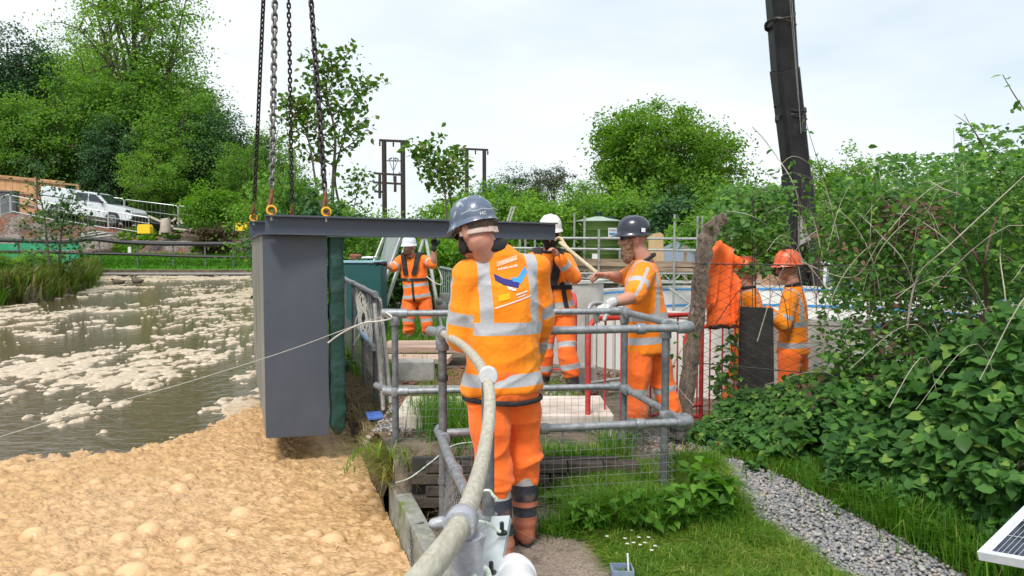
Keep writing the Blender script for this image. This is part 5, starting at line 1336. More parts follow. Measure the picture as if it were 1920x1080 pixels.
slab('blue_lid', 'crushed blue plastic scrap at the foot of the railing post by the wall', 'scrap', 682, 772, 712, 6.35, 6.6, .09, .02, mat('blue_plastic', (.03, .12, .5), (.1, .2, .55), 9, .5), .3, .003)
slab('foundation_block', 'low grey block standing behind the red barrier', 'block', 1075, 690, 1115, 7.6, 7.9, .32, .2, conc_pale, .2)
# ================================================================ cabinet, frames, tripod behind
cab = empty('cabinet', Vector((W(680, 560, 12).x, 12.3, 0)), 'dark green cabinet with a pale blue top, tools lying on it', 'cabinet')
cgreen = mat('cabinet_green', (.012, .085, .085), (.018, .1, .098), 3, .5, 0, .1, 10); cx0, cx1 = W(625, 500, 12).x, W(714, 500, 12).x; cz = W(700, 490, 12).z
mb = MB(); mb.box(((cx0 + cx1) / 2, 12.3, cz / 2 - .02), (cx1 - cx0, .6, cz - .04)); mb.build('body', cgreen, cab, bevel=.008)
mb = MB(); mb.box(((cx0 + cx1) / 2, 12.3, cz - .012), (cx1 - cx0 + .03, .64, .03)); mb.build('top', mat('pale_blue_top', (.2, .42, .5), (.3, .5, .58), 5, .5), cab, bevel=.005)
t = empty('power_drill', W(672, 486, 12.2), 'brown and pale hand tool lying on top of the green cabinet', 'tool')
p = W(665, 486, 12.2); mb = MB(); mb.cap(p + Vector((-.05, 0, .05)), p + Vector((.08, 0, .05)), .04, .035); mb.box(p + Vector((-.02, 0, .02)), (.1, .07, .05)); mb.build('motor', rust, t, smooth=True)
p = W(686, 487, 12.2); mb = MB(); mb.cap(p + Vector((-.06, 0, .03)), p + Vector((.12, 0, .035)), .022, .02); mb.ell(p + Vector((.16, 0, .04)), (.04, .03, .03)); mb.build('chuck', silver_m, t, smooth=True)
alu = mat('aluminium', (.5, .5, .48), (.62, .62, .6), 10, .4, .7)
lad = empty('access_ladder', Vector((-2.4, 12.9, 0)), 'steep pale access ladder with mesh treads rising behind the green cabinet', 'ladder')
for (a_, b_) in ((W(757, 430, 13.3), W(700, 590, 12.5)), (W(771, 430, 13.3), W(714, 600, 12.5)), (W(726, 430, 13.9), W(690, 520, 13.2))):
    mb = MB(); mb.bar(a_, b_, .03, .06); mb.build('stile', alu, lad)
mesh_g = mat('grey_mesh_sheet', (.16, .19, .18), (.26, .3, .28), 60, .8)
mb = MB(); mb.extr([W(728, 430, 13.5), W(752, 430, 13.4), W(712, 555, 12.7), W(704, 520, 13.2)], Vector((0, .02, 0))); mb.build('tread_panel', mesh_g, lad)
tri = empty('tripod', Vector((-1.2, 12.6, 0)), 'aluminium rescue tripod with a winch standing behind the man at the cabinet', 'tripod')
top = W(797, 440, 12.5)
for (u_, v_, y_) in ((734, 615, 12.2), (832, 620, 12.1), (826, 600, 13.4)):
    b_ = W(u_, v_, y_); b_.z = gz(b_.x, b_.y); mb = MB(); mb.tube([top, b_], .028, 8); mb.build('leg', alu, tri, smooth=True)
mb = MB(); mb.lathe(top + Vector((0, 0, -.05)), [(.09, 0), (.09, .1), (.05, .13)], 14); mb.build('head', alu, tri)
p = W(828, 575, 12.1); mb = MB(); mb.lathe(p, [(.07, -.08), (.1, -.06), (.1, .06), (.07, .08)], 16, Matrix.Rotation(PI / 2, 3, 'X')); mb.box(p + Vector((.05, .02, .14)), (.16, .12, .16)); mb.ell(p + Vector((-.03, -.06, .09)), (.06, .05, .06)); mb.build('winch', mat('winch_grey', (.25, .26, .26), (.36, .37, .37), 12, .5, .4), tri, smooth=True)
bf = empty('bar_fence', W(850, 560, 13.5), 'low green-grey bar fence behind the winch', 'fence')
fa, fb_ = W(826, 494, 14.5), W(905, 530, 11.8); fa.z = 1.15; fb_.z = 1.08
gg_ = mat('green_grey_paint', (.16, .22, .18), (.24, .3, .25), 10, .6)
tube_part('top_rail', [fa, fb_], bf, .03, gg_, 8); 
for i in range(19):
    p = fa.lerp(fb_, i / 18); tube_part('bar', [p, (p.x, p.y, .1)], bf, .011, gg_, 5)
mb = MB(); mb.tube(curve([W(820, 500, 11.6), W(828, 520, 11.5), W(828, 533, 11.5), W(815, 530, 11.5), W(800, 518, 11.55)], 6), .008, 6); tag(mb.build('white_lanyard', rope_m, smooth=True), 'white lanyard looping beside the elbow of the man at the cabinet', 'lanyard')
# wooden pole and hook line held by the bearded man
mb = MB(); mb.tube([W(1050, 455, 6.55), W(1120, 512, 6.0)], .016, 8); mb.tube([W(1122, 512, 6.0), W(1165, 535, 6.3)], .009, 8); mb.tube(curve([W(1040, 450, 6.75), W(1050, 446, 6.7), W(1062, 462, 6.6), W(1078, 478, 6.5)], 4), .013, 8)
tag(mb.build('wooden_pole', mat('pale_wood', (.46, .36, .22), (.6, .5, .34), 30, .7), smooth=True), 'slim pale wooden pole held between the bearded man and the beam end', 'pole')
# ================================================================ round tanks
Tc = Vector((4.6, 11.8, 0)); TRr = 3.75; tz = .74
m, n, b = nt('tank_white_wall'); L = n.links; b.inputs['Roughness'].default_value = .6
t = n.nodes.new('ShaderNodeTexCoord'); x = n.nodes.new('ShaderNodeTexNoise'); x.inputs['Scale'].default_value = 1.3; x.inputs['Detail'].default_value = 6; L.new(t.outputs['Object'], x.inputs['Vector'])
r = n.nodes.new('ShaderNodeValToRGB'); r.color_ramp.elements[0].position = .35; r.color_ramp.elements[0].color = (.62, .60, .55, 1); r.color_ramp.elements[1].position = .6; r.color_ramp.elements[1].color = (.80, .79, .75, 1); L.new(x.outputs['Fac'], r.inputs[0]); L.new(r.outputs[0], b.inputs['Base Color'])
tank_w = m
bigt = empty('settlement_tank', Tc, 'wide round white tank with blue bands, open at the top, behind the chain-link fence', 'tank')
mb = MB(); mb.lathe(Tc, [(TRr, -.4), (TRr, tz)], 96, caps=False); mb.build('outer_wall', tank_w, bigt, smooth=True)
mb = MB(); mb.lathe(Tc, [(TRr - .16, tz), (TRr - .16, -.4)], 96, caps=False); mb.build('inner_wall', tank_w, bigt, smooth=True)
mb = MB(); mb.lathe(Tc, [(TRr + .012, tz - .05), (TRr + .012, tz + .012), (TRr - .172, tz + .012), (TRr - .172, tz - .05)], 96, caps=False); mb.build('rim', conc_pale, bigt, smooth=False)
mb = MB(); mb.lathe(Tc, [(0.01, -.2), (TRr - .17, -.2)], 64, caps=False); mb.build('tank_floor', conc, bigt)
blue = mat('blue_band_paint', (.02, .2, .52), (.05, .3, .66), 8, .5)
for z_, hh in ((.67, .035), (.34, .04), (.03, .07)):
    r_ = TRr - .16; mb = MB(); mb.lathe(Tc, [(r_ - .001, z_), (r_ - .018, z_), (r_ - .018, z_ + hh), (r_ - .001, z_ + hh)], 96, caps=False); mb.build('blue_band', blue, bigt)
for z_ in (tz - .07,):
    mb = MB(); mb.lathe(Tc, [(TRr + .003, z_), (TRr + .014, z_), (TRr + .014, z_ + .035), (TRr + .003, z_ + .035)], 96, caps=False, a0=math.radians(-100), a1=math.radians(60)); mb.build('blue_band', blue, bigt)
# vertical joints of the outer wall
for i in range(24):
    a = 2 * PI * i / 24; p = Tc + Vector((math.cos(a), math.sin(a), 0)) * (TRr + .002); mb = MB(); mb.box((p.x, p.y, .15), (.006, .012, 1.0), Matrix.Rotation(a, 3, 'Z')); mb.build('panel_joint', conc, bigt)
sm_t = empty('round_chamber', W(1075, 560, 10.5), 'small grey concrete chamber ring standing left of the white tank', 'chamber')
p = Vector((W(1060, 560, 10.8).x, 10.8, 0)); rr_ = W(1131, 560, 10.8).x - p.x; z1 = W(1100, 531, 10.0).z
mb = MB(); mb.lathe(p, [(rr_, -.2), (rr_, z1), (rr_ - .12, z1), (rr_ - .12, 0), (0.01, 0)], 48, caps=False); mb.build('ring', mat('grey_white_concrete', (.4, .38, .35), (.52, .5, .46), 4, .85, 0, .2, 30), sm_t, smooth=True)
mb = MB(); mb.lathe(p, [(rr_ + .02, z1 - .02), (rr_ + .02, z1 + .02), (rr_ - .14, z1 + .02)], 48, caps=False); mb.build('rim', conc_pale, sm_t)
gt = empty('water_tank', W(1122, 487, 30), 'olive green cylindrical water tank with a blue-and-white label and conical lid', 'water tank')
gp = W(1122, 490, 30); gr = .92; gtop = W(1122, 416, 30).z; gapex = W(1122, 405, 30).z
olive = mat('olive_tank', (.05, .1, .016), (.07, .13, .025), 3, .45, 0, .1, 4)
mb = MB(); prof = [(gr, 0)]
for k in range(5): z = (gtop - gp.z) * (k + 1) / 5; prof += [(gr, z - .05), (gr + .012, z - .03), (gr + .012, z - .01), (gr, z)]
mb.lathe(gp, prof, 40); mb.build('shell', olive, gt, smooth=True)
mb = MB(); mb.lathe(Vector((gp.x, gp.y, gtop)), [(gr + .03, 0), (gr + .03, .03), (.2, gapex - gtop - .03), (.0, gapex - gtop)], 40); mb.build('lid', mat('pale_green_lid', (.3, .38, .3), (.38, .46, .38), 3, .5), gt, smooth=True)
mb = MB(); mb.lathe(Vector((gp.x, gp.y, gapex - .06)), [(.13, 0), (.13, .16), (.17, .17), (.17, .22), (0.01, .24)], 16); mb.build('vent_cap', mat('dark_green', (.01, .04, .02), rough=.5), gt)
mb = MB(); mb.lathe(Vector((gp.x + .45, gp.y - .1, gtop + .08)), [(.27, 0), (.27, .12), (0.01, .14)], 20); mb.build('hatch', bpy.data.materials['dark_green'], gt)
lp = W(1143, 438, 30) ; ly = gp.y - math.sqrt(gr ** 2 - (lp.x - gp.x) ** 2) - .03
R_ = Matrix.Rotation(math.asin((lp.x - gp.x) / gr), 3, 'Z')
mb = MB(); mb.box((lp.x, ly, lp.z), (.4, .015, .42), R_); lb = mb.build('label_plate', white_p, gt)
mb = MB()
for po in textpolys('FORBES', .1, 0, 0): mb.add([Vector((lp.x, ly - .014, lp.z)) + R_ @ Vector((x, 0, y + .08)) for x, y in po], [(0, 1, 2)])
o = mb.build('label_lettering', mat('label_navy', (.02, .06, .3)), gt, fix=False)
mb = MB(); mb.box((lp.x, ly - .01, lp.z - .02), (.3, .012, .07), R_); mb.box((lp.x - .02, ly - .012, lp.z + .03), (.18, .012, .04), R_); mb.build('label_emblem', mat('label_blue', (.02, .25, .55)), gt)
mb = MB(); mb.box(W(1116, 481, 28.7), (.24, .04, .22)); mb.build('base_notice', white_p, gt)

# ================================================================ scaffold walkway between the men and the green tank
sc_y = 15.0; scaf = empty('scaffold_walkway', Vector((2.2, sc_y, 0)), 'scaffold walkway of galvanised tubes, timber deck and lattice beam in front of the green tank', 'scaffold')
sc_m = mat('scaffold_tube', (.26, .28, .26), (.4, .42, .39), 20, .5, .5, c3=(.25, .17, .11), s3=2, t3=.6)
for (u_, v_, v1, dy) in ((1003, 416, 560, .8), (1041, 423, 540, 0), (1077, 400, 560, 1.2), (1096, 405, 560, .0), (1123, 430, 560, -.3), (1162, 470, 545, 1), (1265, 402, 590, -.4), (1308, 405, 560, .6), (1317, 405, 560, 1.4), (1359, 412, 540, 0), (1180, 450, 560, .9), (985, 425, 545, .2), (975, 430, 545, 1.4)):
    y = sc_y + dy; a_ = W(u_, v_, y); tube_part('standard', [a_, (a_.x, a_.y, gz(a_.x, a_.y))], scaf, .024, sc_m, 8)
for (va, vb, ua, ub, dy) in ((446, 448, 955, 1372, -.1), (465, 470, 955, 1330, -.1), (448, 447, 1075, 1365, 1.0), (468, 469, 990, 1380, 1.1)):
    tube_part('guard_rail', [W(ua, va, sc_y + dy), W(ub, vb, sc_y + dy)], scaf, .024, sc_m, 8)
deck = mat('scaffold_boards', (.2, .14, .09), (.36, .27, .19), 7, .85, 0, .4, 30, stretch=(.3, 3, 3), c3=(.12, .09, .07), s3=2, t3=.55)
for (u0, v0, u1, v1, dy, h_) in ((1062, 491, 1180, 493, -.25, .14), (1180, 494, 1300, 497, -.2, .13), (1300, 496, 1420, 500, -.25, .13), (1064, 503, 1300, 505, -.2, .1), (1240, 504, 1420, 508, -.15, .11)):
    mb = MB(); mb.bar(W(u0, v0, sc_y + dy), W(u1, v1, sc_y + dy), .04, h_); mb.build('board', deck, scaf, bevel=.004)
zc0, zc1 = W(1100, 512, sc_y).z, W(1100, 529, sc_y).z; x0_, x1_ = W(1060, 512, sc_y).x, W(1420, 512, sc_y).x
tube_part('chord', [(x0_, sc_y - .2, zc0), (x1_, sc_y - .2, zc0)], scaf, .022, sc_m, 8); tube_part('chord', [(x0_, sc_y - .2, zc1), (x1_, sc_y - .2, zc1)], scaf, .022, sc_m, 8)
nb_ = 22
for i in range(nb_):
    xa = x0_ + (x1_ - x0_) * i / nb_; xb = x0_ + (x1_ - x0_) * (i + 1) / nb_; u_ = i % 2
    tube_part('lattice', [(xa, sc_y - .2, zc0 if u_ else zc1), (xb, sc_y - .2, zc1 if u_ else zc0)], scaf, .015, sc_m, 6)
tube_part('chord', [W(1060, 524, 16.3), W(1300, 528, 16.3)], scaf, .02, sc_m, 6)
for (a_, b_) in ((W(1255, 540, 13.6), W(1335, 600, 12.6)), (W(1268, 590, 12.8), W(1330, 545, 13.2))): tube_part('brace', [a_, b_], scaf, .024, sc_m, 8)
mb = MB(); mb.extr([W(1216, 500, 16.6), W(1244, 500, 16.6), W(1244, 440, 16.6), W(1238, 436, 16.6), W(1222, 439, 16.6), W(1216, 446, 16.6)], Vector((0, .03, 0)))
tag(mb.build('plywood_sheet', mat('plywood', (.5, .33, .17), (.62, .43, .24), 3, .8, 0, .2, 20, stretch=(6, 1, .6), c3=(.33, .19, .09), s3=2, t3=.58)), 'upright plywood sheet with a wavy grain behind the neck of the bearded man', 'board')
mb = MB(); mb.lathe(W(1268, 497, 22), [(1.0, 0), (.75, .3), (.3, .58), (0.01, .7)], 24, caps=False); tag(mb.build('slate_heap', mat('blue_grey_gravel', (.12, .15, .19), (.2, .23, .27), 30, .9, 0, .8, 60), smooth=True), 'cone of blue-grey gravel behind the scaffold boards', 'gravel')
# timber stake
mb = MB(); a_ = W(1286, 460, 15.5); mb.bar(a_, (a_.x, a_.y, 0), .06, .06); tag(mb.build('timber_stake', deck), 'upright timber stake behind the scaffold rails near the leaning post', 'stake')
# earth heaps beyond the tank on the right
heap = mat('orange_earth', (.26, .13, .07), (.4, .24, .15), 6, .95, 0, .6, 12)
mb = MB(); V = []; F = []
for i in range(60):
    for j in range(5):
        x_ = 4.8 + i * .2; y_ = 16.4 + j * .5 + .2 * math.sin(i); V.append((x_, y_ , -.1 if j in (0, 4) else .45 + .42 * (i < 30) * (1 - i / 34) + .2 * mnoise.noise(Vector((i * .3, j, 0))) + .1 * (j == 2)))
for i in range(59):
    for j in range(4): F.append((i * 5 + j, i * 5 + 5 + j, i * 5 + 6 + j, i * 5 + 1 + j))
mb.add(V, F); o = mb.build('spoil_heap', heap, smooth=True, fix=True); tag(o, 'long low heap of orange-brown earth beyond the white tank', 'spoil heap')

# ================================================================ red pedestrian barriers
redp = mat('red_barrier_paint', (.5, .035, .03), (.62, .06, .05), 16, .5, c3=(.4, .22, .2), s3=18, t3=.58)
greyp = mat('grey_barrier_tube', (.36, .36, .36), (.48, .48, .48), 20, .5, .4)
def barrier(a, b, lab, h=1.0, m=redp, mbars=None, base=0.0, nb=7, grp=None):
    t = empty('pedestrian_barrier', a, lab, 'barrier', grp); a = Vector(a); b = Vector(b); d = (b - a).normalized(); L = (b - a).length; up = Vector((0, 0, 1)); r = .13
    P = [a + up * .02, a + up * (h - r)] + [a + d * (r - r * math.cos(q)) + up * (h - r + r * math.sin(q)) for q in (PI / 6, PI / 3, PI / 2)] + [b - d * (r - r * math.cos(q)) + up * (h - r + r * math.sin(q)) for q in (PI / 2, PI / 3, PI / 6)] + [b + up * (h - r), b + up * .02]
    tube_part('frame', P, t, .021, m, 10); tube_part('bottom_tube', [a + up * .2, b + up * .2], t, .018, m, 8)
    for i in range(1, nb): tube_part('bar', [a.lerp(b, i / nb) + up * .2, a.lerp(b, i / nb) + up * (h - .01)], t, .008, mbars or m, 6)
    for p in (a, b): mb = MB(); mb.bar(p + Vector((d.y, -d.x, 0)) * .22 + up * .02, p - Vector((d.y, -d.x, 0)) * .22 + up * .02, .03, .02); mb.build('foot', m, t)
    return t
a_ = W(1102, 800, 5.55); a_.z = -.02; b_ = W(1290, 640, 6.9); b_.z = -.02
barrier(a_, Vector((1.75, 6.85, -.1)), 'red steel barrier standing upright right behind the railing, bent top corner at left', 1.04, nb=8)
barrier(Vector((W(1078, 700, 7.75).x, 7.75, .0)), Vector((.62, 9.3, 0.0)), 'red barrier with thin bars beside the harnessed man, in front of the chamber ring', 1.05, nb=9)
barrier(Vector((W(1100, 700, 7.35).x, 7.35, .0)), Vector((1.75, 8.6, -.1)), 'grey steel barrier lying against the white tank behind the red one', 1.0, m=greyp, nb=9)
barrier(Vector((1.62, 6.95, -.24)), Vector((2.35, 7.05, -.24)), 'red barrier seen through the chain-link, below the hanging orange coat', 1.05, nb=6)
# ================================================================ leaning concrete post, chain-link fence, hanging coat
postm = mat('lichened_post', (.15, .11, .085), (.3, .235, .185), 14, .95, 0, .9, 40, c3=(.42, .36, .3), s3=14, t3=.6, w3=.04, bdist=.03, stretch=(2.5, 2.5, .45))
fence = empty('chain_link_fence', Vector((1.5, 6.15, -.1)), 'dark chain-link fence running from the lichened cranked post into the brambles', 'fence')
pp = [W(1281, 800, 6.2), W(1289, 720, 6.2), W(1301, 640, 6.18), W(1312, 540, 6.15), W(1320, 470, 6.13), W(1327, 438, 6.12), W(1345, 416, 6.1), W(1362, 408, 6.05)]
V = []; F = []; pc = curve(pp, 5); n_ = len(pc)
for i, p in enumerate(pc):
    w = .056 + .007 * math.sin(i * 1.7) - (.02 * max(0, i - n_ + 10) / 10); d = (pc[min(i + 1, n_ - 1)] - pc[max(i - 1, 0)]).normalized(); s_ = d.cross(Vector((0, 1, 0))).normalized()
    for (qx, qy) in ((-1, -.8), (0, -1), (1, -.8), (1, .8), (-1, .8)):
        V.append(p + s_ * qx * w + Vector((0, 1, 0)) * qy * w + Vector((mnoise.noise(p * 9 + Vector((qx, qy, 0))), 0, mnoise.noise(p * 8))) * .012)
for i in range(n_ - 1):
    for k in range(5): F.append((i * 5 + k, i * 5 + (k + 1) % 5, i * 5 + 5 + (k + 1) % 5, i * 5 + 5 + k))
F += [(4, 3, 2, 1, 0), tuple(range(len(V) - 5, len(V)))]
mb = MB(); mb.add(V, F); mb.build('cranked_post', postm, fence, smooth=True)
chainlink((1.47, 6.08), (3.6, 4.65), -.2, 1.42, .074, .0034, 'chain_link', dkwire, fence, seed=3, sag=.03)
# posts deeper in the hedge
for (x_, y_, h_) in ((3.75, 4.6, 1.6),):
    mb = MB(); mb.bar((x_, y_, -.2), (x_ + .03, y_, h_), .09, .09); mb.build('post', postm, fence, bevel=.01)
# the coat hung on the fence
mb = MB(); cy = 6.32
top_ = W(1352, 458, cy)
mb.tube([W(1356, 457, cy), W(1354, 470, cy), W(1351, 500, cy + .02), W(1350, 540, cy + .03), W(1350, 585, cy + .03), W(1352, 611, cy + .02)], [.03, .075, .125, .125, .125, .13], 20, b=[.03, .05, .075, .08, .085, .09], lat=Vector((1, .1, 0)))
mb.tube([W(1366, 480, cy), W(1376, 490, cy), W(1382, 500, cy)], [.04, .045, .025], 12, b=[.05, .05, .03])
mb.tube([W(1338, 515, cy - .02), W(1332, 550, cy - .02), W(1328, 580, cy)], [.03, .045, .04], 12)
mb.tube([W(1374, 515, cy), W(1382, 560, cy - .02), W(1383, 600, cy - .01)], [.03, .035, .03], 12)
me = remesh(mb, .012, 3); P = coords(me); N = vnormals(me); P = P + N * ((ridges(P * np.array([3.2, 3.2, .55]), 4, 3.2)) * .045)[:, None]; setco(me, P)
coat = empty('hanging_coat', Vector((top_.x, cy, .6)), 'empty orange raincoat with pointed hood hanging on the inside of the chain-link fence', 'coat')
link('cloth', me, mat('orange_coat_cloth', (.95, .13, .015), (1.0, .17, .025), 5, .7, 0, .3, 20), coat)
mb = MB(); P = [W(1331 + i * 5.2, 612 + 2.5 * math.sin(i * 1.2) , cy - .07 + .004 * i) for i in range(10)]; mb.tube(P, .012, 8); mb.build('dark_hem', black_cloth, coat, smooth=True)
# black board
mb = MB(); mb.extr([W(1387, 575, 6.55), W(1450, 578, 6.5), W(1452, 742, 6.5), W(1386, 742, 6.55)], Vector((0, .03, 0)))
tag(mb.build('black_board', mat('dull_black_board', (.018, .017, .016), (.04, .037, .034), 8, .8, 0, .3, 30, c3=(.06, .05, .045), s3=5, t3=.6), bevel=.003), 'dull black board behind the fence between hanging coat and orange helmet', 'board')

# ================================================================ crane
crane = empty('mobile_crane', W(1545, 540, 16.5), 'mobile crane with a long dark boom rising behind the hedge', 'crane')
boom_m = mat('dark_boom_paint', (.012, .012, .015), (.03, .028, .032), 4, .55, 0, .1, 12, c3=(.05, .045, .045), s3=3, t3=.6)
def boomsec(a, b, w0, w1, name):
    a = Vector(a); b = Vector(b); d = (b - a).normalized(); s_ = d.cross(Vector((0, 1, 0))).normalized(); t_ = s_.cross(d).normalized(); mb = MB(); V = []; F = []
    sh = [(-1, -.6), (-.75, -1), (.75, -1), (1, -.6), (1, .8), (.85, 1), (-.85, 1), (-1, .8)]
    for (p, w) in ((a, w0), (b, w1)):
        for (x_, y_) in sh: V.append(p + s_ * x_ * w / 2 + t_ * y_ * w * .55)
    for k in range(8): F.append((k, (k + 1) % 8, 8 + (k + 1) % 8, 8 + k))
    F += [tuple(range(7, -1, -1)), tuple(range(8, 16))]; mb.add(V, F); return mb.build(name, boom_m, crane, bevel=.01)
B0 = W(1513, 600, 16.0); B1 = W(1495, 330, 15.2); B2 = W(1472, 130, 14.6); B3 = W(1452, -160, 13.8)
boomsec(B0, B1, .62, .50, 'boom_base'); boomsec(B1, B2, .45, .455, 'boom_section'); boomsec(B2, B3, .42, .43, 'boom_section')
dv = (B3 - B0).normalized()
def band(p, r, k, nm='rope_band'):
    mb = MB()
    for i in range(k):
        c_ = p + dv * .07 * i; a_ = (.1 * math.sin(i * 2)); ring = [c_ + Vector((math.cos(q) * r, math.sin(q) * r * 1.1, 0)) + dv * (.05 * math.sin(q * 2 + i) + a_ * math.cos(q)) for q in [2 * PI * j / 20 for j in range(20)]]
        mb.tube(ring, .028, 6, closed=True)
    return mb.build(nm, chm, crane, smooth=True)
band(W(1483, 222, 14.9), .275, 3); band(W(1463, 46, 14.3), .262, 2)
for (u0, v0, u1, v1) in ((1497, 190, 1478, -40), (1502, 250, 1482, -40)):
    mb = MB(); mb.tube([W(u0, v0, 14.3), W(u1, v1, 13.6)], .008, 5); mb.build('hoist_rope', sc_m, crane)
mb = MB(); mb.box(W(1504, 232, 14.7), (.09, .2, .35)); mb.box(W(1457, 222, 14.7), (.06, .1, .1)); mb.box(W(1501, 200, 14.7), (.07, .1, .3)); mb.build('sheave_block', boom_m, crane, bevel=.01)
mb = MB(); mb.extr([W(1499, 405, 15.0), W(1516, 405, 15.0), W(1520, 450, 15.0), W(1500, 460, 15.0)], Vector((0, .1, 0))); mb.build('light_plate', mat('grey_plate', (.25, .23, .22), (.35, .33, .32), 6, .6), crane)
tube_part('lift_ram', [W(1537, 560, 15.3), W(1506, 370, 15.0)], crane, .12, boom_m, 12)
cbx = W(1560, 520, 15.8)
mb = MB(); mb.box((cbx.x + .35, cbx.y + 1.2, .25), (4.6, 2.2, .7)); mb.build('carrier', boom_m, crane, bevel=.05)
mb = MB()
for (dx, dy) in ((-.4, -.45), (.4, -.45), (-.4, .45), (.4, .45)): mb.bar((cbx.x + dx, cbx.y + dy, .2), (cbx.x + dx * .85, cbx.y + dy, 1.2), .06, .06)
for (dy) in (-.45, .45): mb.bar((cbx.x - .36, cbx.y + dy, 1.2), (cbx.x + .36, cbx.y + dy, 1.2), .06, .06)
for dx in (-.35, .35): mb.bar((cbx.x + dx, cbx.y - .45, 1.2), (cbx.x + dx, cbx.y + .45, 1.2), .06, .06)
mb.build('cab_frame', white_p, crane)
gl = mat('cab_glass', (.18, .24, .26), (.3, .38, .4), 2, .08, spec=.8)
mb = MB(); mb.box((cbx.x, cbx.y, .68), (.7, .82, .92)); mb.build('cab_glazing', gl, crane)
mb = MB(); mb.box((cbx.x + 1.0, cbx.y + .1, .6), (.9, .9, 1.0)); mb.build('winch_housing', boom_m, crane, bevel=.04)
for i in range(4):
    mb = MB(); mb.lathe(Vector((cbx.x - 1.5 + i * 1.1, cbx.y + .1, .05)), [(.2, -.16), (.42, -.16), (.45, -.1), (.45, .1), (.42, .16), (.2, .16)], 20, Matrix.Rotation(PI / 2, 3, 'X')); mb.build('wheel', rubber, crane, smooth=True)

# ================================================================ solar panel, sealant tube, tray
sp = empty('solar_panel', W(1885, 1030, 3.0), 'dark blue solar panel in a white frame, tilted in the bottom right corner', 'solar panel')
c0_, c1_, c2_ = W(1832, 1036, 2.75), W(1935, 935, 3.05), W(1960, 1098, 2.45)
ux = (c1_ - c0_); uy = (c2_ - c0_); nn_ = ux.cross(uy).normalized(); nn_ = -nn_ if nn_.z < 0 else nn_
ux = ux.normalized(); uy = (uy - ux * uy.dot(ux)).normalized(); Lx, Ly = .62, .5
def sq(x0, y0, x1, y1, h0, h1): return [c0_ + ux * x + uy * y + nn_ * h0 for x, y in ((x0, y0), (x1, y0), (x1, y1), (x0, y1))], nn_ * (h1 - h0)
frm = mat('white_anodised', (.66, .7, .74), (.76, .79, .82), 20, .35, .2)
for (x0, y0, x1, y1) in ((0, 0, .025, Ly), (Lx - .025, 0, Lx, Ly), (.026, 0, Lx - .026, .025), (.026, Ly - .025, Lx - .026, Ly)):
    mb = MB(); P_l, d = sq(x0, y0, x1, y1, -.03, .004); mb.extr(P_l, d); mb.build('frame_bar', frm, sp, bevel=.001)
mb = MB(); P_l, d = sq(.026, .026, Lx - .026, Ly - .026, -.02, -.004); mb.extr(P_l, d); mb.build('backing_sheet', white_p, sp)
cell = mat('solar_cell', (.008, .012, .035), (.014, .02, .06), 14, .15, .2, coat=.6)
cm = None; nx, ny = 6, 4; cw, chh = (Lx - .07) / nx, (Ly - .07) / ny
for i in range(nx):
    for j in range(ny):
        mb = MB(); P_l, d = sq(.035 + i * cw + .002, .035 + j * chh + .002, .035 + (i + 1) * cw - .002, .035 + (j + 1) * chh - .002, -.004, -.002); mb.extr(P_l, d); mb.build('cell', cell, sp)
mb = MB()
for k in range(24): P_l, d = sq(.036, .036 + k * (Ly - .07) / 24, Lx - .036, .0372 + k * (Ly - .07) / 24, -.0018, -.0012); mb.extr(P_l, d)
for k in range(3): P_l, d = sq(.036 + (k + 1) * (Lx - .07) / 4, .036, .0385 + (k + 1) * (Lx - .07) / 4, Ly - .036, -.0010, -.0004); mb.extr(P_l, d)
o = mb.build('busbars', frm, sp); mb = MB(); p = c0_ + ux * .3 + uy * .25; mb.bar(p - nn_ * .03, (p.x, p.y, 0), .03, .03); mb.build('stand', galv, sp)
st = empty('sealant_tube', W(1330, 826, 5.9), 'blue and white sealant tube with a red cap lying at the foot of the hedge', 'tube')
a_, b_ = G(1310, 812, .05), G(1357, 838, .04); dd = (b_ - a_).normalized()
def seg(f0, f1, r, m, nm): mb = MB(); mb.tube([a_.lerp(b_, f0), a_.lerp(b_, f1)], r, 14); mb.build(nm, m, st, smooth=True)
seg(.1, .34, .024, white_p, 'barrel'); seg(.34, .8, .0245, mat('label_print_blue', (.02, .06, .4), (.05, .1, .5), 20, .4), 'label_sleeve'); seg(.5, .56, .0252, white_p, 'label_stripe'); rp = mat('red_plastic', (.75, .06, .03), rough=.4); seg(.8, .92, .026, rp, 'end_cap'); seg(-.02, .1, .012, rp, 'nozzle')
mb = MB(); mb.tube(curve([a_, a_ + Vector((-.05, .0, .03)), a_ + Vector((-.03, .1, .02)), a_.lerp(b_, .2) + Vector((0, .05, 0))], 4), .005, 6); mb.build('red_cord', rp, st)
tr = empty('plastic_tray', W(1168, 1072, 3.4), 'small blue-grey plastic tray with a pale handle at the bottom edge of the lawn', 'tray')
p = G(1166, 1078, .04); bgm = mat('blue_grey_plastic', (.16, .22, .32), (.24, .3, .4), 9, .5)
mb = MB(); mb.box(p, (.1, .09, .008)); 
for (dx, dy, sx, sy) in ((-.048, 0, .006, .08), (.048, 0, .006, .08), (0, .044, .1, .006), (0, -.044, .1, .006)): mb.box(p + Vector((dx, dy, .02)), (sx, sy, .034))
mb.build('bowl', bgm, tr); mb = MB(); mb.bar(p + Vector((.03, 0, .02)), p + Vector((.025, .0, .1)), .012, .008); mb.build('handle', white_p, tr)

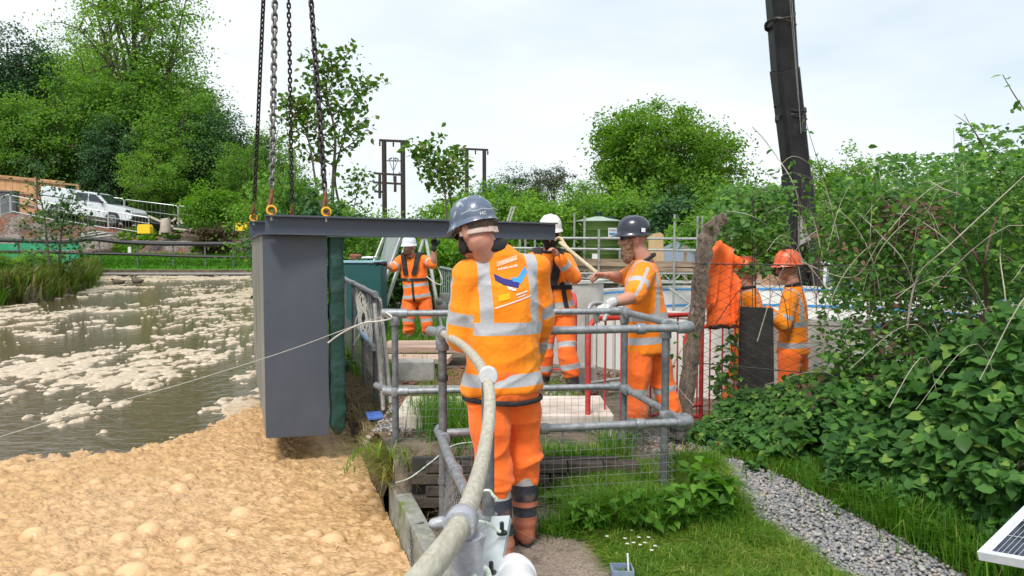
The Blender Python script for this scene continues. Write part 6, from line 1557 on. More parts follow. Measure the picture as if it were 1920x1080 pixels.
# ================================================================ far side: posts with black pipes, truck, hoarding, site fence
pf = empty('pipe_fence', Vector((-24, 46.7, 0)), 'post fence carrying two black pipes along the far grass bank', 'fence')
blk = mat('black_pipe', (.012, .012, .015), (.03, .03, .034), 3, .5)
for k, vs_ in enumerate(((0, 450), (60, 453), (130, 452), (230, 450), (300, 456), (400, 458), (450, 462), (470, 469))): pass
tube_part('black_pipe', curve([W(-60, 449, 46.8), W(30, 451, 46.8), (W(130, 453, 46.8)), W(170, 448, 46.8), W(230, 454, 46.8), W(300, 457, 46.8), W(400, 457, 46.8), W(440, 458, 46.8), W(475, 467, 46.8)], 6), pf, .13, blk, 8)
tube_part('black_pipe', curve([W(-60, 471, 46.8), W(60, 472, 46.8), W(150, 475, 46.8), W(260, 477, 46.8), W(340, 480, 46.8), W(475, 483, 46.8)], 6), pf, .09, blk, 8)
tube_part('rail_wire', [W(-60, 446, 46.8), W(475, 456, 46.8)], pf, .025, galv_dark, 5)
for u_ in (35, 110, 186, 257, 324, 384, 437, -30): a_ = W(u_, 449 + (u_ > 150) * 4, 46.85); tube_part('post', [a_, (a_.x, a_.y, .1)], pf, .045, galv_dark, 6)
gsh = mat('green_sheeting', (.02, .25, .12), (.035, .34, .17), 1.5, .5, 0, .15, 6)
for (u0, u1, v0, v1) in ((-60, 33, 456, 470), (38, 150, 455, 469), (-60, 33, 476, 490), (38, 165, 476, 492)):
    mb = MB(); mb.extr([W(u0, v0, 46.75), W(u1, v0 + 1, 46.75), W(u1 - (40 if u1 > 150 else 0), v1, 46.75), W(u0, v1, 46.75)], Vector((0, .03, 0))); mb.build('green_sheet', gsh, pf)
# pickup truck
def truck():
    u0, u1 = W(72, 400, 52), W(259, 425, 52); L = 6.6; base = Vector((W(165, 424, 52).x, 52.5, 0)); base.z = W(165, 417, 52.5).z
    t = empty('pickup_truck', base, 'white pickup truck with a canopy over the load bed, parked nose-down on the far track', 'pickup truck')
    t.rotation_euler = (0, math.radians(7.0), 0)
    s = L / 5.4; M0 = world_of(t)
    wp_ = mat('white_car_paint', (.62, .66, .70), (.72, .75, .78), 1.5, .3, coat=.5, c3=(.42, .38, .34), s3=1.6, t3=.62); gs = mat('car_glass', (.02, .03, .04), rough=.06, spec=.8); trim = mat('dark_trim', (.03, .03, .033), rough=.6)
    def X(x, z, y): return M0 @ Vector((x * s, y * s, z * s))
    def prof(pts, y0, y1, m, nm, bev=.03): 
        mb = MB(); mb.extr([X(x, z, y0) for x, z in pts], X(0, 0, y1) - X(0, 0, y0)); return mb.build(nm, m, t, bevel=bev)
    # lower body with wheel arches
    def arch(cx, r=.42, n=8): return [(cx - r * math.cos(PI * k / n), .36 + r * math.sin(PI * k / n) * .98) for k in range(n + 1)]
    P = [(-2.62, .62)] + [(-2.55, .42)] + arch(-1.6) + arch(1.62) + [(2.45, .36), (2.68, .5), (2.68, .86), (2.5, 1.02), (1.3, 1.16), (-.75, 1.16), (-2.62, 1.2)]
    prof(P, -.9, .9, wp_, 'body', .05)
    prof([(-.72, 1.17), (1.18, 1.17), (.62, 1.66), (.35, 1.72), (-.55, 1.72), (-.72, 1.62)], -.78, .78, wp_, 'cab', .06)
    for (xs) in ([(-.62, 1.2), (.08, 1.2), (.08, 1.62), (-.55, 1.62)], [(.15, 1.2), (1.0, 1.2), (.52, 1.6), (.15, 1.62)]):
        prof(xs, -.795, -.78, gs, 'side_window', 0)
    mb = MB(); mb.extr([X(1.17, 1.2, -.68), X(.64, 1.64, -.62), X(.64, 1.64, .62), X(1.17, 1.2, .68)], M0.to_3x3() @ Vector((.03, 0, .03))); mb.build('windscreen', gs, t)
    prof([(-2.6, 1.22), (-.78, 1.22), (-.8, 1.74), (-2.5, 1.76)], -.84, .84, mat('canopy_white', (.66, .72, .78), (.74, .79, .83), 2, .35), 'canopy', .06)
    prof([(-1.75, 1.22), (-1.72, 1.22), (-1.72, 1.7), (-1.75, 1.7)], -.85, -.84, trim, 'canopy_seam', 0)
    prof([(-2.6, 1.19), (-.75, 1.19), (-.75, 1.22), (-2.6, 1.22)], -.9, -.84, trim, 'bed_rail', 0)
    prof([(-1.1, .3), (1.15, .3), (1.15, .38), (-1.1, .38)], -.95, -.86, trim, 'side_step', .01)
    prof([(2.5, .36), (2.72, .4), (2.72, .62), (2.62, .66)], -.86, .86, trim, 'front_bumper', .02)
    prof([(2.28, .86), (2.62, .8), (2.6, .95), (2.36, 1.0)], -.905, -.6, gs, 'headlight', .02)
    prof([(-2.64, .85), (-2.56, .85), (-2.56, 1.1), (-2.64, 1.1)], -.905, -.72, mat('tail_red', (.5, .02, .02), rough=.3), 'tail_light', .01)
    for x in (-.7, .1, 1.15): prof([(x, .42), (x + .015, .42), (x + .015, 1.15), (x, 1.15)], -.903, -.9, trim, 'door_seam', 0)
    mb = MB(); mb.box(X(.98, 1.22, -.98), (.2, .16, .16)); mb.build('wing_mirror', trim, t, bevel=.03)
    for x in (-.5, .3): mb = MB(); mb.box(X(x, 1.02, -.915), (.2, .03, .04)); mb.build('door_handle', wp_, t)
    R = Matrix.Rotation(PI / 2, 3, 'X')
    for x in (-1.6, 1.62):
        for y in (-.8, .8):
            c_ = X(x, .36, y); w = MB(); w.lathe(c_, [(.22 * s, -.12 * s), (.34 * s, -.12 * s), (.37 * s, -.08 * s), (.37 * s, .08 * s), (.34 * s, .12 * s), (.22 * s, .12 * s)], 24, R); wo_ = w.build('wheel', rubber, t, smooth=True)
            if y < 0:
                w = MB()
                for k in range(6):
                    a = 2 * PI * k / 6; w.bar(c_ + Vector((0, -.125 * s, 0)), c_ + Vector((math.cos(a) * .21 * s, -.125 * s, math.sin(a) * .21 * s)), .06 * s, .03)
                w.lathe(c_, [(.2 * s, .10 * s), (.235 * s, .13 * s), (.2 * s, .135 * s)], 20, R, caps=False)
                o = w.build('rim', greyp, None); o.data.transform(world_of(wo_ if False else t).inverted()); o.parent = wo_
    return t
truck()
# hoarding of boards behind the truck
hod = empty('timber_hoarding', W(60, 400, 57), 'orange-brown timber hoarding of boards and rails left of the white pickup', 'hoarding')
osb = mat('fresh_boarding', (.5, .27, .12), (.64, .38, .19), 2.5, .8, 0, .2, 10, c3=(.36, .18, .08), s3=1.2, t3=.6)
hr_ = mat('rail_timber', (.3, .17, .09), (.42, .26, .15), 4, .8)
for i in range(13):
    u0 = -60 + i * 14; u1 = u0 + 13.4; f = lambda u: 326 + (u + 20) * .098
    mb = MB(); mb.extr([W(u0, f(u0), 57), W(u1, f(u1), 57), W(u1, 410, 57), W(u0, 410, 57)], Vector((0, .05, 0))); mb.build('board', osb, hod)
for dv_, e_ in ((5, 145), (30, 108), (50, 100)): mb = MB(); mb.bar(W(-60, 322 + dv_, 56.9), W(e_, 322 + dv_ + (e_ + 60) * .098, 56.9), .08, .14); mb.build('rail', hr_, hod)
for u_, v_ in ((66, 333), (147, 342)): mb = MB(); a_ = W(u_, v_, 56.8); mb.bar(a_, (a_.x, a_.y, a_.z - 3.2), .2, .2); mb.build('post', hr_, hod)
mb = MB(); a_ = W(12, 384, 54); mb.box(a_, (1.5, .6, 1.75)); mb.box(a_ + Vector((0, 0, .93)), (1.6, .7, .12)); mb.box(a_ + Vector((.25, -.32, .1)), (.3, .02, .28))
o = mb.build('grey_locker', [mat('locker_grey', (.07, .075, .085), (.1, .105, .12), 5, .5)], bevel=.02); tag(o, 'dark grey site locker at the far left in front of the hoarding', 'locker')
# welded site fence panels
hf_m = mat('site_fence_tube', (.4, .42, .42), (.52, .54, .54), 10, .45, .5)
def panel(u0, v0, u1, v1, h_px, y, lab, low=False, nw=12):
    a, b = W(u0, v0, y), W(u1, v1, y); h = h_px * y / 1400; up = Vector((0, 0, 1)); t = empty('site_fence_panel', a - up * h, lab, 'fence panel', 'welded mesh site fence panels on the far terrace'); d = (b - a).normalized(); r = .14
    tube_part('frame', [a - up * h, a - up * r, a - up * r * .3 + d * r * .3, a + d * r, b - d * r, b - up * r * .3 - d * r * .3, b - up * r, b - up * h], t, .036, hf_m, 6)
    mb = MB()
    for i in range(1, nw): p = a.lerp(b, i / nw); mb.tube([p, p - up * h], .011, 3, caps=False)
    mb.tube([a - up * h * .35, b - up * h * .35], .02, 4); mb.tube([a - up * h * .93, b - up * h * .93], .03, 4); o = mb.build('mesh_wires', hf_m, t, fix=False); o['kind'] = 'stuff'
for i, a in enumerate([(145, 362, 232, 373, 50, 55, 'fence panel behind the roof of the white pickup'), (234, 374, 333, 386, 50, 55, 'fence panel just right of the bonnet of the white pickup'), (335, 386, 433, 395, 44, 55, 'fence panel behind the bright green bush'), (434, 396, 482, 398, 44, 55, 'fence panel partly hidden by the steel box'), (0, 370, 18, 364, 36, 50, 'low fence panel in front of the dark locker'), (20, 366, 110, 384, 32, 50, 'low panel behind the rear wheel of the pickup'), (110, 382, 202, 398, 32, 49.5, 'low panel in front of the pickup doors'), (203, 396, 279, 408, 32, 49.5, 'low panel in front of the pickup nose')]): panel(*a)
ylw = mat('yellow_block', (.85, .55, .01), (.95, .65, .03), 6, .6, c3=(.4, .22, .03), s3=6, t3=.58)
for (u_, v_, lab) in ((269, 430, 'yellow fence foot block below the nose of the white pickup'), (453, 425, 'bright yellow fence foot block beside the left end of the steel beam')):
    p = W(u_, v_ + 8, 49.0); mb = MB(); mb.extr([p + Vector((x, 0, z)) for x, z in ((-.42, 0), (.42, 0), (.42, .45), (.34, .6), (-.34, .6), (-.42, .45))], Vector((0, .5, 0))); t_ = mb.build('fence_block', ylw, bevel=.04); tag(t_, lab, 'fence block', 'yellow fence foot blocks')
# heap of pipes and cable drums
dk = empty('pipe_pile', W(325, 435, 52), 'pile of black pipes with pale trestles right of the pickup', 'pipe pile')
for i in range(7): tube_part('black_pipe', [W(282 + i * 3, 418 + i * 3.0, 51 + .1 * i), W(352 + i * 2, 428 + i * 2.2, 52)], dk, .12, blk, 6)
pw = mat('pale_trestle', (.45, .38, .32), (.6, .52, .45), 9, .8)
for (x0, y0, x1, y1) in ((300, 440, 306, 410), (320, 440, 316, 408), (303, 412, 318, 410), (302, 425, 320, 424), (333, 420, 338, 410), (342, 420, 338, 410), (322, 415, 330, 409), (325, 428, 370, 434), (278, 405, 325, 425)):
    mb = MB(); mb.bar(W(x0, y0, 50.5), W(x1, y1, 50.5), .12, .12); mb.build('trestle_bar', pw, dk)
mb = MB(); mb.lathe(W(311, 436, 50.4), [(.3, 0), (.34, .4), (.3, .9), (0.01, .95)], 12); mb.build('sack', pw, dk, smooth=True)
# heap of pale rubble sheets
mb = MB()
for i, (u0, v0, u1, v1) in enumerate(((155, 444, 205, 436), (170, 446, 215, 441), (160, 439, 190, 434))): mb.bar(W(u0, v0, 49), W(u1, v1, 49), .8, .08)
tag(mb.build('pale_sheets', conc_pale), 'stack of pale sheets lying on the bank below the pickup', 'sheets')
mb = MB(); p = W(243, 470, 47.5); mb.box(p, (.2, .04, .5)); tag(mb.build('marker_board', white_p), 'tiny white marker board on the far bank above the grass', 'marker')
# steps with yellow rails behind the beam
stp = empty('access_steps', W(560, 400, 20), 'blue-grey access steps with a yellow guard frame seen just above the beam', 'steps')
bs = mat('blue_grey_steel', (.2, .26, .3), (.28, .34, .38), 5, .5)
for (u0, v0, u1, v1) in ((548, 410, 570, 376), (538, 371, 575, 376), (540, 374, 578, 378)): mb = MB(); mb.bar(W(u0, v0, 20), W(u1, v1, 20), .07, .07); mb.build('stringer', bs, stp)
for (u0, v0, u1, v1) in ((541, 372, 541, 388), (557, 374, 557, 388), (541, 387, 557, 388), (540, 379, 557, 380), (533, 375, 533, 400), (540, 402, 545, 388)): mb = MB(); mb.bar(W(u0, v0, 20.2), W(u1, v1, 20.2), .03, .03); mb.build('yellow_rail', ylw, stp)
# H-frame power poles
pm = mat('tarred_pole', (.03, .022, .018), (.06, .045, .036), 5, .9)
def hpole(uA, uB, vt, vb, y, lab):
    a, b = W(uA, vt, y), W(uB, vt + 1.5, y); a2 = Vector((a.x, a.y, W(uA, vb, y).z - 3)); b2 = Vector((b.x, b.y, a2.z)); t = empty('power_pole', a2, lab, 'power pole', 'H-frame wooden power poles')
    tube_part('pole', [a, a2], t, .2, pm, 10); tube_part('pole', [b, b2], t, .2, pm, 10); d = (b - a).normalized(); mb = MB(); mb.bar(a - d * .4 + Vector((0, 0, -.02)), b + d * .4 + Vector((0, 0, -.02)), .16, .2); mb.build('crossarm', pm, t)
    for p in (a - d * .35, a.lerp(b, .5), b + d * .35): mb = MB(); mb.lathe(p - Vector((0, 0, .5)), [(.05, 0), (.09, .08), (.05, .16), (.09, .24), (.05, .36)], 8); mb.build('insulator', pm, t)
    return t
h1 = hpole(720, 755, 263, 400, 62, 'nearer H-frame power pole, left of the two, with wires and lower brackets'); h2 = hpole(875, 908, 279, 370, 75, 'farther H-frame power pole half hidden by the green trees')
for (u0, v0, u1, v1, w) in ((722, 301, 754, 302, .1), (738, 294, 738, 340, .07), (729, 300, 737, 320, .05), (746, 300, 738, 320, .05), (729, 299, 735, 296, .12), (741, 296, 747, 299, .12)): mb = MB(); mb.bar(W(u0, v0, 62), W(u1, v1, 62), w, w); mb.build('bracket', galv_dark, h1)
for (u0, v0, u1, v1, w) in ((712, 327, 712, 372, .2), (741, 330, 741, 360, .2), (702, 325, 752, 328, .16), (700, 342, 755, 345, .16), (702, 359, 720, 360, .16)): mb = MB(); mb.bar(W(u0, v0, 60), W(u1, v1, 60), w, w); mb.build('switch_frame', pm, h1)
for (u_, v_) in ((703, 323), (750, 324), (700, 339), (703, 356)): mb = MB(); p = W(u_, v_, 60); mb.lathe(p - Vector((0, 0, .12)), [(.05, 0), (.12, .06), (.12, .14), (.05, .2)], 8); mb.build('insulator', blue_b, h1)
# stay wires beside the far trees
for k, (u0, v0, u1, v1) in enumerate(((924, 335, 948, 400), (930, 335, 955, 400))): mb = MB(); mb.tube([W(u0, v0, 70), W(u1, v1, 55)], .03, 4); tag(mb.build('stay_wire', wire), 'left of two thin stay wires slanting down through the trees above the helmet' if k == 0 else 'right-hand stay wire of the two slanting down through the far trees', 'wire', 'stay wires')
t = empty('wooden_ladder', W(955, 400, 24), 'ladder leaning behind the beam right of the blue-grey helmet', 'ladder')
for du in (0, 5): mb = MB(); mb.bar(W(951 + du, 415, 24), W(960 + du, 387, 24), .05, .05); mb.build('stile', alu, t)
# ================================================================ trees and plants
bark = mat('grey_bark', (.07, .055, .04), (.14, .115, .09), 8, .95, 0, .6, 20)
bark_d = mat('dark_bark', (.03, .024, .018), (.07, .055, .042), 8, .95)
lf_ash = leafmat('ash_leaves', (0.092, 0.214, 0.028), (0.221, 0.408, 0.064), (0.293, 0.479, 0.100), .58, big=.25, bigscale=.25)
lf_mid = leafmat('woodland_leaves', (0.064, 0.168, 0.026), (0.166, 0.327, 0.051), (0.230, 0.397, 0.078), .55, big=.3, bigscale=.3)
lf_dark = leafmat('dark_leaves', (0.028, 0.081, 0.028), (0.064, 0.153, 0.050), None, .25, big=.2, bigscale=.4)
lf_oak = leafmat('oak_leaves', (0.074, 0.183, 0.020), (0.170, 0.327, 0.043), (0.230, 0.387, 0.064), .55, big=.25, bigscale=.5)
lf_bright = leafmat('bright_leaves', (.07, .2, .016), (.15, .33, .03), (.24, .36, .05), .45, big=.2, bigscale=.8)
lf_syc = leafmat('sycamore_leaves', (.045, .12, .018), (.13, .26, .035), (.2, .16, .04), .4, big=.2)
def crown_pts(n, rad, rng, hollow=2.4, lump=.3, lobes=9):
    d = rng.normal(size=(n, 3)); d /= np.linalg.norm(d, axis=1)[:, None]
    L = rng.normal(size=(lobes, 3)); L /= np.linalg.norm(L, axis=1)[:, None]
    k = np.max(d @ L.T, axis=1); f = 1 - lump + lump * 1.3 * np.clip((k - .55) / .45, 0, 1)
    r = rng.random(n) ** (1 / hollow)
    return d * (r * f)[:, None] * np.array(rad)
def tree(name, label, base, H, rad, cz, ncl, nl, ls, lm, seed, tr=.2, cat='tree', group=None, rc=None, bm_=None, limbs=7, lean=(0, 0), low=None, up=.3, bare=0, aspect=.62, sc=1.0, parts=('trunk', 'crown')):
    """trunk and forking limbs reach for leaf clumps spread through an uneven crown"""
    rng = np.random.default_rng(seed); rr = random.Random(seed); t = empty(name, base, label, cat, group)
    c = np.array([lean[0], lean[1], cz]); cl = crown_pts(ncl, rad, rng) + c
    if low is not None: cl = cl[cl[:, 2] > low]
    rc = rc or rad[0] * .17; mb = MB(); tips = []
    ctop = Vector((lean[0] * .8, lean[1] * .8, cz + rad[2] * .45)); P = [Vector((0, 0, -.3)), Vector((lean[0] * .15 + rr.uniform(-.1, .1) * tr * 4, 0, cz * .35)), Vector((lean[0] * .5, lean[1] * .5, cz * .75)), ctop]
    tp = curve(P, 5); mb.tube(tp, [tr * (1 - .82 * i / (len(tp) - 1)) for i in range(len(tp))], 8)
    far = cl[np.argsort(-np.linalg.norm((cl - c) / np.array(rad), axis=1))]; ln = []
    for i in range(limbs + bare):
        q = Vector(far[(i * 7) % len(far)]) ; s = tp[min(len(tp) - 1, 4 + (i * 3) % (len(tp) - 5))]
        if i >= limbs: q = Vector(c) + (q - Vector(c)) * 1.18
        m_ = s.lerp(q, .5) + Vector((rr.uniform(-.08, .08) * rad[0], rr.uniform(-.08, .08) * rad[0], rr.uniform(.02, .15) * rad[2])); lp = curve([s, m_, q], 5); r0 = tr * .42
        mb.tube(lp, [r0 * (1 - .85 * k / (len(lp) - 1)) for k in range(len(lp))], 5); ln += lp
        if i >= limbs:
            for _ in range(7):
                a_ = lp[rr.randint(4, len(lp) - 1)]; d_ = Vector((rr.uniform(-1, 1), rr.uniform(-.6, .6), rr.uniform(-.1, 1.2))) * rad[0] * .2; mb.tube([a_, a_ + d_ * .5 + Vector((0, 0, .05)), a_ + d_], [r0 * .2, r0 * .14, r0 * .05], 4)
    A_ = np.array([tuple(p) for p in ln + tp[4:]])
    for q in cl[:: max(1, len(cl) // 160)]:
        k = np.argmin(np.sum((A_ - q) ** 2, 1) + (A_[:, 2] > q[2]) * rad[2] * .5); a_ = Vector(A_[k]); b_ = Vector(q); mb.tube([a_, a_.lerp(b_, .5) + Vector((0, 0, .05 * rad[2])), b_], [tr * .12, tr * .08, tr * .03], 4)
    o = mb.build(parts[0], bm_ or bark, t, fix=False, smooth=True, local=True)
    n = len(cl) * nl; ci = np.repeat(np.arange(len(cl)), nl); cs = (.6 + .8 * rng.random(len(cl)))[ci][:, None]
    P = cl[ci] + rng.normal(size=(n, 3)) * rc * np.array([.62, .62, .42]) * cs; N_ = (P - c) / np.array(rad) * .35
    me = leaves(P, ls, rng, parts[1], up=up, N=N_, aspect=aspect); link(parts[1], me, lm, t, local=True)
    return t
def dup(src, loc, sc, rz, label, group=None, m=None):
    c = src.copy(); C.objects.link(c); c.location = loc; c.scale = (sc[0], sc[1], sc[2]) if isinstance(sc, tuple) else (sc,) * 3; c.rotation_euler = (0, 0, rz); c['label'] = label
    if group: c['group'] = group
    for ch in src.children:
        k = ch.copy(); C.objects.link(k); k.parent = c
        if m and ch.name.startswith('crown'):
            me = crown_cache.setdefault((ch.data.name, m.name), None)
            if me is None: me = ch.data.copy(); me.materials.clear(); me.materials.append(m); crown_cache[(ch.data.name, m.name)] = me
            k.data = me
    return c
crown_cache = {}
def base(u, y, z=None): p = W(u, 460, y); return Vector((p.x, y, hz(p.x, y) if z is None and y > 46 else (gz(p.x, y) if z is None else z)))
gw = 'trees of the wooded slope behind the truck'
def szt(v_top, y, b): return W(960, v_top, y).z - b.z
# tall open ash over the slope
b_ = base(262, 64); ash = tree('ash_tree', 'tallest tree, pale green and open-crowned, with bare branches on its right side', b_, 22, (7.0, 5.2, 6.6), 16.2, 180, 66, .25, lf_ash, 11, .5, group=gw, rc=1.15, limbs=12, bare=5, up=.25)
b_ = base(150, 62); wood = tree('woodland_tree', 'mid-green bushy tree at the foot of the slope, just behind the pickup', b_, 11, (4.6, 4, 5.2), 6.4, 190, 95, .24, lf_mid, 12, .28, group=gw, rc=.85, low=.4)
b_ = base(30, 66); dark = tree('dark_evergreen', 'very dark evergreen at the far left of the slope', b_, 16, (4.4, 4, 7.4), 9.0, 190, 95, .26, lf_dark, 13, .35, group=gw, rc=.9, bm_=bark_d, low=.4)
sp_ = [(wood, 65, 60, .8, 'bushy tree behind the left part of the timber hoarding', None, 0), (wood, 330, 61, .95, 'bushy tree below the bare branches of the ash', None, 2.0), (wood, 222, 59.5, .72, 'low bushy tree directly above the cab of the pickup', lf_dark, 3.0),
       (wood, 415, 62, .88, 'rounded tree at the right end of the slope, above the fence', lf_dark, 4.2), (wood, 105, 70, 1.15, 'large leafy tree between the ash and the dark evergreen', None, 1.0), (wood, 360, 68, 1.12, 'large ivy-green tree under the right half of the ash', None, 5.0),
       (dark, 78, 72, .98, 'dark evergreen behind the large leafy tree', None, 1.2), (dark, -25, 64, .9, 'dark evergreen cut off by the left edge', None, 2.2), (wood, 190, 68, 1.1, 'leafy tree in the middle of the slope below the ash crown', lf_ash, 0.4), (wood, 275, 63, 1.15, 'ivy-clad leafy tree right of the middle of the slope', None, 3.6),
       (wood, 10, 60, .85, 'leafy tree at the left edge above the hoarding', None, 5.5), (wood, 460, 58, .62, 'small tree on the slope just left of the chains', None, 1.9), (ash, 175, 80, .8, 'pale open tree standing behind the left half of the ash', lf_mid, 2.6), (ash, 345, 72, .72, 'thin pale tree behind the right half of the ash', lf_mid, 4.4),
       (wood, 302, 57.5, .6, 'low light green bush above the site fence', lf_ash, .9), (wood, 500, 66, .8, 'tree behind the thick chain, right of the slope', None, 2.9), (wood, -45, 58, .8, 'leafy bush beyond the left edge', None, 2.4),
       (wood, 150, 76, 1.25, 'leafy tree filling the left side below the ash crown', lf_ash, 2.2), (wood, 330, 74, 1.3, 'tall leafy tree filling the right side below the ash crown', None, 4.8), (wood, 240, 72, 1.15, 'tall dark-leaved tree right behind the ash trunk', lf_dark, 1.7)]
for (src, u_, y_, s_, lab, m_, rz_) in sp_:
    if 'beyond the left edge' in lab: continue
    p = base(u_, y_); dup(src, p, (s_, s_, s_ * (1.0 if src is wood else .95)), rz_, lab, gw, m_)
# ---- bushes at the far bank
b_ = base(395, 51.5); bush = tree('green_bush', 'bright yellow-green bush on the terrace right of the pipe pile', b_, 4, (1.9, 1.6, 1.9), 1.9, 90, 80, .17, lf_bright, 15, .08, 'bush', rc=.42, limbs=6, low=.1)
dup(bush, base(362, 56), .7, 2, 'pale bush behind the site fence, left of the bright one', m=lf_ash); dup(bush, base(425, 55), .8, 1, 'yellow-green bush just left of the steel beam end')
red_l = leafmat('brown_scrub_leaves', (.05, .03, .015), (.1, .08, .03), None, .2)
b_ = base(405, 49.2); dup(bush, b_, (.95, .8, .55), 3, 'brownish scrub on the bank under the bright bush', m=red_l)
# ---- mid-distance greenery right of the chains
for i, (u_, y_, s_, m_, lab) in enumerate([(520, 34, 1.15, lf_mid, 'bush behind the left end of the long beam'), (575, 30, .8, lf_ash, 'bush between the two right-hand chains'), (640, 27, .68, lf_ash, 'bush right of the right-hand chain'), (690, 30, .72, lf_bright, 'bright hedge bush under the nearer power pole'), (748, 28, .68, lf_ash, 'hedge bush right of the nearer power pole'),
        (800, 26, .66, lf_mid, 'hedge bush above the man at the cabinet'), (860, 30, .92, lf_ash, 'taller bush left of the blue-grey helmet'), (905, 36, 1.15, lf_bright, 'bright tall bush under the farther power pole'), (960, 34, 1.05, lf_mid, 'hedge bush right of the blue-grey helmet'), (1010, 30, .9, lf_ash, 'hedge bush behind the white helmet'),
        (1070, 33, 1.0, lf_mid, 'hedge bush left of the green tank'), (1140, 36, 1.15, lf_ash, 'hedge bush behind the green tank lid'), (1210, 34, 1.05, lf_mid, 'hedge bush behind the navy helmet'), (1290, 32, 1.0, lf_dark, 'dark hedge bush behind the scaffold rails'), (1360, 30, 1.05, lf_mid, 'hedge bush behind the bent top of the post'),
        (660, 16, .62, lf_mid, 'low bush beside the green cabinet'), (735, 17.5, .5, lf_dark, 'dark low bush behind the ladder'), (800, 19, .55, lf_mid, 'bush directly behind the man at the cabinet'), (870, 18, .55, lf_bright, 'bright low bush behind the bar fence'), (940, 20, .5, lf_mid, 'low bush behind the shoulder of the nearest man'), (590, 19, .8, lf_dark, 'dark bush hidden behind the padded seal'), (700, 22, .62, lf_ash, 'pale bush behind the cabinet and ladder'),(835, 23, .62, lf_ash, 'pale bush behind the tripod')]):
    dup(bush, base(u_, y_, 0.3 if y_ > 25 else -.1), (s_, s_, s_ * 1.02), i * 1.3, lab, 'hedge bushes behind the working area', m_)
# darker trees right of the farther pole
for i, (u_, y_, s_, vt, m_, lab) in enumerate([(975, 62, .8, 318, lf_dark, 'dull green tree right of the farther power pole'), (930, 66, .7, 330, lf_dark, 'dull green tree left of its taller neighbour'), (1100, 70, .85, 330, lf_mid, 'small tree at the left foot of the oak'), (1010, 58, .62, 350, lf_mid, 'leafy tree below the dull green ones'), (1420, 48, .62, 340, lf_mid, 'tree at the right foot of the oak')]):
    b_ = base(u_, y_, .8); h_ = W(u_, vt, y_).z - b_.z; s_ = h_ / 11.8; dup(wood, b_, (s_ * 1.1, s_, s_), i * 1.1, lab, 'distant trees along the skyline', m_)
b_ = base(1040, 56, .8); lf_grey = leafmat('grey_green_leaves', (.06, .085, .045), (.11, .14, .075), None, .3)
h_ = W(1040, 303, 56).z - .8; tree('bare_limbed_tree', 'small greyish tree with pale bare trunk left of the oak', b_, h_, (1.75, 1.6, 1.3), h_ - 1.4, 60, 45, .14, lf_grey, 31, .12, rc=.4, limbs=8, lean=(-.1, 0), group='distant trees along the skyline')
# the oak
b_ = base(1236, 52, .6); zc = W(1236, 312, 52).z - b_.z
oak = tree('oak_tree', 'broad round-crowned oak standing alone right of centre', b_, 10, (6.1, 5.2, 4.1), zc, 380, 125, .23, lf_oak, 41, .42, rc=.78, limbs=14, up=.3)
dup(wood, base(1175, 50, .6), (.3, .3, .3), 1, 'low tree at the left foot of the oak crown', m=lf_oak); dup(wood, base(1320, 50, .6), (.3, .3, .3), 2, 'low tree at the right foot of the oak crown', m=lf_oak)
# ---- slender saplings
def sapling(label, pts, y, ncl, nl, ls, lm, seed, tr=.03, spread=.5, z0=None, branches=9, leafrange=(.25, 1), rc=.16, name='sapling', up=.2, blen=None):
    rr = random.Random(seed); rng = np.random.default_rng(seed); P = [W(u, v, y) for u, v in pts]; t = empty(name, P[0], label, 'sapling'); mb = MB(); tp = curve(P, 8); n_ = len(tp)
    mb.tube(tp, [tr * (1 - .8 * i / n_) for i in range(n_)], 6); cl = []
    for k in range(branches):
        f = leafrange[0] + (leafrange[1] - leafrange[0]) * (k + rr.random() * .5) / branches; s = tp[min(n_ - 1, int(f * n_))]; sg = 1 if k % 2 else -1; L = spread * (1.25 - f * .7) * rr.uniform(.7, 1.2)
        e = s + Vector((sg * L * rr.uniform(.6, 1), rr.uniform(-.5, .5) * L, L * rr.uniform(.3, .9))); lp = curve([s, s.lerp(e, .5) + Vector((0, 0, -.05 * L)), e], 4); mb.tube(lp, [tr * .4 * (1 - .75 * i / len(lp)) for i in range(len(lp))], 4)
        for q in lp[2:]: cl.append(q)
    cl += tp[int(n_ * .55):]; cl = np.array([tuple(q) for q in cl]); ci = rng.integers(0, len(cl), ncl * nl)
    PP = cl[ci] + rng.normal(size=(ncl * nl, 3)) * rc * np.array([1, 1, .7]); mb.build('stem', bark, t, fix=False, smooth=True)
    link('foliage', bigleaves(PP, ls, rng, up=up), lm, t); return t
sapling('tall slender sycamore sapling beside the right-hand chain', [(622, 400), (625, 330), (628, 250), (612, 170), (622, 118)], 22, 60, 14, .17, lf_syc, 51, .06, 1.0, branches=13, leafrange=(.3, 1), rc=.2)
sapling('sycamore branch leaning out right of the tallest sapling', [(640, 400), (628, 330), (645, 260), (672, 190), (696, 152)], 22.5, 24, 11, .16, lf_syc, 52, .04, .6, branches=7, leafrange=(.45, 1), rc=.16)
sapling('left branch of the sapling group, between the two right chains', [(600, 400), (590, 330), (580, 270), (562, 215), (548, 195)], 21.5, 40, 12, .16, lf_syc, 53, .04, .75, branches=8, leafrange=(.4, 1), rc=.2)
sapling('thin sapling with a drooping leaning top, between the power poles', [(838, 420), (835, 370), (826, 330), (805, 295), (790, 280)], 19, 40, 11, .15, lf_syc, 54, .03, .7, branches=10, leafrange=(.25, 1), rc=.16)
sapling('leafy sapling just left of the farther power pole', [(850, 420), (845, 370), (838, 330), (850, 295)], 20, 30, 11, .15, lf_syc, 55, .03, .6, branches=8, leafrange=(.25, 1), rc=.16)
sapling('wispy sapling right of the tallest one, low above the beam', [(668, 420), (664, 390), (672, 350), (668, 330)], 21, 16, 10, .14, lf_syc, 56, .02, .6, branches=7, leafrange=(.2, 1), rc=.2)
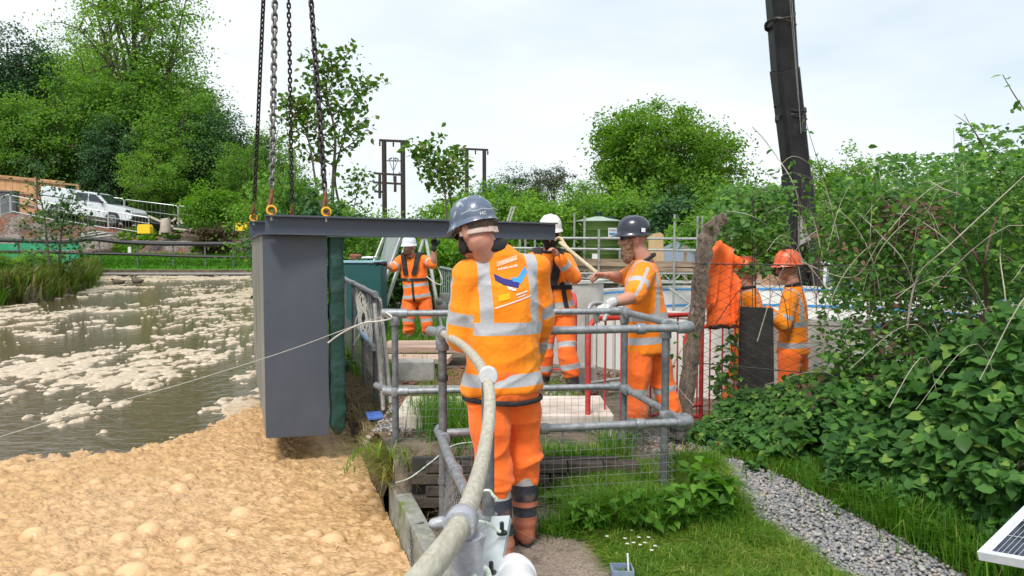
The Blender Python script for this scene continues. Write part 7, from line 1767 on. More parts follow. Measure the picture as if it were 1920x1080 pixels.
b_ = base(543, 20, .2); dup(bush, b_, (.5, .5, .95), 1, 'ivy-clad stump column behind the thin dark chain', m=lf_mid); dup(bush, base(528, 22, .2), (.55, .5, .8), 2, 'dark ivy column left of the thin dark chain', m=lf_dark); dup(bush, base(600, 21, .2), (.6, .5, .85), 4, 'ivy column behind the right-hand chain', m=lf_ash)
# sapling on the left bank, leaves in long drooping sprays
lf_ash2 = leafmat('drooping_leaves', (.03, .085, .025), (.08, .17, .05), (.18, .26, .04), .35, big=.2)
sapling('small tree with drooping leaf sprays on the left bank in front of the pickup', [(95, 520), (90, 470), (82, 400), (70, 345), (72, 305)], 29, 22, 14, .15, lf_ash2, 57, .05, 1.4, branches=9, leafrange=(.2, .95), rc=.16, name='small_tree')
sapling('fuller drooping young tree on the left bank, right of its neighbour', [(108, 520), (112, 470), (116, 430), (122, 395), (128, 370)], 28.5, 55, 13, .15, lf_ash2, 58, .05, 1.25, branches=12, leafrange=(.0, .7), rc=.26, name='small_tree')

# ---- left bank grass
gr_m = leafmat('rank_grass', (.05, .15, .015), (.12, .27, .03), (.3, .3, .1), .4, big=.3, bigscale=.6)
gr_o = leafmat('olive_grass', (.06, .09, .015), (.13, .17, .03), (.28, .24, .1), .4, big=.3, bigscale=.6)
rng = np.random.default_rng(81); n = 60000; px = rng.uniform(-30, -13, n); py = rng.uniform(16, 47, n); d = bankd(px, py) + (fbm(px * .9, py * .9, 3, 71) - .5) * .8; k = d > .12; px, py, d = px[k], py[k], d[k]
pz = np.clip(-.6 + d * 1.6, -1.0, .3); rim = np.clip(1.6 - d, 0, 1); hh = .18 + .42 * rim * (.5 + fbm(px * .5, py * .5, 3, 9)); oli = (py > 23) & (rng.random(len(px)) < .75)
for sel, m_, nm in ((~oli, gr_m, 'bank_grass'), (oli, gr_o, 'bank_reeds')):
    tag(link(nm, blades(np.stack([px, py, pz], 1)[sel], (hh * (1.0 if nm == 'bank_grass' else 1.15))[sel], rng, w=.035, lean=1.0, wind=(.3, -.2)), m_), ('bright green rank grass' if nm == 'bank_grass' else 'olive drooping reeds') + ' on the bank left of the lagoon', kind='stuff')
# far lawn
rng = np.random.default_rng(82); n = 26000; px = rng.uniform(-38, 3, n); py = rng.uniform(46.7, 49.3, n); pz = hfar2(px, py)
tag(link('far_grass', blades(np.stack([px, py, pz], 1), .16, rng, w=.03, lean=.7), leafmat('lawn_grass', (.07, .22, .015), (.12, .32, .025), None, .4)), 'bright mown grass on the far bank', kind='stuff')
rng = np.random.default_rng(83); n = 9000; px = rng.uniform(-40, -8, n); py = rng.uniform(49.2, 52.5, n); k = fbm(px * .35, py * .6, 4, 3) > .6; px, py = px[k], py[k]
tag(link('far_weeds', leaves(np.stack([px, py, hfar2(px, py) + .12], 1), .3, rng), lf_bright), 'weeds scattered over the far earth bank', kind='stuff')

for i, (x_, y_, s_, m_, lab) in enumerate(((-20.3, 27, .55, lf_ash, 'low leafy shrub on the grassed bank, nearest the water edge'), (-22, 31, .6, lf_mid, 'leafy shrub in the middle of the grassed bank'), (-18.3, 22.5, .42, lf_bright, 'bright low shrub at the near end of the grassed bank'), (-24.8, 39, .55, lf_ash, 'leafy shrub at the far end of the grassed bank'))):
    dup(bush, Vector((x_, y_, .1)), (s_ * 1.3, s_, s_ * .6), i * 2.1, lab, 'shrubs on the grassed bank', m_)
# ================================================================ hedge beyond the tank
for i, (u_, y_, s_, sz_, m_, lab) in enumerate([(1350, 17.5, .8, .85, lf_mid, 'hedge bush left of the crane boom'), (1415, 18, .85, .95, lf_ash, 'hedge bush just left of the boom foot'), (1468, 18.2, .85, .98, lf_mid, 'hedge bush behind the boom foot'), (1560, 18, .9, .98, lf_mid, 'hedge bush just right of the boom'), (1640, 18.3, .95, .9, lf_dark, 'dark hedge bush behind the crane cab'),
        (1720, 18, .95, 1.0, lf_mid, 'hedge bush behind the long earth heap'), (1800, 17.5, .95, 1.05, lf_dark, 'dark hedge bush near the right side'), (1880, 17, .95, 1.08, lf_mid, 'hedge bush at the right edge'), (1965, 17, .95, 1.1, lf_ash, 'hedge bush cut by the right edge'), (1690, 21, 1.0, .95, lf_ash, 'paler bush in the second row of the hedge'), (1860, 21, 1.2, 1.25, lf_ash, 'pale bush in the second row near the right edge'), (1510, 22, 1.0, 1.05, lf_dark, 'dark bush behind the boom foot, second row')]):
    k_ = 1.28; dup(bush, base(u_, y_ * k_, -.2), (s_ * 1.15 * k_, s_ * k_, (sz_ * 3.8 + .35) * k_ / 3.8 - .42), i * 1.7, lab, 'hedge beyond the white tank', m_)
b_ = base(1580, 27, -.2); tree('willow_tree', 'feathery pale green tree just right of the crane boom', b_, 5, (1.35, 1.3, 1.5), 3.7, 90, 70, .15, lf_ash, 61, .1, rc=.34, limbs=8, aspect=.3)
# ================================================================ nearer thicket, brambles, nettles
lf_br = leafmat('bramble_leaves', (0.030, 0.104, 0.018), (0.108, 0.249, 0.038), (0.216, 0.394, 0.063), .4, rough=.65, big=.25, bigscale=1.2)
lf_nt = leafmat('nettle_leaves', (0.030, 0.099, 0.022), (0.094, 0.234, 0.043), (0.236, 0.374, 0.075), .38, rough=.66, big=.2, bigscale=1.5)
lf_hw = leafmat('hawthorn_leaves', (0.040, 0.125, 0.018), (0.108, 0.249, 0.038), (0.197, 0.374, 0.056), .4, rough=.45, big=.25, bigscale=1.2)
st_d = mat('bramble_stem', (.07, .035, .03), (.13, .075, .05), 20, .8); st_p = mat('dead_stem', (.36, .31, .24), (.52, .46, .37), 14, .85, c3=(.2, .15, .1), s3=5, t3=.6); st_g = mat('green_stem', (.09, .13, .03), (.16, .2, .06), 20, .7)
def basepoint(s, back=0.0):      # s: 0 at the far end by the post, 1 at the solar panel
    a = curve([Vector((1.56, 6.0, 0)), Vector((1.86, 5.5, 0)), Vector((2.10, 4.7, 0)), Vector((2.32, 4.05, 0)), Vector((2.52, 3.45, 0)), Vector((2.72, 2.9, 0))], 12)
    q = s * (len(a) - 1); i = min(len(a) - 2, int(q)); return a[i].lerp(a[i + 1], q - i) + Vector((.83, .55, 0)) * back
BPS = np.array([tuple(basepoint(q)) for q in np.linspace(0, 1, 101)])
def bp(s, back): i = s * 100; k = np.minimum(i.astype(int), 99); f = (i - k)[:, None]; return BPS[k] * (1 - f) + BPS[k + 1] * f + np.outer(back, [.83, .55, 0])
def topz(s): return np.interp(s, [0, .12, .3, .5, .68, .85, 1], [.32, .42, .66, .98, 1.28, 1.52, 1.6])
rng = np.random.default_rng(91); n = 36000
s_ = rng.random(n); bk_ = rng.random(n) ** 1.3 * 1.3; f = rng.random(n) ** .75
lump = .72 + .56 * fbm(s_ * 11, bk_ * 3, 3, 5)
zt_ = topz(s_) * lump * np.clip(.38 + bk_ * 1.5, 0, 1); P = bp(s_, bk_ - .15 + (fbm(s_ * 14, f * 4, 3, 6) - .5) * .35); P[:, 2] = gz(2.5, 4) + zt_ * f - .02
keep = (f > .45) | (bk_ < .3) | (rng.random(n) < .35); keep &= vnoise3(P * 3.6, 3) > .36
P = P[keep]; Nf = np.tile(np.array([[-.35, -.6, .35]]), (len(P), 1))
hedge = empty('bramble_hedge', basepoint(.5, .6), 'tall tangle of brambles, nettles and dead stems along the gravel path on the right', 'hedge')
sz = .05 * (.75 + 1.1 * vnoise3(P * 1.6, 8)); o = link('leaf_mass', bigleaves(P, sz, rng, N=Nf, up=.4), lf_nt, hedge); o['kind'] = 'stuff'
# dark undergrowth behind the leaves: dead stalks standing close
def arcs(specs, name, m, r=.004, n=5, parent=None, lab=None):
    mb = MB(); paths = []
    for (pts, rad) in specs:
        c_ = curve(pts, 6); mb.tube(c_, [rad * (1 - .6 * i / len(c_)) for i in range(len(c_))], n, caps=False); paths.append(c_)
    o = mb.build(name, m, parent, fix=False, smooth=True); o['kind'] = 'stuff'; return paths
rr = random.Random(92); spd = []; spp = []; spg = []
for k in range(240):
    s0 = rr.random(); b0_ = rr.uniform(.2, 1.5); p = basepoint(s0, b0_); p.z = -.1; tz_ = float(topz(s0)) * rr.uniform(.7, 1.25); dx, dy = rr.uniform(-.5, .5), rr.uniform(-.5, .5)
    q = [p, p + Vector((dx * .2, dy * .2, tz_ * .55)), p + Vector((dx * .7, dy * .6, tz_)), p + Vector((dx * 1.5, dy * 1.2, tz_ * rr.uniform(.7, 1.05)))]; (spd if k % 3 else spp).append((q, rr.uniform(.002, .0045)))
# long arching canes seen against the tank and the sky (photo positions give where they stand)
cz_ = [(((1420, 640), (1460, 520), (1520, 440), (1580, 420)), 5.6, 'p'), (((1600, 700), (1560, 560), (1490, 470), (1420, 410), (1360, 395)), 5.4, 'p'), (((1640, 690), (1630, 560), (1650, 470), (1720, 400), (1800, 360)), 5.3, 'p'), (((1700, 620), (1720, 520), (1780, 460), (1920, 330)), 4.6, 'P'), (((1590, 380), (1640, 368), (1685, 378), (1724, 398)), 6.0, 'd'),
    (((1500, 490), (1600, 520), (1660, 440), (1760, 345), (1900, 320)), 5.2, 'p'), (((1745, 340), (1765, 352), (1830, 380), (1900, 440)), 5.0, 'p'), (((1920, 205), (1900, 175), (1880, 140)), 4.3, 'd'), (((1920, 420), (1880, 330), (1840, 270), (1808, 214)), 4.8, 'd'), (((1900, 480), (1870, 340), (1830, 250), (1790, 215)), 5.1, 'd'),
    (((1790, 430), (1795, 330), (1790, 290), (1788, 240)), 5.6, 'p'), (((1812, 430), (1808, 340), (1804, 290), (1800, 232)), 5.7, 'p'), (((1530, 560), (1510, 420), (1480, 330), (1410, 235)), 6.2, 'p'), (((1500, 430), (1490, 350), (1440, 270), (1410, 238)), 6.3, 'p'), (((1555, 360), (1530, 290), (1510, 225)), 6.4, 'd'),
    (((1640, 330), (1642, 400), (1640, 520), (1635, 640)), 5.8, 'd'), (((1660, 620), (1640, 500), (1600, 420), (1540, 370)), 5.5, 'p'), (((1750, 640), (1700, 500), (1650, 440), (1610, 400)), 5.2, 'p'), (((1480, 640), (1470, 560), (1430, 480), (1380, 440)), 6.0, 'd'), (((1850, 620), (1800, 480), (1720, 410), (1680, 400)), 4.9, 'p'),
    (((1870, 700), (1850, 560), (1850, 470), (1880, 380)), 4.5, 'D'), (((1820, 700), (1850, 560), (1830, 480), (1780, 420)), 4.6, 'D'), (((1920, 500), (1850, 470), (1760, 500), (1680, 560)), 4.7, 'p'), (((1895, 700), (1885, 560), (1875, 470), (1890, 380)), 4.3, 'p'), (((1540, 690), (1560, 560), (1620, 470), (1700, 430)), 5.3, 'p'),
    (((1340, 610), (1390, 540), (1440, 500), (1500, 500)), 6.1, 'd'), (((1300, 760), (1260, 700), (1300, 620), (1330, 570)), 6.0, 'p'), (((1720, 356), (1770, 356), (1815, 362)), 6.0, 'p'), (((1380, 470), (1360, 440), (1310, 420), (1270, 425)), 6.0, 'd'), (((1560, 640), (1500, 590), (1470, 560), (1420, 530)), 5.9, 'p')]
for pts, y_, kd in cz_:
    P_l = [W(u_, v_, y_ - .12 * i * rr.uniform(-.5, 1.5)) for i, (u_, v_) in enumerate(pts)]; rad = {'p': .0042, 'P': .0065, 'd': .004, 'D': .012}[kd]; (spp if kd in 'pP' else spd).append((P_l, rad))
for k in range(190):      # finer random canes in the upper tangle
    u_, v_ = rr.uniform(1480, 1930), rr.uniform(440, 640); y_ = rr.uniform(4.8, 7.2); du, dv2 = rr.uniform(-120, 120), rr.uniform(-190, -60)
    P_l = [W(u_, v_, y_), W(u_ + du * .35, v_ + dv2 * .6, y_), W(u_ + du, v_ + dv2 * rr.uniform(.6, 1), y_ - .2), W(u_ + du * 1.6, v_ + dv2 * rr.uniform(.3, .9), y_ - .3)]; (spp, spd, spg, spd)[k % 4].append((P_l, rr.uniform(.0013, .0032)))
pa = arcs(spd, 'canes', st_d, parent=hedge); pb = arcs(spp, 'dead_canes', st_p, parent=hedge); pc_ = arcs(spg, 'green_canes', st_g, parent=hedge)
# leaves along the canes in threes
PL = []
for path in pa + pc_ + pb[90:]:
    for q in path:
        pu, pv = 960 + 1400 * q.x / q.y, 462 + (CAMZ - q.z) * 1400 / q.y
        if rr.random() < (.2 if pv < 620 else .4) and q.z > .4 and not (1300 < pu < 1545 and 430 < pv < 650):
            for j in range(3): PL.append(q + Vector((rr.gauss(0, .05), rr.gauss(0, .05), rr.gauss(0, .04))))
PL = np.array([tuple(p) for p in PL]); o = link('cane_leaves', bigleaves(PL, .05, rng, up=.3), lf_br, hedge); o['kind'] = 'stuff'
def leafcloud(zones, m, name, parent, seed, size, N=(-.3, -.5, .3), up=.35):
    rng = np.random.default_rng(seed); A = []
    for (u0, u1, v0, v1, y0, y1, n, thr, fr) in zones:
        u_ = rng.uniform(u0, u1, n); v_ = rng.uniform(v0, v1, n); y_ = rng.uniform(y0, y1, n); x = (u_ - 960) / 1400 * y_; z = CAMZ - (v_ - 462) * y_ / 1400; Q = np.stack([x, y_, z], 1)
        e = np.minimum(np.minimum((u_ - u0) / (u1 - u0), (u1 - u_) / (u1 - u0)), np.minimum((v_ - v0) / (v1 - v0), (v1 - v_) / (v1 - v0))) * 2
        A.append(Q[vnoise3(Q * fr, seed) > thr + .35 * np.clip(.35 - e, 0, 1)])
    Q = np.concatenate(A); o = link(name, bigleaves(Q, size, rng, N=np.tile(np.array([N]), (len(Q), 1)), up=up), m, parent); o['kind'] = 'stuff'
leafcloud([(1560, 1940, 335, 560, 5.6, 7.4, 13500, .46, 3), (1640, 1960, 290, 430, 6.6, 8.5, 6000, .45, 2.4), (1790, 1960, 235, 430, 4.4, 5.6, 2600, .46, 4), (1540, 1900, 540, 700, 5.2, 6.2, 2600, .52, 3.2), (1720, 1940, 440, 700, 4.4, 5.6, 4200, .5, 3.5), (1540, 1760, 600, 690, 5.0, 5.8, 700, .52, 4), (1500, 1700, 400, 500, 6.4, 7.6, 2200, .5, 3), (1620, 1700, 520, 620, 5.2, 5.6, 300, .45, 4)], lf_br, 'upper_leaves', hedge, 95, .048)
leafcloud([(1640, 1770, 375, 450, 5.4, 6.2, 700, .42, 4), (1590, 1665, 770, 900, 4.75, 4.95, 500, .35, 6), (1500, 1900, 420, 800, 4.9, 5.6, 700, .5, 5)], leafmat('withered_leaves', (.08, .04, .025), (.16, .09, .05), None, .2), 'withered_leaves', hedge, 96, .05)
haw = empty('hawthorn_bush', Vector((2.7, 7.4, -.2)), 'leafy hawthorn above the hanging coat and behind the fence, left of the boom', 'bush')
leafcloud([(1345, 1478, 350, 462, 6.9, 8.2, 3600, .40, 3), (1386, 1440, 430, 512, 6.6, 7.0, 700, .45, 4), (1330, 1400, 380, 440, 6.5, 7.2, 600, .46, 4), (1535, 1600, 340, 450, 6.9, 8.0, 900, .48, 3), (1340, 1400, 620, 760, 6.3, 6.8, 700, .45, 5)], lf_hw, 'leaves', haw, 97, .06)
hs_ = []
for k in range(6):
    u_ = rr.uniform(1372, 1440); y_ = rr.uniform(6.7, 7.8); p = W(u_, 700, y_); p.z = -.25; q = W(u_ + rr.uniform(-60, 50), rr.uniform(350, 430), y_); hs_.append(([p, p.lerp(q, .5) + Vector((rr.uniform(-.1, .1), 0, 0)), q], rr.uniform(.004, .008)))
arcs(hs_, 'stems', bark_d, parent=haw)
# the nearest leaves, each its own part
lv = []
for k in range(3):
    mb = MB()
    for j, (a_, s_f) in enumerate(((0, 1.0), (1.25, .8), (-1.25, .8))):
        R = Matrix.Rotation(a_, 3, 'Z'); L = .075 * s_f; pts = [(0, 0, 0), (.22, .3, .05), (.5, .4, .045), (.78, .24, .0), (1.02, 0, -.12), (.78, -.24, 0), (.5, -.4, .045), (.22, -.3, .05)]; mid = [(.25, 0, -.015), (.55, 0, -.03), (.8, 0, -.06)]
        V = [R @ (Vector(p) * L) + R @ Vector((.012, 0, 0)) for p in pts + mid]; mb.add(V, [(0, 1, 8), (1, 2, 9, 8), (2, 3, 10, 9), (3, 4, 10), (4, 5, 10), (5, 6, 9, 10), (6, 7, 8, 9), (7, 0, 8)])
    me = mb.mesh('leaf', True); me.materials.append(leafmat('near_leaf_%s' % 'abc'[k], *[((.04, .12, .016),) * 2, ((.06, .17, .02),) * 2, ((.11, .26, .03),) * 2][k], None, .35, rough=.42)); lv.append(me)
hi = world_of(hedge).inverted(); k = 0
while k < 250:
    s0 = rr.random() ** .8; bkk = rr.uniform(-.12, .35); p = basepoint(min(1, s0), bkk); zz = rr.uniform(.1, 1) * float(topz(s0)) * min(1, .5 + max(0, bkk + .1) * 1.6)
    if mnoise.noise(Vector((s0 * 9, zz * 3, 0))) < -.1: continue
    p.z = zz; o = bpy.data.objects.new('leaf', lv[rr.choice((0, 0, 1, 1, 2))]); C.objects.link(o); o.parent = hedge
    sc_ = rr.uniform(.8, 1.45); o.matrix_basis = hi @ Matrix.Translation(p) @ Matrix.Rotation(rr.uniform(-.9, .9) - 2.2, 4, 'Z') @ Matrix.Rotation(rr.uniform(.1, .75), 4, 'Y') @ Matrix.Rotation(rr.uniform(-.4, .4), 4, 'X') @ Matrix.Scale(sc_, 4); k += 1

# ================================================================ gravel path and loose stones
def gpoly(px): return [tuple(G(u, v).xy) for u, v in px]
gp_ = gpoly([(1352, 872), (1372, 862), (1440, 885), (1560, 945), (1700, 1025), (1810, 1085), (1900, 1180), (1650, 1180), (1560, 1088), (1480, 1030), (1400, 980), (1362, 935)])
ico = [(-.5257, .8507, 0), (.5257, .8507, 0), (-.5257, -.8507, 0), (.5257, -.8507, 0), (0, -.5257, .8507), (0, .5257, .8507), (0, -.5257, -.8507), (0, .5257, -.8507), (.8507, 0, -.5257), (.8507, 0, .5257), (-.8507, 0, -.5257), (-.8507, 0, .5257)]
icf = [(0, 11, 5), (0, 5, 1), (0, 1, 7), (0, 7, 10), (0, 10, 11), (1, 5, 9), (5, 11, 4), (11, 10, 2), (10, 7, 6), (7, 1, 8), (3, 9, 4), (3, 4, 2), (3, 2, 6), (3, 6, 8), (3, 8, 9), (4, 9, 5), (2, 4, 11), (6, 2, 10), (8, 6, 7), (9, 8, 1)]
def stones(x, y, z, smin, smax, seed, name, m, lab, flat=.6):
    rng = np.random.default_rng(seed); n = len(x); s = (smin + (smax - smin) * rng.random(n) ** 1.6)[:, None, None]; V = np.array(ico)[None] * (1 + .35 * (rng.random((n, 12, 1)) - .5)); ax = np.stack([.7 + .6 * rng.random(n), .6 + .4 * rng.random(n), flat * (.6 + .5 * rng.random(n))], 1)[:, None, :]; V = V * ax * s
    a = rng.random(n) * 2 * PI; t = rng.normal(size=n) * .45; ca, sa, ct, st = np.cos(a)[:, None], np.sin(a)[:, None], np.cos(t)[:, None], np.sin(t)[:, None]; X, Y, Z_ = V[..., 0], V[..., 1], V[..., 2]; Y, Z_ = Y * ct - Z_ * st, Y * st + Z_ * ct; X, Y = X * ca - Y * sa, X * sa + Y * ca
    V = np.stack([X + x[:, None], Y + y[:, None], Z_ + z[:, None]], 2).reshape(-1, 3); F = (np.arange(n)[:, None, None] * 12 + np.array(icf)[None]).reshape(-1, 3); o = link(name, npmesh(name, V, F), m); tag(o, lab, kind='stuff')
gm_, gn_, gb2 = nt('gravel_stone'); gg2 = gn_.nodes.new('ShaderNodeNewGeometry'); r = gn_.nodes.new('ShaderNodeValToRGB'); r.color_ramp.elements[0].color = (.17, .18, .19, 1); r.color_ramp.elements[1].color = (.46, .44, .42, 1); e = r.color_ramp.elements.new(.55); e.color = (.27, .27, .285, 1); e = r.color_ramp.elements.new(.8); e.color = (.36, .31, .27, 1)
gn_.links.new(gg2.outputs['Random Per Island'], r.inputs[0]); gn_.links.new(r.outputs[0], gb2.inputs['Base Color']); gb2.inputs['Roughness'].default_value = .8
rng = np.random.default_rng(101); n = 26000; px = rng.uniform(1.0, 3.0, n); py = rng.uniform(2.4, 5.8, n); k = inpoly(px + (rng.random(n) - .5) * .06, py, gp_); px, py = px[k], py[k]
stones(px, py, hright(px, py) + .014 + rng.random(len(px)) * .012, .008, .018, 102, 'path_gravel', gm_, 'grey and pinkish gravel of the path beside the hedge')
sheet('gravel_path', gp_, mat('gravel_bed', (.12, .12, .12), (.24, .23, .22), 60, .95, 0, .6, 90), .006)
n = 9000; px = rng.uniform(-1.1, .9, n); py = rng.uniform(5.4, 9, n); k = fbm(px * 1.4, py * 1.1, 3, 4) > .5; px, py = px[k], py[k]; stones(px, py, hright(px, py) + .005, .010, .03, 103, 'loose_stones', gm_, 'loose grey stones on the trodden ground behind the railing')
n = 2600; px = rng.uniform(.95, 1.6, n); py = rng.uniform(4.6, 6.2, n); stones(px, py, hright(px, py) + .003, .006, .016, 104, 'hedge_chippings', gm_, 'small chippings at the foot of the post by the sealant tube')
# reddish clods and litter
red_s = leafmat('litter', (.14, .06, .035), (.3, .2, .13), (.45, .36, .25), .1)
n = 5200; px = rng.uniform(-1.1, 1.4, n); py = rng.uniform(5.2, 9.5, n); k = (fbm(px * 1.1, py * 1.1, 3, 14) > .5); px, py = px[k], py[k]; tag(link('leaf_litter', leaves(np.stack([px, py, hright(px, py) + .012], 1), .035, rng, up=.8), red_s), 'brown leaf litter and chips on the ground behind the railing', kind='stuff')
clod = mat('red_soil', (.16, .06, .04), (.26, .12, .09), 12, .95, 0, .7, 40)
n = 900; px = rng.normal(-.55, .28, n); py = rng.normal(8.5, .35, n); stones(px, py, hright(px, py) + .02, .02, .07, 105, 'red_soil_heap', clod, 'heap of red soil clods beside the grey kerb block')
n = 500; px = rng.normal(-.75, .16, n); py = rng.normal(6.55, .2, n); stones(px, py, hright(px, py) + .02, .015, .04, 106, 'red_soil_heap', clod, 'small heap of red soil clods at the railing corner')

# ================================================================ grass, weeds, dry stalks, daisies
lawn = leafmat('lawn_blades', (.07, .17, .016), (.2, .33, .035), (.42, .42, .12), .4, big=.35, bigscale=3)
lush = leafmat('lush_blades', (.05, .16, .012), (.12, .29, .025), (.3, .36, .09), .45, big=.2, bigscale=3)
dry = leafmat('dry_blades', (.2, .15, .07), (.42, .33, .17), (.12, .17, .03), .3)
def scatter(poly, n, seed, z=None):
    rng = np.random.default_rng(seed); P = np.array(poly); px = rng.uniform(P[:, 0].min(), P[:, 0].max(), n); py = rng.uniform(P[:, 1].min(), P[:, 1].max(), n); k = inpoly(px, py, poly); px, py = px[k], py[k]
    return np.stack([px, py, (hright(px, py) if z is None else np.full(len(px), z))], 1), rng
lp_ = gpoly([(1030, 955), (1110, 930), (1340, 890), (1368, 940), (1405, 985), (1490, 1038), (1570, 1095), (1660, 1190), (1240, 1190), (1185, 1110), (1128, 1035), (1080, 985)])
P, rng = scatter(lp_, 120000, 111); k = vnoise(P[:, 0] * 9, P[:, 1] * 9, 5) + rng.random(len(P)) * .8 > .5; P = P[k]
P[:, 2] -= .004; hh = .045 + .075 * fbm(P[:, 0] * 5, P[:, 1] * 5, 3, 6); tag(link('lawn_grass', blades(P, hh, rng, w=.003, lean=1.9), lawn), 'rough yellow-green lawn between the footpath and the gravel', kind='stuff')
sheet('turf', lp_, mat('turf_base', (.06, .085, .015), (.14, .15, .04), 30, .95, 0, .6, 60), .004)
Q = []
for (u_, v_, sx, sy, n, h0) in ((1190, 925, .13, .06, 900, .1), (1175, 998, .13, .035, 1500, .26), (1290, 990, .12, .04, 1100, .2), (1070, 1000, .1, .04, 900, .12), (1300, 905, .1, .06, 700, .12), (1100, 930, .25, .07, 1500, .1), (1150, 900, .05, .04, 220, .24), (1090, 915, .3, .06, 700, .09), (1260, 905, .16, .08, 500, .09), (870, 900, .12, .1, 500, .12), (960, 905, .25, .05, 300, .05), (1770, 1000, .2, .16, 3200, .26), (1690, 960, .2, .16, 3200, .2), (1600, 925, .22, .14, 3000, .14), (1510, 890, .25, .12, 2400, .12), (1430, 866, .2, .1, 1400, .1), (1850, 1050, .2, .2, 2400, .22)):
    c_ = G(u_, v_); A_ = np.stack([rng.normal(c_.x, sx, n), rng.normal(c_.y, sy, n), np.zeros(n), np.full(n, h0)], 1); Q.append(A_)
Q = np.concatenate(Q); k = ~inpoly(Q[:, 0], Q[:, 1], gp_) | (rng.random(len(Q)) < .04); Q = Q[k]; Q[:, 2] = hright(Q[:, 0], Q[:, 1]) - .01
k = (WN.x * Q[:, 0] + WN.y * Q[:, 1] - WC > .55); Q = Q[k]
tag(link('tall_grass', blades(Q[:, :3], Q[:, 3], rng, w=.0032, lean=1.1), lush), 'tufts of long green grass at the railing and the hedge foot', kind='stuff')
# within the cage, on the raised bed, and beyond
n = 9000; px = rng.uniform(-1.1, .75, n); py = rng.uniform(4.66, 9.0, n); k = (fbm(px * 1.2 + 4, py * .9, 3, 8) > .54) | ((py < 4.95) & (rng.random(n) < .8)); px, py = px[k], py[k]
tag(link('mossy_grass', blades(np.stack([px, py, hright(px, py)], 1), .08, rng, w=.004, lean=1.3), lawn), 'mossy low grass round the slabs behind the railing', kind='stuff')
n = 15000; px = rng.uniform(-3.4, -.9, n); py = rng.uniform(8.5, 15, n); k = (WN.x * px + WN.y * py - WC > .2); px, py = px[k], py[k]
tag(link('rough_grass', blades(np.stack([px, py, hright(px, py)], 1), .2, rng, w=.008, lean=1.2), lush), 'rough green grass round the cabinet and ladder', kind='stuff')
# dry roots and grass on the crumbling wall top
sv_ = rng.uniform(4.9, 11.5, 5200); tv_ = rng.normal(.16, .09, 5200); PX = WN.x * (WC + tv_) + WD.x * sv_; PY = WN.y * (WC + tv_) + WD.y * sv_
tag(link('dry_grass', blades(np.stack([PX, PY, np.full(len(PX), .0)], 1), .085, rng, w=.003, lean=2.0, wind=(-.35, -.35)), dry), 'dry straw and roots along the top of the lagoon wall', kind='stuff')
sv_ = rng.normal(5.1, .16, 900); tv_ = rng.normal(.08, .05, 900); PX = WN.x * (WC + tv_) + WD.x * sv_; PY = WN.y * (WC + tv_) + WD.y * sv_
tag(link('hanging_grass', blades(np.stack([PX, PY, np.full(len(PX), -.02)], 1), .24, rng, w=.0028, lean=1.8, wind=(-.5, -.5)), leafmat('olive_blades', (.12, .15, .03), (.28, .28, .08), (.4, .33, .15), .35)), 'tuft of olive grass overhanging the foam at the end of the kerb', kind='stuff')
sv_ = rng.normal(5.35, .3, 1500); tv_ = rng.normal(.5, .12, 1500); PX = WN.x * (WC + tv_) + WD.x * sv_; PY = WN.y * (WC + tv_) + WD.y * sv_
tag(link('corner_grass', blades(np.stack([PX, PY, hright(PX, PY)], 1), .24, rng, w=.0034, lean=1.2), lush), 'green tuft at the corner post of the railing', kind='stuff')
# rubble in the pit behind the kerb
sv_ = rng.uniform(3.6, 4.95, 420); tv_ = rng.uniform(.16, .5, 420); PX = WN.x * (WC + tv_) + WD.x * sv_; PY = WN.y * (WC + tv_) + WD.y * sv_
stones(PX, PY, hright(PX, PY) + .02, .02, .06, 107, 'rubble', earthw, 'dark rubble between the mossy kerb and the railing')
tag(link('pit_straw', blades(np.stack([PX, PY, hright(PX, PY) + .03], 1), .1, rng, w=.003, lean=2.5), dry), 'straw lying on the rubble behind the kerb', kind='stuff')
mb = MB(); mb.tube(curve([G(742, 905, .08), G(770, 895, .18), G(810, 865, .25), G(850, 835, .3), G(900, 828, .3)], 8), .0035, 6); tag(mb.build('pale_cable', tie, smooth=True), 'pale green cable snaking from the kerb end toward the railing', 'cable')
# leafy weeds
lf_wd = leafmat('weed_leaves', (.05, .15, .018), (.13, .3, .03), (.2, .38, .05), .45)
def weed(u, v, n, sx, sy, h, size, seed, lab, m=None):
    m = m or lf_wd
    rng = np.random.default_rng(seed); c_ = G(u, v); t = empty('weed_clump', c_, lab, 'weeds', 'leafy weeds around the railing and path'); A = []; mb = MB()
    for k in range(max(3, n // 14)):
        p = Vector((rng.normal(c_.x, sx * .6), rng.normal(c_.y, sy * .6), 0)); p.z = gz(p.x, p.y); q = p + Vector((rng.normal(0, .05), rng.normal(0, .05), h * rng.uniform(.55, 1.1))); mb.tube([p, p.lerp(q, .5) + Vector((.01, 0, 0)), q], .0025, 4)
        for j in range(14): a = rng.random() * 2 * PI; f = .25 + .75 * j / 13; A.append(tuple(p.lerp(q, f) + Vector((math.cos(a), math.sin(a), 0)) * size * .25))
    mb.build('stalks', st_g, t, fix=False); link('foliage', bigleaves(np.array(A), size, rng, up=.8, droop=.25), m, t)
weed(1105, 1000, 150, .09, .04, .2, .06, 121, 'clump of nettle-like weeds at the left of the lawn, by the dark brick wall'); weed(1235, 1003, 330, .15, .035, .25, .065, 122, 'low leafy weeds in front of the railing, middle of the lawn edge')
weed(1335, 985, 330, .07, .07, .28, .08, 123, 'broad-leaved weeds where the lawn meets the gravel', lf_wd); weed(1060, 952, 60, .08, .05, .08, .06, 124, 'small bright weeds at the head of the footpath', lf_bright)
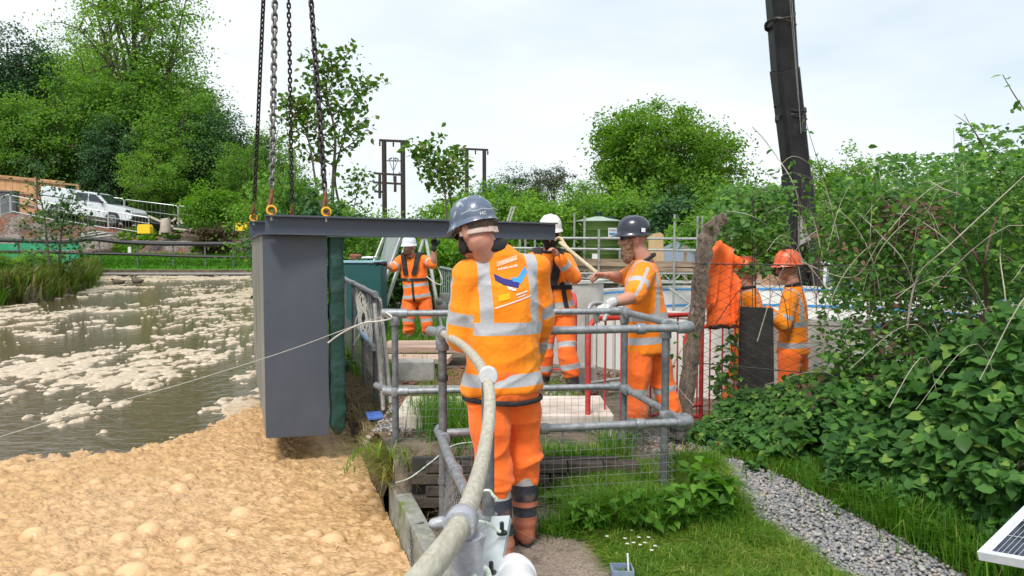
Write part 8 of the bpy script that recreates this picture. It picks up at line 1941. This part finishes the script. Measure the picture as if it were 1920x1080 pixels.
weed(1640, 930, 160, .2, .12, .12, .05, 125, 'low bright weeds along the foot of the hedge', lf_bright); weed(1790, 1030, 160, .15, .12, .18, .07, 126, 'weeds beside the solar panel', lf_nt); weed(1450, 880, 130, .2, .08, .1, .05, 127, 'low weeds by the far end of the gravel path', lf_nt); weed(1380, 850, 120, .12, .1, .14, .06, 128, 'weeds below the sealant tube', lf_nt)
weed(660, 700, 120, .12, .5, .25, .07, 129, 'dark ivy leaves on the wall between the box and the mesh railing', lf_dark)
pet = mat('daisy_petals', (.78, .78, .74)); dm = None
for (u_, v_) in ((1184, 995), (1172, 1010), (1198, 1008), (1216, 1008), (1188, 1018), (1209, 1018), (1222, 1032), (1138, 1006), (1228, 1024), (1200, 1022), (1176, 1020)):
    p = G(u_, v_, .07)
    if dm is None:
        mb = MB()
        for k in range(9): a = 2 * PI * k / 9; b2 = a + .5; mb.add([Vector((0, 0, .002)), Vector((math.cos(a), math.sin(a), .25)) * .009, Vector((math.cos(b2), math.sin(b2), .25)) * .009], [(0, 1, 2)])
        mb.tube([(0, 0, -.06), (0, 0, 0)], .0008, 4, mi=1); dm = mb.mesh('daisy'); dm.materials.append(pet); dm.materials.append(st_g)
    o = bpy.data.objects.new('daisy', dm); C.objects.link(o); o.location = p; o.scale = (1.1,) * 3; tag(o, 'small white daisy in the lawn right of the footpath', 'daisy', 'daisies in the lawn')
# ducks on the water
dk_m = mat('duck_plumage', (.07, .05, .035), (.16, .12, .09), 30, .8)
for (u_, v_, lab) in ((257, 530, 'duck with raised head swimming near the far bank'), (222, 532, 'duck with lowered head left of the other duck')):
    p = G(u_, v_, WZ); t = empty('duck', p, lab, 'duck', 'ducks on the lagoon'); mb = MB(); hh_ = .34 if u_ > 240 else .2
    mb.tube([p + Vector((.36, 0, .14)), p + Vector((.24, 0, .1)), p + Vector((0, 0, .07)), p + Vector((-.2, 0, .1)), p + Vector((-.27, 0, .14))], [.02, .09, .14, .09, .03], 12); mb.tube([p + Vector((-.18, 0, .1)), p + Vector((-.25, 0, hh_ * .7)), p + Vector((-.27, 0, hh_))], [.06, .04, .035], 10); mb.ell(p + Vector((-.29, 0, hh_ + .02)), (.075, .045, .05)); mb.build('body', dk_m, t, smooth=True)
    mb = MB(); mb.tube([p + Vector((-.34, 0, hh_ + .01)), p + Vector((-.43, 0, hh_ - .005))], [.02, .012], 8); mb.build('bill', ylw, t)
